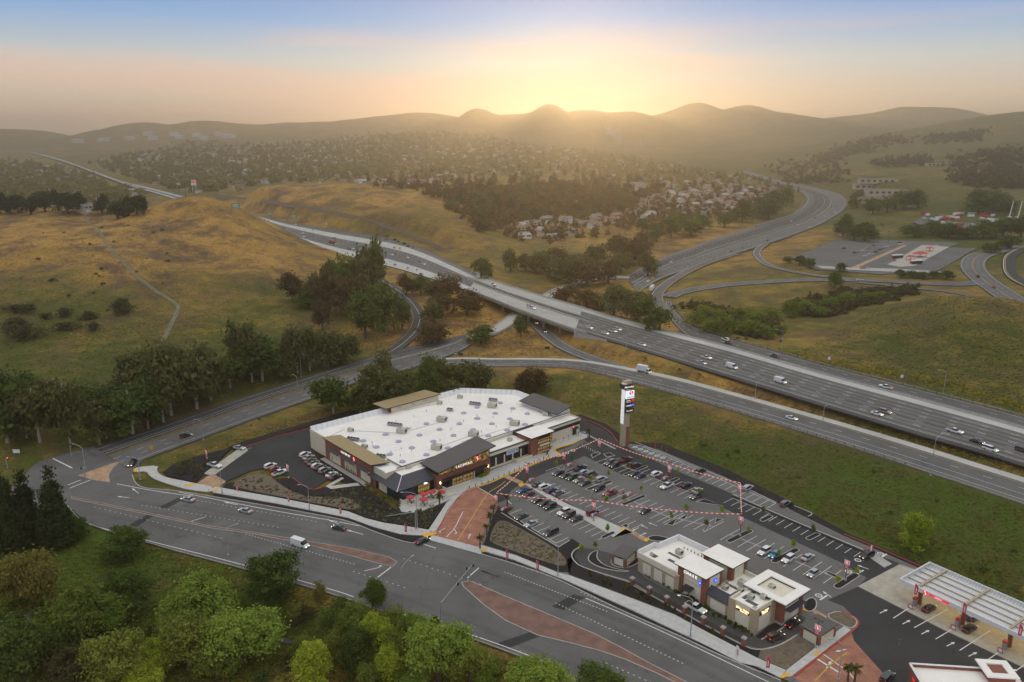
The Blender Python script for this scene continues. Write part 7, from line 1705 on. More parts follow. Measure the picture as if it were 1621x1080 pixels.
for k, (px, py, w) in enumerate([(124,226,18),(165,224,17),(205,222,16),(243,221,16),(285,220,16),(235,214,16),(276,215,16),(312,216,15),(323,221,15),(347,215,14),(363,218,20)]):
  g = PT(px, py); d = g.y; r = w/2*d/FPX; h = min(2*r*.38, 16)
  o = empty('storage_tank', g, 0, ('first','second','third','fourth','fifth','sixth','seventh','eighth','ninth','tenth','last')[k]+' white storage tank counted from the left on the hazy hillside', 'tank', 'white storage tanks on the far hillside')
  MB().lathe([(r, -4), (r, h)], n=24, m=M_TANK).build('shell', None, o, None, None, False); MB().lathe([(r*1.005, h), (r*.5, h*1.12), (.1, h*1.16)], n=24, m=M_TANK).build('roof', None, o)
# people
M_SKIN = mat('skin', (.45, .27, .19), .6); M_CLOTH_D = mat('dark_clothes', (.02, .02, .025), .9); M_CLOTH_B = mat('tan_trousers', (.30, .22, .15), .9); M_HAIR = mat('dark_hair', (.02, .014, .01), .8)
def skin_mesh(name, vs, es, rs, m):
  me = bpy.data.meshes.new(name); me.from_pydata(vs, es, []); o = bpy.data.objects.new(name, me); COL.objects.link(o)
  md = o.modifiers.new('skin', 'SKIN');
  for v, r in zip(me.skin_vertices[0].data, rs): v.radius = (r, r)
  me.skin_vertices[0].data[0].use_root = True; ss = o.modifiers.new('sub', 'SUBSURF'); ss.levels = 1; ss.render_levels = 1
  dg = bpy.context.evaluated_depsgraph_get(); out = bpy.data.meshes.new_from_object(o.evaluated_get(dg)); bpy.data.objects.remove(o)
  out.materials.clear(); out.materials.append(m); out.name = name
  out.polygons.foreach_set('use_smooth', [True]*len(out.polygons)); return out
bv = [(0, 0, .95), (0, 0, 1.15), (0, 0, 1.42), (0, 0, 1.52), (0, .01, 1.63), (0, .02, 1.74), (.18, 0, 1.40), (.24, .03, 1.12), (.25, -.06, .88), (.26, -.09, .78), (-.18, 0, 1.40), (-.25, -.02, 1.12), (-.24, -.10, .9), (-.25, -.12, .8), (.1, 0, .9), (.12, -.10, .5), (.12, .06, .09), (.13, -.12, .05), (-.1, 0, .9), (-.12, .08, .5), (-.12, .18, .1), (-.13, .02, .05)]
be = [(0, 1), (1, 2), (2, 3), (3, 4), (4, 5), (2, 6), (6, 7), (7, 8), (8, 9), (2, 10), (10, 11), (11, 12), (12, 13), (0, 14), (14, 15), (15, 16), (16, 17), (0, 18), (18, 19), (19, 20), (20, 21)]
brr = [.13, .13, .13, .06, .095, .08, .075, .05, .04, .035, .075, .05, .04, .035, .10, .065, .045, .04, .10, .065, .045, .04]
body_me = skin_mesh('person', bv, be, brr, M_SKIN)
shirt_me = skin_mesh('shirt', [bv[i] for i in (0, 1, 2, 6, 7, 10, 11)], [(0, 1), (1, 2), (2, 3), (3, 4), (2, 5), (5, 6)], [.16, .155, .155, .10, .075, .10, .075], M_CLOTH_D)
trs_me = skin_mesh('trousers', [bv[i] for i in (0, 14, 15, 16, 18, 19, 20)], [(0, 1), (1, 2), (2, 3), (0, 4), (4, 5), (5, 6)], [.15, .12, .09, .075, .12, .09, .075], M_CLOTH_B)
hair_me = skin_mesh('hair', [(0, .03, 1.70), (0, .04, 1.78)], [(0, 1)], [.105, .085], M_HAIR)
for px, py, an, lb, tr in [(1423,1022,200,'person in dark top and pale trousers walking across the forecourt', 0), (1467,971,120,'person in dark clothes standing at the black sedan by the pump', 1), (867,719,80,'person in dark clothes at the second store entrance', 1), (865,721,40,'person with pale trousers leaving the second store entrance', 0)]:
  o = link('person', body_me, None, P(px, py, .15 if px < 900 else .02), R(an)); tag(o, lb, 'person'); link('shirt', shirt_me, o); t = link('trousers', trs_me, o); link('hair', hair_me, o)
  if tr: t.material_slots[0].link = 'OBJECT'; t.material_slots[0].material = M_CLOTH_D
# bus station
g0 = PT(1455, 405); zb = 8.9
def PB(px, py): return P(px, py, zb)
for nm, poly, m, lb, z in (('bus_station_lot', [(1253,408),(1330,378),(1400,380),(1500,383),(1520,385),(1500,392),(1545,393),(1500,420),(1480,430),(1395,434),(1290,426)], M_ROAD, 'grey asphalt lot of the bus station', 0), ('bus_platform', [(1405,419),(1460,388),(1503,391),(1448,421),(1425,423)], M_PAD, 'pale concrete bus platform', .15), ('lot_divider', [(1342,426),(1430,388),(1436,389),(1352,427)], M_PAVER_TAN, 'paved strip dividing the bus station lot', .12), ('lot_edge', [(1292,421),(1340,424),(1420,426),(1500,431),(1500,433),(1400,430),(1300,425)], M_CONC, 'pale kerb along the front of the bus station', .2)):
  mb = MB(); mb.prism([tuple(PB(*p))[:2] for p in poly], zb-2, zb+.03+z, m); tag(mb.build(nm), lb, kind='structure')
for k, (px, py, s) in enumerate([(1456,407,1.5),(1441,412,.9),(1471,398,.9)]):
  o = empty('bus_shelter', PB(px, py)+Vector((0, 0, .18)), R(25), ['large red-roofed bus shelter', 'small red-roofed bus shelter near the buses', 'small red-roofed bus shelter at the far end of the platform'][k], 'bus shelter', 'red-roofed bus shelters')
  for u in (-3, 3):
    for v in (-2, 2): MB().bar((u*s, v*s, 0), (u*s, v*s, 3), .15, M_RED).build('post', None, o)
  r = MB(); r.add([(-4.2*s, -3*s, 3), (4.2*s, -3*s, 3), (4.2*s, 3*s, 3), (-4.2*s, 3*s, 3), (-1.5*s, 0, 3+1.6*s), (1.5*s, 0, 3+1.6*s)], [(0, 1, 5, 4), (1, 2, 5), (2, 3, 4, 5), (3, 0, 4), (3, 2, 1, 0)], M_RED); r.build('roof', None, o); MB().b2(-2*s, 2*s, -.3, .3, 0, .5, M_GREYMETAL).build('bench', None, o)
for px, py, an, lb in [(1420,409,20,'white and dark bus at the left of the platform'),(1450,418,20,'white and dark bus at the front of the platform')]:
  o = empty('bus', PB(px, py)+Vector((0, 0, .2)), R(an), lb, 'bus', 'buses at the station'); MB().b2(-6, 6, -1.25, 1.25, .4, 1.5, M_DARK).build('lower_body', None, o); MB().b2(-6, 6, -1.25, 1.25, 2.5, 3.2, M_WHITEP).build('upper_body', None, o); MB().b2(-5.95, 5.95, -1.22, 1.22, 1.5, 2.5, M_CARGLASS).build('window_band', None, o)
  for x in (-3.6, 4):
    for s in (-1, 1): MB().lathe([(.5, -.15), (.5, .15)], n=12, m=M_TYRE).build('wheel', None, o, (x, s*1.15, .5)).rotation_euler = (R(90), 0, 0)
  MB().b2(-6.05, -6, -.8, .8, .9, 1.2, M_TAIL_ON).build('tail_light', None, o)
for k, (px, py, c) in enumerate([(1336,394,'black'),(1353,401,'navy'),(1360,399,'silver'),(1366,397.5,'white'),(1371,395.5,'silver'),(1376,393.5,'beige'),(1383,389.5,'grey'),(1391,386.5,'silver'),(1370,406.5,'white'),(1374,405,'silver'),(1378,403,'white'),(1386,399.5,'black'),(1393,396,'black'),(1398,394.5,'grey'),(1404,391.5,'white'),(1410,390,'silver'),(1424,384.5,'black'),(1425,387.5,'white'),(1483,389.5,'white'),(1415,414,'grey'),(1366,426,'beige'),(1375,426,'white')]):
  g = PB(px, py); car('sedan', c, (g.x, g.y, zb+.06 if k != 18 else zb+.2), R(20), f'small {c} car parked in the bus station lot', 'cars at the bus station', None, False)
# ---------------------------------------------------------------- trees and shrubs
def TZV(x, y):
  i = np.clip(np.searchsorted(GY, y)-1, 0, len(GY)-2); fy = np.clip((y-GY[i])/(GY[i+1]-GY[i]), 0, 1)
  def at(k):
    u = (x/GW(GY[k])+1)/2*(NX-1); j = np.clip(np.floor(u).astype(int), 0, NX-2); f = np.clip(u-j, 0, 1)
    return GZ[k, j]*(1-f)+GZ[k, j+1]*f
  return at(i)*(1-fy)+at(i+1)*fy
def PTV(px, py):
  px = np.asarray(px, float); py = np.asarray(py, float)
  a = (px-CX)/FPX; b = (CY-py)/FPX; rx, ry, rz = a, CP+b*SP, -SP+b*CP
  d = np.full(px.shape, 150.0); hit = np.zeros(px.shape, bool); out = np.full(px.shape, 9300.0)
  for _ in range(420):
    h = (CAM_H+rz*d < TZV(rx*d, ry*d)) & ~hit
    out[h] = d[h]; hit |= h; d = d*1.01
    if not len(d) or d[0] > 9300: break
  lo, hi = out/1.01, out.copy()
  for _ in range(12):
    m = (lo+hi)/2; below = CAM_H+rz*m < TZV(rx*m, ry*m)
    hi = np.where(below, m, hi); lo = np.where(below, lo, m)
  x, y = rx*hi, ry*hi
  return x, y, TZV(x, y), hit
def leaf_mat(name, dark, light, trans=.42):
  m = bpy.data.materials.new(name); m.use_nodes = True; t = m.node_tree; L = t.links.new
  for n in list(t.nodes): t.nodes.remove(n)
  out = t.nodes.new('ShaderNodeOutputMaterial'); at_ = t.nodes.new('ShaderNodeAttribute'); at_.attribute_name = 'tone'
  oi = t.nodes.new('ShaderNodeObjectInfo'); ad = t.nodes.new('ShaderNodeMath'); ad.operation = 'MULTIPLY_ADD'; L(oi.outputs['Random'], ad.inputs[0]); ad.inputs[1].default_value = .35;
  sb = t.nodes.new('ShaderNodeMath'); sb.operation = 'MULTIPLY_ADD'; L(at_.outputs['Fac'], sb.inputs[0]); sb.inputs[1].default_value = .8; sb.inputs[2].default_value = -.08; L(sb.outputs[0], ad.inputs[2])
  mx = t.nodes.new('ShaderNodeMix'); mx.data_type = 'RGBA'; L(ad.outputs[0], mx.inputs['Factor']); mx.inputs[6].default_value = (*dark, 1); mx.inputs[7].default_value = (*light, 1)
  df = t.nodes.new('ShaderNodeBsdfDiffuse'); tr = t.nodes.new('ShaderNodeBsdfTranslucent'); ms = t.nodes.new('ShaderNodeMixShader'); ms.inputs[0].default_value = trans
  L(mx.outputs[2], df.inputs['Color']); L(mx.outputs[2], tr.inputs['Color']); L(df.outputs[0], ms.inputs[1]); L(tr.outputs[0], ms.inputs[2]); L(ms.outputs[0], out.inputs['Surface'])
  MATS[name] = m; return m
ML = {'oak': leaf_mat('leaves_dark_oak', (0.049, 0.083, 0.023), (0.160, 0.216, 0.047)), 'willow': leaf_mat('leaves_willow', (0.138, 0.219, 0.036), (0.356, 0.448, 0.081)), 'yellow': leaf_mat('leaves_yellow_green', (0.196, 0.275, 0.027), (0.528, 0.574, 0.069)),
    'euc': leaf_mat('leaves_eucalyptus', (0.073, 0.084, 0.029), (0.203, 0.202, 0.070)), 'russet': leaf_mat('leaves_russet', (0.075, 0.054, 0.024), (0.184, 0.128, 0.056)), 'conifer': leaf_mat('needles_conifer', (0.025, 0.046, 0.021), (0.085, 0.110, 0.039)), 'mix': leaf_mat('leaves_mixed', (0.094, 0.147, 0.027), (0.305, 0.329, 0.065)),
    'palm': leaf_mat('palm_fronds', (.07, .07, .02), (.19, .16, .05)), 'scrub': leaf_mat('leaves_scrub', (0.054, 0.061, 0.027), (0.145, 0.128, 0.054)), 'autumn': leaf_mat('leaves_olive_brown', (0.114, 0.127, 0.033), (0.331, 0.266, 0.070))}
M_BARK = mat('bark_brown', (.10, .075, .055), .95, .3, 3); M_BARKW = mat('bark_pale', (.42, .36, .29), .9, .3, 2)
def leaves(seed, lobes, ncl, per, size, spread, up=-.25):
  r = np.random.default_rng(seed); lobes = np.array(lobes, float)
  wgt = (lobes[:, 3]*lobes[:, 4]+lobes[:, 4]*lobes[:, 5]+lobes[:, 3]*lobes[:, 5]); wgt /= wgt.sum()
  li = r.choice(len(lobes), ncl, p=wgt); d = r.normal(size=(ncl*3, 3)); d /= np.linalg.norm(d, axis=1)[:, None]; d = d[d[:, 2] > up][:ncl]
  li = li[:len(d)]; ncl = len(d)
  c = lobes[li, :3]+d*lobes[li, 3:]*r.uniform(.62, 1.0, (ncl, 1)); tone = r.uniform(0, 1, ncl)
  cs = r.uniform(.6, 1.4, ncl)
  n = ncl*per; ci = np.repeat(np.arange(ncl), per)
  p = c[ci]+r.normal(size=(n, 3))*(spread*cs[ci])[:, None]*np.array([1, 1, .7])
  nr = d[ci]*.8+r.normal(size=(n, 3))*.75+np.array([0, 0, .35]); nr /= np.linalg.norm(nr, axis=1)[:, None]
  t = np.cross(nr, r.normal(size=(n, 3))); t /= np.linalg.norm(t, axis=1)[:, None]+1e-9; b = np.cross(nr, t)
  s = (size*r.uniform(.6, 1.3, n))[:, None]
  v = np.stack([p-t*s-b*s*.55, p+t*s*.2-b*s*.7, p+t*s+b*s*.5, p-t*s*.3+b*s*.7], 1).reshape(-1, 3)
  tn = np.repeat(np.clip(tone[ci]*.75+r.uniform(0, .25, n), 0, 1), 4)
  return v, tn
def quad_mesh(name, v, tone, m):
  me = bpy.data.meshes.new(name); n = len(v)//4
  me.vertices.add(len(v)); me.vertices.foreach_set('co', v.ravel()); me.loops.add(4*n); me.loops.foreach_set('vertex_index', np.arange(4*n))
  me.polygons.add(n); me.polygons.foreach_set('loop_start', np.arange(0, 4*n, 4)); me.polygons.foreach_set('loop_total', np.full(n, 4)); me.update()
  at_ = me.attributes.new('tone', 'FLOAT', 'POINT'); at_.data.foreach_set('value', tone); me.materials.append(m)
  return me
def trunk_mesh(seed, h, r0, lobes, m, lean=.03):
  rr = random.Random(seed); mb = MB(); top = Vector((rr.uniform(-lean, lean)*h, rr.uniform(-lean, lean)*h, h)); mb.bar((0, 0, -.4), top*.55, r0, m, 8, r0*.7); mb.bar(top*.55, top, r0*.7, m, 7, r0*.35)
  for l in lobes[:7]: mb.bar(top*rr.uniform(.5, .95), Vector(l[:3]), r0*.42, m, 5, r0*.1)
  return mb.mesh('trunk')
# unit trees: height 1, crown radius about .4 to .5
def lobes_round(seed, n, R_, z0, z1, r):
  rr = random.Random(seed); out = []
  for k in range(n):
    a = rr.uniform(0, 6.28); q = R_*math.sqrt(rr.uniform(0, 1)); z = rr.uniform(z0, z1); s = r*rr.uniform(.75, 1.25)
    out.append((q*math.cos(a), q*math.sin(a), z*(1-.35*(q/R_)**2) if R_ else z, s, s, s*.85))
  return out
SPECS = {'oak': dict(n=11, R=.28, z0=.27, z1=.78, r=.23, up=-.7, bark=M_BARK, tr=.045, th=.6), 'willow': dict(n=11, R=.32, z0=.32, z1=.78, r=.22, up=-.75, bark=M_BARK, tr=.05, th=.55), 'euc': dict(n=12, R=.27, z0=.26, z1=.84, r=.17, up=-.6, bark=M_BARKW, tr=.03, th=.8),
     'conifer': None, 'bush': dict(n=8, R=.42, z0=.25, z1=.62, r=.36, up=-.5, bark=M_BARK, tr=.04, th=.3), 'young': dict(n=4, R=.12, z0=.55, z1=.85, r=.13, up=-.8, bark=M_BARK, tr=.02, th=.8)}
LOD = {'near': (300, 34, .019, .050), 'mid': (110, 20, .034, .062), 'far': (46, 11, .062, .085), 'mass': (16, 5, .12, .11)}
TREE_CACHE = {}
def tree_proto(kind, lod, var):
  key = (kind, lod, var)
  if key in TREE_CACHE: return TREE_CACHE[key]
  ncl, per, size, sp = LOD[lod]; seed = hash((kind, lod)) % 1000 if False else sum(map(ord, kind+lod))*7+var
  if kind == 'conifer':
    lobes = []
    for k in range(9):
      z = .10+.88*k/8; lobes.append((random.Random(seed+k).uniform(-.03, .03), 0, z, .27*(1.05-z)+.02, .27*(1.05-z)+.02, .08))
    bark, tr, th = M_BARK, .03, .9
  else:
    s = SPECS[kind]; lobes = lobes_round(seed, s['n'], s['R'], s['z0'], s['z1'], s['r']); bark, tr, th = s['bark'], s['tr'], s['th']
  v, tn = leaves(seed, lobes, ncl, per, size, sp*(.7 if kind == 'conifer' else 1), -.9 if kind == 'conifer' else SPECS[kind]['up'])
  v[:, 2] = np.maximum(v[:, 2], .01)
  tm = trunk_mesh(seed, th, tr, lobes, bark) if lod != 'mass' else None
  TREE_CACHE[key] = (v, tn, tm, {})
  return TREE_CACHE[key]
def crown_of(kind, lod, var, leaf):
  v, tn, tm, ms = tree_proto(kind, lod, var)
  if leaf not in ms: ms[leaf] = quad_mesh('crown', v, tn, ML[leaf])
  return ms[leaf], tm
TN = {'oak': 'oak_tree', 'willow': 'willow_tree', 'euc': 'eucalyptus_tree', 'conifer': 'conifer_tree', 'bush': 'shrub', 'young': 'young_tree'}
def plant(kind, g, h, w, leaf, lod, label, group=None):
  me, tm = crown_of(kind, lod, random.randrange(4), leaf)
  o = empty(TN[kind], g, random.uniform(0, 6.28), label, 'shrub' if kind == 'bush' else 'tree', group)
  k = w/(.62 if kind == 'conifer' else 1.45 if kind == 'bush' else .95); o.scale = (k, k, h)
  link('crown', me, o); link('trunk' if kind != 'bush' else 'stem', tm, o)
  return o
def tree(kind, px, py, top, wpx, leaf, lod, label, group=None):
  g = PT(px, py); z = g.y*CP+(CAM_H-g.z)*SP
  return plant(kind, g, max(1.5, (py-top)*z/FPX/.96), wpx*z/FPX, leaf, lod, label, group)
# the creek side, nearest the camera
NEAR = [('conifer',18,868,735,62,'conifer','dark conifer at the left picture edge above the creek'),('conifer',50,860,748,58,'conifer','dark conifer second from the left above the creek'),('conifer',92,862,742,66,'conifer','tallest dark conifer beside the junction'),('oak',124,852,806,36,'oak','small round tree at the foot of the tallest conifer'),('oak',200,884,826,74,'oak','round dark bush-like tree by the road edge'),('oak',440,942,860,92,'oak','dense dark oak beside the arterial road'),
    ('oak',505,950,914,24,'autumn','little tree right of the dark oak'),('euc',48,985,848,110,'autumn','tall olive-brown tree on the creek bank'),('oak',200,970,894,88,'oak','dark green oak standing in the grass'),('willow',135,1000,905,120,'mix','broad green tree between the olive tree and the dark oak'),('willow',170,1005,940,60,'willow','pale leaning willow below the dark oak'),('willow',315,990,900,110,'willow','bright willow left of the creek water'),('willow',300,1060,965,110,'mix','green tree in front of the bright willow'),('willow',385,1050,955,120,'willow','bright yellow-green willow over the creek'),('willow',345,1075,1020,70,'mix','low green tree below the willows'),
    ('oak',190,1090,978,100,'mix','rounded tree at the bottom picture edge'),('willow',40,1075,955,130,'oak','dark tree at the lower left corner'),('willow',105,1095,1020,100,'scrub','grey-green tree along the bottom edge'),('willow',10,1000,930,70,'mix','green tree at the left picture edge'),('willow',505,1090,998,80,'yellow','bright yellow-green tree right of the creek'),('willow',478,1040,1000,45,'mix','small green tree beside the creek water'),
    ('oak',590,965,908,46,'oak','dark tree at the road edge below the lamp'),('willow',560,1010,940,70,'mix','green tree behind the yellow-green one'),('willow',600,1030,948,60,'yellow','yellow-green tree beside the tall lamp'),('oak',570,1070,985,70,'oak','dark tree under the yellow-green tree'),('willow',640,1050,962,80,'mix','green tree left of the signal mast'),('willow',695,1080,968,110,'willow','large willow under the signal mast'),('willow',745,1085,1010,70,'mix','green tree right of the large willow'),('willow',660,1095,1050,70,'willow','low willow at the bottom edge'),
    ('oak',690,1000,970,20,'oak','slim dark tree at the signal pole'),('willow',858,1100,1035,100,'willow','pale willow at the bottom edge of the road'),('oak',950,1105,1045,90,'oak','dark tree at the bottom edge beside the median'),('willow',1443,868,803,58,'yellow','lone bright green tree on the slope behind the lot')]
NEAR += [('willow' if k % 3 else 'oak', a, b, b-h, w, ('mix', 'willow', 'oak', 'yellow', 'mix')[k % 5], 'leafy tree '+lb) for k, (a, b, h, w, lb) in enumerate([(622,995,45,44,'just below the tall lamp'),(655,1015,52,52,'between the tall lamp and the signal mast'),(722,1055,55,56,'right of the signal pole'),(615,1078,70,66,'at the bottom edge below the lamp'),(532,1045,50,50,'between the creek and the dark tree'),(588,1098,60,60,'low at the bottom edge'),(768,1080,45,50,'at the road bend above the bottom edge'),(92,1045,60,70,'in the lower left thicket'),(245,1060,60,66,'left of the willows in the thicket'),(272,1012,50,56,'above the willows in the thicket'),(68,1025,60,70,'below the olive tree in the thicket'),(20,1050,70,80,'at the left edge of the thicket'),(412,1010,50,50,'right of the willows near the water'),(230,1100,60,70,'at the bottom edge of the thicket'),(140,1060,50,66,'in the middle of the lower left thicket')])]
for k, px, py, tp, w, lf, lb in NEAR: tree(k, px, py, tp, w, lf, 'near', lb)
for px, py, w, lf, lb in [(488,975,34,'scrub','grey shrub by the dark oak'),(470,990,30,'scrub','grey shrub above the creek'),(520,985,46,'oak','dark shrub above the creek'),(540,965,40,'oak','dark shrub near the road edge'),(460,1055,36,'scrub','shrub below the creek water'),(620,1000,40,'mix','green shrub beneath the lamp'),(255,1030,40,'oak','dark undergrowth shrub left of the willows'),(235,1000,30,'oak','dark undergrowth shrub below the oak'),(420,1075,40,'oak','dark shrub at the bottom edge'),(780,1060,40,'mix','green shrub at the road bend'),(150,1060,60,'scrub','grey undergrowth shrub at the bottom edge'),(545,1025,40,'oak','dark shrub between the trees')]:
  g = PT(px, py); z = g.y*CP+(CAM_H-g.z)*SP; plant('bush', g, w*z/FPX*.62, w*z/FPX, lf, 'mid', lb, 'shrubs along the creek')
# groves: (kind, leaf, name of the grove, list of px, py, top, width)
GROVES = [('euc','euc','eucalyptus in the row between the store and the divided road','trees behind the supermarket',[(525,652,588,64),(580,645,552,44),(612,648,548,50),(600,660,575,46),(645,640,562,46),(672,640,570,40),(700,632,560,46),(735,628,560,44),(762,622,572,36),(630,655,580,40),(715,640,580,40)]),
      ('oak','russet','russet tree in the pair behind the supermarket','russet pair behind the supermarket',[(828,622,580,34),(856,622,566,44)]),
      ('euc','euc','eucalyptus with pale stem in the grove left of the divided road','grove left of the divided road',[(15,700,572,70),(48,705,580,60),(80,700,575,64),(110,708,600,54),(150,706,620,50),(178,690,612,46),(205,690,590,60),(228,680,585,54),(255,668,560,70),(282,655,530,70),(305,645,522,64),(330,632,528,60),(355,620,548,50),(40,660,568,60),(90,655,585,56),(140,660,600,50),(185,650,575,56),(235,640,545,60),(275,630,525,60)]),
      ('euc','euc','eucalyptus in the grove above the divided road','grove above the divided road',[(378,605,520,44),(400,602,515,50),(425,600,512,52),(450,598,512,50),(475,594,510,48),(500,590,512,46),(525,584,516,44),(545,576,528,36),(410,590,520,40),(465,585,515,40)]),
      ('oak','russet','dark russet tree in the freeway grove below the hill','freeway grove below the hill',[(462,476,430,44),(520,470,394,34),(548,478,386,52),(575,486,384,60),(600,490,388,56),(560,510,410,60),(530,505,410,56),(595,520,415,60),(618,508,420,44),(500,490,425,44),(490,487,456,44),(636,524,468,34),(580,535,455,50),(515,525,470,40)]),
      ('oak','russet','dark rounded tree around the loop ramp','trees around the loop ramp',[(642,466,425,36),(664,468,426,36),(690,476,428,44),(714,480,428,50),(735,498,455,48),(685,512,460,50),(686,548,504,50),(762,548,504,62),(640,505,460,30),(700,500,462,46),(760,442,402,40),(822,536,498,30)]),
      ('oak','russet','russet tree in the grove behind the bridge','grove behind the bridge',[(808,432,396,36),(832,428,400,36),(852,436,398,44),(878,444,402,46),(905,450,398,50),(932,456,404,48),(958,446,398,48),(985,436,384,50),(1005,424,366,48),(975,420,358,44),(1020,410,362,34),(948,420,380,40),(920,425,388,40),(880,425,392,40),(1030,440,400,30)]),
      ('oak','russet','dark russet tree in the row beside the green overhead sign','row beside the green overhead sign',[(898,482,450,40),(925,488,452,42),(950,492,452,44),(978,498,450,46),(1003,506,456,46),(1028,514,466,42),(1050,522,476,40),(1015,495,455,40),(985,485,448,36)]),
      ('oak','conifer','dark tree in the clump on the left hill top','clump on the left hill top',[(166,343,306,26),(182,345,300,30),(200,340,304,26),(216,338,298,32),(230,342,306,24),(190,348,318,30)]),
      ('oak','conifer','dark tree in the row along the left plateau','row along the left plateau',[(5,338,300,36),(28,338,304,34),(50,340,306,34),(72,338,300,36),(94,338,296,36),(112,336,294,36),(125,335,302,28)]),
      ('oak','scrub','dark round shrub on the left hillside','round shrubs on the left hillside',[(192,498,468,46),(35,492,470,46),(100,503,482,26),(140,506,486,28),(45,532,494,70),(110,520,500,36),(20,524,500,40),(150,524,508,28),(75,505,490,24)]),
      ('oak','oak','dark tree along the edge of the housing estate','trees along the estate edge',[(1040,385,350,34),(1062,380,345,40),(1090,372,338,40),(1118,366,332,36),(1150,360,330,34),(1180,350,312,30),(1205,345,308,34),(1225,340,300,34),(1240,330,292,30),(1165,350,322,30),(1215,350,318,32),(1075,365,330,34),(1020,365,335,34)]),
      ('oak','mix','green tree around the meadow hollow','trees around the meadow hollow',[(1100,520,488,44),(1130,525,490,46),(1155,530,488,52),(1180,532,486,56),(1205,528,490,50),(1170,510,476,48),(1140,508,480,44),(1195,512,480,44),(1225,505,480,40),(1120,500,478,34),(1255,500,470,36),(1280,492,466,44),(1310,488,462,40),(1340,482,460,40),(1370,478,458,40),(1400,474,456,36),(1235,528,508,30),(1215,538,518,26),(1300,500,476,40)]),
      ('oak','oak','round tree at the bus station roadside','trees at the bus station roadside',[(1317,455,427,26),(1332,432,414,22),(1425,440,424,22),(1443,440,426,22),(1461,441,427,22),(1479,441,426,22),(1497,442,424,26),(1263,420,402,22),(1283,424,406,20),(1248,416,400,20)]),
      ('oak','oak','dark tree in the groves behind the bus station','groves behind the bus station',[(1335,375,338,36),(1352,378,336,38),(1370,380,340,34),(1380,340,305,30),(1360,330,300,26),(1400,336,305,30),(1430,330,302,30),(1455,330,300,30),(1475,372,348,40),(1500,376,350,42),(1530,378,352,40),(1560,380,352,40),(1590,378,346,44),(1615,376,340,40),(1545,340,302,44),(1570,335,300,40),(1595,345,305,40),(1450,375,352,34),(1570,400,380,30),(1600,396,372,36)])]
ordn = ('first','second','third','fourth','fifth','sixth','seventh','eighth','ninth','tenth','eleventh','twelfth','thirteenth','fourteenth','fifteenth','sixteenth','seventeenth','eighteenth','nineteenth','twentieth')
for kind, lf, lb, gp, lst in GROVES:
  lst = sorted(lst)
  for i, (px, py, tp, w) in enumerate(lst):
    hh_ = py-tp; px += random.uniform(-.14, .14)*hh_; py += random.uniform(-.10, .06)*hh_; tp = py-hh_*random.uniform(.72, 1.12); w *= random.uniform(.8, 1.35)*(1.25 if kind == 'euc' else .9)
    tree('bush' if 'shrub' in lb or 'hollow' in lb else kind, px, py, tp, w*1.08, random.choice([lf, lf, 'euc', 'oak'] if lf == 'russet' else [lf, lf, 'oak'] if lf == 'euc' else [lf]), 'mid', f'{lb}, {ordn[i]} from the left', gp)
# wooded hillside, then the woods too far to tell apart
def in_poly(poly, n, seed):
  r = np.random.default_rng(seed); p = np.array(poly, float); x = r.uniform(p[:, 0].min(), p[:, 0].max(), n*4); y = r.uniform(p[:, 1].min(), p[:, 1].max(), n*4)
  k, _ = pip(x, y, [tuple(q) for q in poly]); return x[k][:n], y[k][:n]
hx, hy = in_poly([(690,300),(760,285),(860,278),(980,282),(1060,300),(1010,330),(960,345),(935,350),(880,345),(800,352),(770,375),(735,345),(700,325)], 150, 5)
X, Y, Z, H_ = PTV(hx, hy)
for i in np.argsort(hy):
  if H_[i]: plant(random.choice(['oak', 'oak', 'oak', 'conifer']), Vector((X[i], Y[i], Z[i])), random.uniform(11, 19), random.uniform(10, 16), random.choice(['russet', 'conifer', 'oak']), 'far', f'hazy {("lower","middle","upper")[0 if hy[i]>335 else 1 if hy[i]>308 else 2]} hillside tree in the {("left","central","right")[0 if hx[i]<790 else 1 if hx[i]<900 else 2]} part of the wood below the ridge', 'trees on the wooded hillside')
rx_, ry_ = in_poly([(450,288),(700,284),(860,276),(1230,292),(1230,284),(860,268),(450,282)], 34, 9)
X, Y, Z, H_ = PTV(rx_, ry_)
for i in range(len(X)):
  if H_[i]: plant(random.choice(['oak', 'conifer']), Vector((X[i], Y[i], Z[i])), random.uniform(9, 20), random.uniform(8, 13), random.choice(['conifer', 'russet']), 'far', 'dark tree standing along the ridge line', 'trees along the ridge line')
FWC = (ROADS['freeway'][:, :3]+ROADS['freeway'][:, 3:])/2
def off_road(X, Y):
  return np.array([np.min((FWC[:, 0]-a)**2+(FWC[:, 1]-b)**2) > 38**2 for a, b in zip(X, Y)], bool)
def wood(name, label, polys, leaf, hh, ww, seed):
  """a wood too far off to tell its trees apart: one object"""
  r = np.random.default_rng(seed); VV, TT = [], []
  for poly, n in polys:
    x, y = in_poly(poly, n, seed); seed += 1
    X, Y, Z, K = PTV(x+r.normal(size=len(x))*9, y+r.normal(size=len(x))*2)
    for i in np.where(K & off_road(X, Y))[0]:
      v, tn, _, _ = tree_proto(random.choice(['oak', 'oak', 'conifer']), 'mass', int(r.integers(4))); a = r.uniform(0, 6.28); h = r.uniform(*hh); w = r.uniform(*ww)/.9
      c, s = math.cos(a), math.sin(a); q = np.stack([(v[:, 0]*c-v[:, 1]*s)*w+X[i], (v[:, 0]*s+v[:, 1]*c)*w+Y[i], v[:, 2]*h+Z[i]], 1); VV.append(q); TT.append(np.clip(tn*.6+r.uniform(0, .4), 0, 1))
  o = link(name, quad_mesh(name, np.vstack(VV), np.concatenate(TT), ML[leaf])); tag(o, label, kind='stuff'); return o
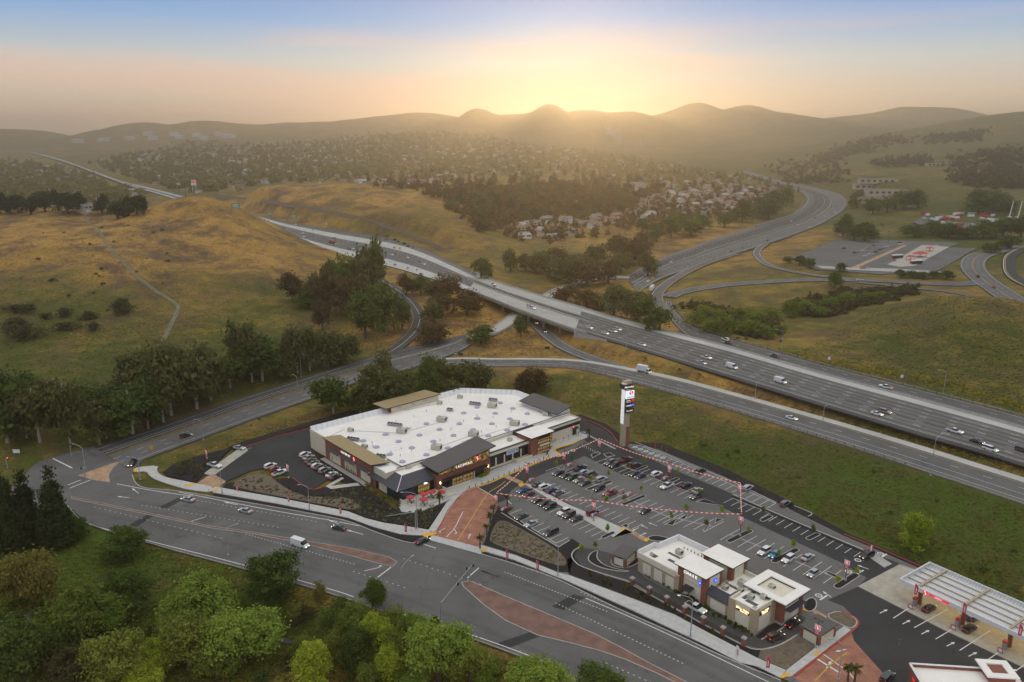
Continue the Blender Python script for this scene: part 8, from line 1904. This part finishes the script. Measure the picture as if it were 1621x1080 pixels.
TOWN = [(0,255),(60,262),(110,268),(200,245),(330,232),(460,224),(560,214),(700,214),(820,228),(980,248),(1050,262),(1200,285),(1100,290),(860,272),(700,282),(440,288),(400,294),(330,303),(300,306),(220,310),(140,322),(100,326),(0,330)]
wood('woods', 'hazy trees filling the far town between its houses', [(TOWN, 4200), ([(600,215),(700,205),(820,222),(760,232),(620,228)], 200), ([(280,226),(350,222),(350,236),(280,238)], 60)], 'autumn', (8, 17), (9, 16), 41)
wood('scrub_mass', 'dark scrub filling the hollow behind the grassy knoll', [([(1240,488),(1330,462),(1450,457),(1440,470),(1370,484),(1300,503)], 420), ([(1075,480),(1120,482),(1240,525),(1215,540),(1130,520)], 160)], 'scrub', (2.5, 5), (4, 8), 55)
wood('woods', 'dark woods on the far right hills', [([(1290,250),(1400,215),(1440,222),(1350,245),(1300,262)], 420), ([(1460,218),(1560,206),(1550,222),(1470,228)], 220), ([(1380,258),(1470,245),(1470,258),(1400,266)], 120), ([(1500,250),(1621,230),(1621,300),(1560,300),(1510,290)], 420), ([(1200,255),(1340,262),(1340,290),(1240,290)], 160)], 'scrub', (6, 13), (8, 15), 61)
wood('woods', 'trees filling the housing estate between its houses', [([(930,345),(985,320),(1060,303),(1150,292),(1235,298),(1240,325),(1170,345),(1090,352),(1020,362),(960,372),(900,385),(800,382),(800,360),(870,352)], 260), ([(700,305),(960,285),(1010,330),(880,345),(760,365)], 900), ([(900,278),(1245,286),(1240,330),(1100,350),(960,360)], 420), ([(560,285),(760,280),(760,300),(690,312)], 120)], 'russet', (6, 12), (6, 11), 71)
# ---------------------------------------------------------------- houses
M_ROOFS = [mat('roof_grey', (.20, .18, .165), .9, .15, 1), mat('roof_brown', (.22, .15, .10), .9, .15, 1), mat('roof_pale', (.36, .33, .30), .9, .12, 1), mat('roof_red', (.26, .12, .08), .9, .12, 1)]
M_WALLS = [mat('house_cream', (.56, .48, .37), .9), mat('house_white', (.66, .62, .56), .9), mat('house_tan', (.48, .39, .29), .9), mat('house_pink', (.62, .48, .42), .9)]
HM = {}
def house_mesh(v):
  if v in HM: return HM[v]
  rr = random.Random(v*13+1); L, W, h, rh = rr.uniform(11, 16), rr.uniform(8, 11), rr.choice([3.2, 5.6, 5.8]), rr.uniform(1.8, 3.0)
  w = MB().b2(-L/2, L/2, -W/2, W/2, -2.5, h, M_WALLS[0]); w.add([(-L/2, -W/2, h), (-L/2, W/2, h), (-L/2, 0, h+rh-.1), (L/2, -W/2, h), (L/2, W/2, h), (L/2, 0, h+rh-.1)], [(1, 0, 2), (3, 4, 5)], M_WALLS[0])
  r = MB(); o_ = .5
  for s in (-1, 1): r.add([(-L/2-o_, s*(W/2+o_), h-.3), (L/2+o_, s*(W/2+o_), h-.3), (L/2+o_, 0, h+rh), (-L/2-o_, 0, h+rh)], [(0, 1, 2, 3) if s < 0 else (3, 2, 1, 0)], M_ROOFS[0])
  r.add([(-L/2-o_, -W/2-o_, h-.45), (L/2+o_, -W/2-o_, h-.45), (L/2+o_, W/2+o_, h-.45), (-L/2-o_, W/2+o_, h-.45)], [(3, 2, 1, 0)], M_ROOFS[0])
  g = MB(); g.b2(-1.1, 1.1, -.08, 0, 0, 1.3, M_GLASS); ch = MB().b2(-.5, .5, -.4, .4, 0, 2.2, M_WALLS[2])
  gd = MB().b2(-2.2, 2.2, -.1, 0, 0, 2.3, M_WHITEP)
  HM[v] = (w.mesh('wall'), r.mesh('roof'), g.mesh('window'), ch.mesh('chimney'), gd.mesh('garage_door'), L, W, h, rh); return HM[v]
def house(g, a, label, group, parts=True):
  v = random.randrange(10); w, r, wi, ch, gd, L, W, h, rh = house_mesh(v)
  o = empty('house', g, a, label, 'house', group)
  k = link('wall', w, o); k.material_slots[0].link = 'OBJECT'; k.material_slots[0].material = mw = random.choice(M_WALLS)
  k = link('roof', r, o); k.material_slots[0].link = 'OBJECT'; k.material_slots[0].material = mr = random.choice(M_ROOFS)
  if parts: o['label'] = f"{mw.name[6:]} {'two-storey' if h > 4 else 'low'} {mr.name[5:]}-roofed {label.replace('pale ', '')}"
  if parts:
    link('chimney', ch, k, (L*.3, W*.2, h+rh*.3)); link('garage_door', gd, o, (-L*.2, -W/2, 0))
    for x in (L*.18, L*.36): link('window', wi, o, (x, -W/2, 1.2))
    if h > 4:
      for x in (-L*.3, 0, L*.3): link('window', wi, o, (x, -W/2, 3.8))
    k = link('window', wi, o, (L/2, 0, 1.6)); k.rotation_euler = (0, 0, R(90))
def spaced(x, y, dmin):
  keep = []
  for i in range(len(x)):
    if all((x[i]-x[j])**2+(y[i]-y[j])**2 > dmin*dmin for j in keep): keep.append(i)
  return keep
for poly, n, dm, lb, gp, ang in (([(985,335),(1060,306),(1150,294),(1232,300),(1235,318),(1170,338),(1090,346),(1010,352)], 300, 17, 'house in the valley estate above the freeway bend', 'houses of the valley estate', 35), ([(800,366),(850,352),(925,350),(930,368),(900,380),(805,377)], 60, 17, 'pale house in the cluster below the wooded hillside', 'houses below the wooded hillside', 20), ([(500,287),(700,289),(700,294),(500,290)], 24, 18, 'house behind the trees on the grassy ridge', 'houses on the grassy ridge', 10), ([(960,292),(1090,284),(1090,296),(960,304)], 16, 20, 'house among trees at the top of the wooded hillside', 'houses at the hillside top', 10), ([(120,332),(165,330),(165,338),(130,338)], 4, 18, 'pale house between the trees on the left plateau', 'houses on the left plateau', 60), ([(935,345),(985,330),(985,352),(940,362)], 20, 18, 'house at the near corner of the valley estate', 'houses at the estate corner', 30)):
  x, y = in_poly(poly, n, len(lb)); X, Y, Z, K = PTV(x, y)
  for i in spaced(X, Y, dm):
    if K[i]: house((X[i], Y[i], Z[i]), R(ang+random.choice([0, 90, 180])+random.uniform(-12, 12)), lb, gp)
x, y = in_poly(TOWN, 1000, 77); X, Y, Z, K = PTV(x, y); K &= off_road(X, Y); idx = [i for i in spaced(X, Y, 21) if K[i] and Y[i] < 4200]
idx.sort(key=lambda i: Y[i]); big = idx[:150]; rest = idx[150:]
for i in big: house((X[i], Y[i], Z[i]), R(random.choice([0, 90])+random.uniform(-20, 20)), f'tiny house in the hazy town, {("far left beside the distant freeway","below the white tanks","behind the tall two-legged sign","above the grassy ridge","left of the sun glow","above the wooded hillside","below the steam plume")[min(6,max(0,int(x[i]/150)))]}', 'houses of the hazy town', False)
mb = MB()
for i in rest:
  w, r, *_ = house_mesh(random.randrange(10)); M_ = Matrix.Translation((X[i], Y[i], Z[i]))@Matrix.Rotation(random.uniform(0, 3.14), 4, 'Z'); wm, rm_ = random.choice(M_WALLS), random.choice(M_ROOFS)
  for me, mm in ((w, wm), (r, rm_)): mb.add([M_@v.co for v in me.vertices], [tuple(p.vertices) for p in me.polygons], mm)
tag(mb.build('distant_houses'), 'mass of tiny houses in the farthest part of the hazy town', kind='stuff')
# sheds, yards and works on the right
def shed(px, py, L, W, h, a, label, m=None, roof=None):
  g = PT(px, py); o = empty('industrial_building', g, R(a), label, 'building', 'industrial buildings on the right'); MB().b2(-L/2, L/2, -W/2, W/2, -3, h, m or M_WALLS[2]).build('wall', None, o); MB().b2(-L/2-.3, L/2+.3, -W/2-.3, W/2+.3, h, h+.4, roof or M_ROOFS[0]).build('roof', None, o)
  w_ = MB().b2(-2.2, 2.2, -.1, 0, 0, 3, M_GLASS).mesh('door')
  for k in range(int(L/9)): link('door', w_, o, (-L/2+5+9*k, -W/2-.02, .2))
for a in [(1395,318,80,26,7,-6,'long low building with a grey wall behind the bus station'),(1402,306,60,20,6,-6,'low white building behind the long one'),(1376,297,50,18,6,-10,'small white building at the road bend'),(1390,288,60,12,5,-10,'line of white sheds far behind'),(1480,262,40,14,5,0,'pale house-like hall on the green hillside'),(1508,258,34,14,5,0,'second pale hall on the green hillside')]: shed(*a)
yard = MB(); yard.prism([tuple(P(a, b, 13))[:2] for a, b in [(1445,352),(1470,338),(1530,334),(1575,340),(1590,356),(1540,366),(1480,364)]], 5, 13.4, M_ROAD); tag(yard.build('truck_yard'), 'grey yard full of parked trucks', kind='structure')
for k in range(34):
  px, py = random.uniform(1462, 1580), random.uniform(339, 360); g = P(px, py, 13.45); L = random.choice([6, 9, 13]); o = empty('parked_trailer', g, R(random.choice([10, 100, 30])), f'{"long" if L > 10 else "mid-sized" if L > 7 else "short"} trailer at the {"left" if px < 1500 else "middle" if px < 1540 else "right"} {"back" if py < 350 else "front"} of the distant yard', 'trailer', 'trailers in the distant yard'); MB().b2(-L/2, L/2, -1.2, 1.2, .8, 3.4, random.choice([M_WHITEP, M_WHITEP, M_RED, M_BEIGEUNIT, M_GREYMETAL])).build('box', None, o); MB().b2(-L/2+.3, -L/2+1.6, -1, 1, 0, .8, M_TYRE).b2(L/2-1.6, L/2-.3, -1, 1, 0, .8, M_TYRE).build('axles', None, o)
for px, py, lb in [(1597,346,'left white crane mast at the right edge'),(1611,346,'right white crane mast at the right edge')]:
  g = PT(px, py); o = empty('crane_mast', g, 0, lb, 'crane', 'white crane masts'); MB().bar((0, 0, 0), (2.5, 0, 22), .7, M_WHITEP, 6, .4).build('boom', None, o); MB().b2(-3, 3, -1.4, 1.4, 0, 2.4, M_WHITEP).build('base', None, o)
st = PT(986, 234); o = empty('smokestack', st, 0, 'thin refinery chimney below the white steam plume', 'chimney'); MB().bar((0, 0, 0), (0, 0, 34), 2.4, M_CONC_D, 10, 1.8).build('shaft', None, o); MB().bar((0, 0, 34), (0, 0, 35), 2.0, M_DARK, 10).build('rim', None, o)
for k, (dx, h) in enumerate([(-60, 30), (40, 24), (90, 36), (140, 18)]):
  q = (st.x+dx, st.y+random.uniform(-30, 30)); o = empty('refinery_unit', (*q, TZ(*q)), 0, ('first', 'second', 'third', 'last')[k]+' refinery block beside the thin chimney', 'refinery', 'refinery blocks'); MB().b2(-14, 14, -10, 10, -3, h*.5, M_CONC_D).build('block', None, o); MB().bar((5, 0, 0), (5, 0, h), 3, M_CONC_D, 8).build('tower', None, o)
pm_ = bpy.data.materials.new('steam'); pm_.use_nodes = True; t = pm_.node_tree
for n in list(t.nodes): t.nodes.remove(n)
out = t.nodes.new('ShaderNodeOutputMaterial'); vv = t.nodes.new('ShaderNodeVolumePrincipled'); vv.inputs['Color'].default_value = (1, .97, .93, 1); vv.inputs['Density'].default_value = .03; vv.inputs['Anisotropy'].default_value = .6; t.links.new(vv.outputs[0], out.inputs['Volume'])
bm = bmesh.new(); bmesh.ops.create_icosphere(bm, subdivisions=4, radius=1)
for v in bm.verts:
  s = (v.co.z+1)/2; n_ = v.co.copy(); k = .35+.65*s; w = 1+.35*math.sin(7*n_.x+3*s)*math.cos(6*n_.y+9*s)+.18*math.sin(15*s+11*n_.x)
  v.co = Vector((n_.x*34*k*w-80*s**1.2, n_.y*26*k*w, 95*s+10*math.sin(9*n_.x)*s))
pl = bpy.data.meshes.new('steam_plume'); bm.to_mesh(pl); bm.free(); pl.materials.append(pm_); o = link('steam_plume', pl, None, (st.x, st.y, st.z+6)); tag(o, 'white steam plume leaning from the refinery', kind='stuff')
# ---------------------------------------------------------------- palms, young trees and planting on the site
def palm_proto(seed):
  rr = random.Random(seed); t = MB(); h = 3.6; t.bar((0, 0, 0), (.1, 0, h), .26, M_BARK, 8, .2); t.lathe([(.2, 0), (.42, .3), (.3, .8), (.1, 1.0)], (.1, 0, h-.6), 8, M_BARK)
  vs = []; tn = []
  for k in range(24):
    a = rr.uniform(0, 6.28); el = rr.uniform(-.5, 1.1); L = rr.uniform(1.2, 1.8); p = Vector((.1, 0, h+.2)); d = Vector((math.cos(a)*math.cos(el), math.sin(a)*math.cos(el), math.sin(el))); s = Vector((-math.sin(a), math.cos(a), 0)); w0 = .1; to = rr.random()
    for j in range(4):
      q = p+d*(L/4); w1 = (.22, .26, .2, .03)[j]; vs += [p-s*w0, p+s*w0, q+s*w1, q-s*w1]; tn += [to]*4; p = q; w0 = w1; d = (d+Vector((0, 0, -.28))).normalized()
  return t.mesh('trunk'), quad_mesh('crown', np.array([tuple(v) for v in vs]), np.array(tn), ML['palm'])
PAL = [palm_proto(k) for k in range(3)]
for k, (px, py, lb) in enumerate([(583.6,786,'palm nearest the brick wing'),(595,796,'second palm along the cafe wall'),(607,803,'third palm along the cafe wall'),(630,814,'palm at the terrace corner'),(665.5,826,'palm below the terrace wall'),(696,802,'palm beside the terrace parasols'),(284,751,'left palm in the corner mulch bed'),(302,748,'middle palm in the corner mulch bed'),(317,754,'right palm in the corner mulch bed'),(771,851,'lowest palm beside the brick driveway'),(776,834,'second palm beside the brick driveway'),(781,818,'third palm beside the brick driveway'),(803,804,'palm at the end of the lower stalls'),(933,696,'palm at the right end of the store'),(1342,1078,'palm at the brick exit'),(1352,1084,'second palm at the brick exit'),(760,868,'palm at the driveway mouth')]):
  tm, cm_ = PAL[k % 3]; o = empty('palm_tree', P(px, py, .15), random.uniform(0, 6), lb+' of the site' if len(lb.split()) < 4 else lb, 'palm', 'young palms on the site'); s = random.uniform(.85, 1.1); o.scale = (s, s, s); link('trunk', tm, o); link('crown', cm_, o)
for k, (px, py) in enumerate([(905,731),(936,766),(963,758),(994,745),(1019,737),(960,798),(988,796),(1015,780),(1072,753),(1108,787),(1086,812),(1062,826),(1117,836),(1142,816),(1184,846),(1208,816),(1256,870),(1233,884),(1286,846),(1325,926),(1356,913),(942,870),(920,875),(962,845),(830,770),(880,742)]):
  g = P(px, py, .15); plant('young', g, random.uniform(2.8, 3.8), random.uniform(1.6, 2.2), 'yellow' if k % 3 else 'mix', 'far', f'thin young tree in a parking lot island, {ordn[k] if k < 20 else ("twenty-first","twenty-second","twenty-third","twenty-fourth","twenty-fifth","twenty-sixth")[k-20]} counted from the store', 'young trees in the lot islands')
# low planting, undergrowth, wild flowers and grass tufts
def tuft_field(name, label, X, Y, Z, size, leaf, per=3, seed=3, hgt=1.0):
  r = np.random.default_rng(seed); n = len(X)*per; i = np.repeat(np.arange(len(X)), per); s = np.asarray(size)[i] if np.ndim(size) else np.full(n, size); s = s*r.uniform(.6, 1.4, n)
  a = r.uniform(0, 6.28, n); dx, dy = np.cos(a)*s, np.sin(a)*s; ox, oy = r.normal(size=n)*s*.7, r.normal(size=n)*s*.7; tl = r.normal(size=(n, 2))*.4*s[:, None]
  p = np.stack([X[i]+ox, Y[i]+oy, Z[i]-.05], 1)
  v = np.stack([p+np.stack([-dx, -dy, 0*s], 1), p+np.stack([dx, dy, 0*s], 1), p+np.stack([dx*.7+tl[:, 0], dy*.7+tl[:, 1], s*hgt], 1), p+np.stack([-dx*.7+tl[:, 0], -dy*.7+tl[:, 1], s*hgt*.8], 1)], 1).reshape(-1, 3)
  o = link(name, quad_mesh(name, v, np.repeat(r.uniform(0, 1, len(X))[i]*.7+r.uniform(0, .3, n), 4), ML[leaf])); return tag(o, label, kind='stuff')
ML['straw'] = leaf_mat('grass_straw', (.24, .15, .045), (.46, .29, .10), .3); ML['grass'] = leaf_mat('grass_green', (.085, .095, .02), (.20, .17, .04), .3); ML['meadow'] = leaf_mat('grass_meadow', (.09, .125, .018), (.17, .20, .03), .3); ML['flower'] = leaf_mat('mustard_flowers', (.20, .17, .01), (.50, .36, .01), .2)
def scatter(poly, n, seed):
  x, y = in_poly(poly, n, seed); X, Y, Z, K = PTV(x, y); ok = K.copy()
  for k, q in ROADS.items():
    c = (q[:, :3]+q[:, 3:])/2; hw = np.hypot(q[:, 0]-q[:, 3], q[:, 1]-q[:, 4])/2
    for j in range(0, len(c)):
      if Y[ok].size and abs(c[j, 1]-Y.mean()) < 900: ok &= ((X-c[j, 0])**2+(Y-c[j, 1])**2 > (min(hw[j], 30)*.75+2)**2)
  ins, _ = pip(X, Y, SITE); ok &= ~ins
  return X[ok], Y[ok], Z[ok]
for nm, lb, poly, n, sz, lf, sd in [('grass', 'green grass on the slope behind the parking lot', [(690,600),(900,592),(1000,612),(1320,705),(1621,805),(1621,960),(1440,885),(1150,742),(960,668),(870,636),(760,618)], 9000, .36, 'grass', 1), ('grass', 'rough grass between the creek trees and the road', [(100,850),(250,870),(520,945),(900,1080),(0,1080),(0,880)], 11000, .4, 'meadow', 2), ('dry_grass', 'straw-coloured verge along the creek side of the arterial', [(130,832),(250,866),(520,941),(740,1011),(860,1056),(840,1066),(730,1022),(510,955),(245,880)], 3500, .35, 'straw', 3), ('dry_grass', 'dry grass and scrub on the left hill', [(0,350),(200,335),(330,320),(500,410),(470,480),(300,540),(0,540)], 9000, .45, 'straw', 4), ('grass', 'green grass below the left hill', [(0,540),(300,500),(560,470),(640,540),(560,565),(330,640),(0,700)], 7000, .45, 'grass', 5),
               ('dry_grass', 'straw grass strip between ramp and freeway', [(940,545),(1300,645),(1621,742),(1621,752),(1300,660),(960,566)], 2600, .6, 'straw', 6), ('grass', 'grass on the knoll beside the freeway', [(1250,565),(1380,495),(1480,468),(1621,475),(1621,655),(1400,598)], 8000, .4, 'grass', 7), ('dry_grass', 'dry grass under the bridge and around the ramps', [(660,500),(760,480),(960,560),(760,565),(660,560)], 2500, .6, 'straw', 8), ('wild_flowers', 'yellow mustard flowers along the far edge of the freeway', [(1180,553),(1250,563),(1400,594),(1500,612),(1621,648),(1621,640),(1500,603),(1400,585),(1250,553),(1190,546)], 1500, .55, 'flower', 9), ('dry_grass', 'dry grass on the ridge above the sound wall', [(370,300),(600,297),(720,330),(790,410),(700,390),(560,340),(400,315)], 5000, .55, 'straw', 10), ('dry_grass', 'dry grass on the verge between store and divided road', [(260,730),(500,650),(620,618),(640,630),(500,665),(300,722)], 2500, .45, 'straw', 11)]:
  X, Y, Z = scatter(poly, n, sd+100); tuft_field(nm, lb, X, Y, Z, sz, lf, 2, sd, .5)
def shrubs_on(polys, n, label, group, lf, hs):
  for poly in polys:
    X, Y, Z = scatter(poly, n, len(label)+n)
    for i in range(len(X)): s = random.uniform(*hs); plant('bush', Vector((X[i], Y[i], Z[i])), s*.6, s, lf, 'far', label, group)
shrubs_on([[(960,630),(1300,720),(1621,820),(1621,930),(1300,800),(1050,690)]], 14, 'low dark shrub in the grass slope behind the parking lot', 'shrubs on the grass slope', 'oak', (1.5, 3.2)); shrubs_on([[(440,350),(600,370),(760,430),(700,410),(560,365)]], 70, 'brown scrub on the bank below the sound wall', 'scrub below the sound wall', 'russet', (2, 6)); shrubs_on([[(1000,560),(1300,645),(1621,740),(1621,748),(1300,655),(1000,572)]], 16, 'dry shrub on the strip between ramp and freeway', 'shrubs between ramp and freeway', 'scrub', (1.5, 3))
shrubs_on([[(280,655),(330,700),(420,668),(480,645),(400,640)]], 10, 'low shrub beside the divided road', 'shrubs beside the divided road', 'scrub', (1.2, 2.6)); shrubs_on([[(1060,480),(1100,478),(1250,540),(1200,548),(1100,520)]], 24, 'dark shrub on the bank of the collector lane', 'shrubs on the collector bank', 'scrub', (2, 4.5)); shrubs_on([[(1340,360),(1400,350),(1500,372),(1440,380),(1340,385)]], 22, 'green shrub behind the bus station', 'shrubs behind the bus station', 'mix', (4, 8))
shrubs_on([[(60,370),(250,350),(320,400),(240,470),(60,470)]], 26, 'small brown scrub bush on the face of the left hill', 'scrub on the left hill face', 'scrub', (1.5, 4))
def bedding(name, label, poly, n, leaf, size, seed, hgt=1.2):
  x, y = in_poly(poly, n, seed); w = [P(a, b, .2) for a, b in zip(x, y)]
  tuft_field(name, label, np.array([p.x for p in w]), np.array([p.y for p in w]), np.full(len(w), .2), size, leaf, 4, seed, hgt)
ML['sage'] = leaf_mat('bedding_sage', (.10, .11, .05), (.26, .25, .12), .2)
bedding('bedding_plants', 'rows of small yellow-green plants in the mulch below the cafe', [(520,776),(575,772),(630,814),(700,798),(676,836),(607,824),(551,806)], 260, 'sage', .32, 1); bedding('bedding_plants', 'small plants dotting the tan slope', [(778,855),(787,828),(800,826),(868,864),(894,886),(880,893),(800,866)], 240, 'sage', .22, 2); bedding('bedding_plants', 'small plants in the mulch below the pillar fence', [(925,902),(1001,928),(1177,1026),(1198,1038),(1068,970),(920,912)], 110, 'palm', .35, 3, 2.2)
bedding('bedding_plants', 'small plants on the gravel bed by the side lot', [(365,768),(400,752),(440,770),(545,788),(560,806),(440,784)], 120, 'scrub', .25, 4); bedding('hedge_plants', 'dark low hedge along the bank wall', [(1015,907),(1019,906),(1120,962),(1190,1003),(1186,1006),(1115,965)], 220, 'oak', .5, 5, 1.4); bedding('bedding_plants', 'low plants in the strip behind the parking lot', [(1010,701),(1150,746),(1345,848),(1440,888),(1420,884),(1250,802),(1044,710)], 160, 'scrub', .35, 6)
bedding('bedding_plants', 'flowering plants by the main entrance', [(758,752),(771,747),(774,750),(762,756)], 40, 'yellow', .4, 7, 1.6); bedding('bedding_plants', 'small plants in the corner mulch bed', [(262,748),(278,737),(360,711),(322,746),(308,762)], 60, 'scrub', .3, 8)
# creek water
mb = MB(); mb.prism([tuple(PT(a, b))[:2] for a, b in [(425,1008),(440,1009),(470,1012),(476,1017),(455,1020),(430,1017)]], -8, max(TZ(*tuple(PT(440, 1013))[:2]), -7)+.25, mat('creek_water', (.10, .105, .10), .08, .2, 2, spec=.6)); tag(mb.build('creek_water'), 'small patch of pale creek water between the trees', kind='structure')
TR = catmull([tuple(PT(a, b)) for a, b in [(132,343),(145,358),(168,385),(200,420),(235,452),(262,470),(281,483),(279,497),(270,515),(258,540),(246,560)]], 5)
M_TRAIL = mat('trail_dirt', (.17, .15, .085), .95, .3, .4)
mb = MB(); v = []
d_ = np.gradient(TR[:, :2], axis=0); d_ /= np.linalg.norm(d_, axis=1)[:, None]+1e-9
for k in range(len(TR)):
  n_ = np.array([-d_[k, 1], d_[k, 0]])*1.3
  for s_ in (-1, -.33, .33, 1):
    x_, y_ = TR[k, 0]+n_[0]*s_, TR[k, 1]+n_[1]*s_; v.append((x_, y_, TZ(x_, y_)+.12))
f = [(4*k+j, 4*k+j+1, 4*k+j+5, 4*k+j+4) for k in range(len(TR)-1) for j in range(3)]
mb.add(v, fix_up(v, f), M_TRAIL); tag(mb.build('hill_path'), 'worn dirt path running down the left hill', kind='structure')
# ---------------------------------------------------------------- evening haze
def build_haze():
  mb = MB(); mb.b2(-9000, 9000, -400, 9600, -30, 318)
  m = bpy.data.materials.new('haze_air'); m.use_nodes = True
  t = m.node_tree
  for n in list(t.nodes): t.nodes.remove(n)
  out = t.nodes.new('ShaderNodeOutputMaterial')
  v = t.nodes.new('ShaderNodeVolumePrincipled')
  v.inputs['Color'].default_value = (1.0, .87, .66, 1)
  v.inputs['Density'].default_value = HAZE_DENSITY
  v.inputs['Anisotropy'].default_value = HAZE_G
  t.links.new(v.outputs[0], out.inputs['Volume'])
  o = mb.build('haze', m); tag(o, 'warm evening haze hanging over the valley', kind='stuff')
HAZE_DENSITY, HAZE_G = 0.00019, 0.775
build_haze()
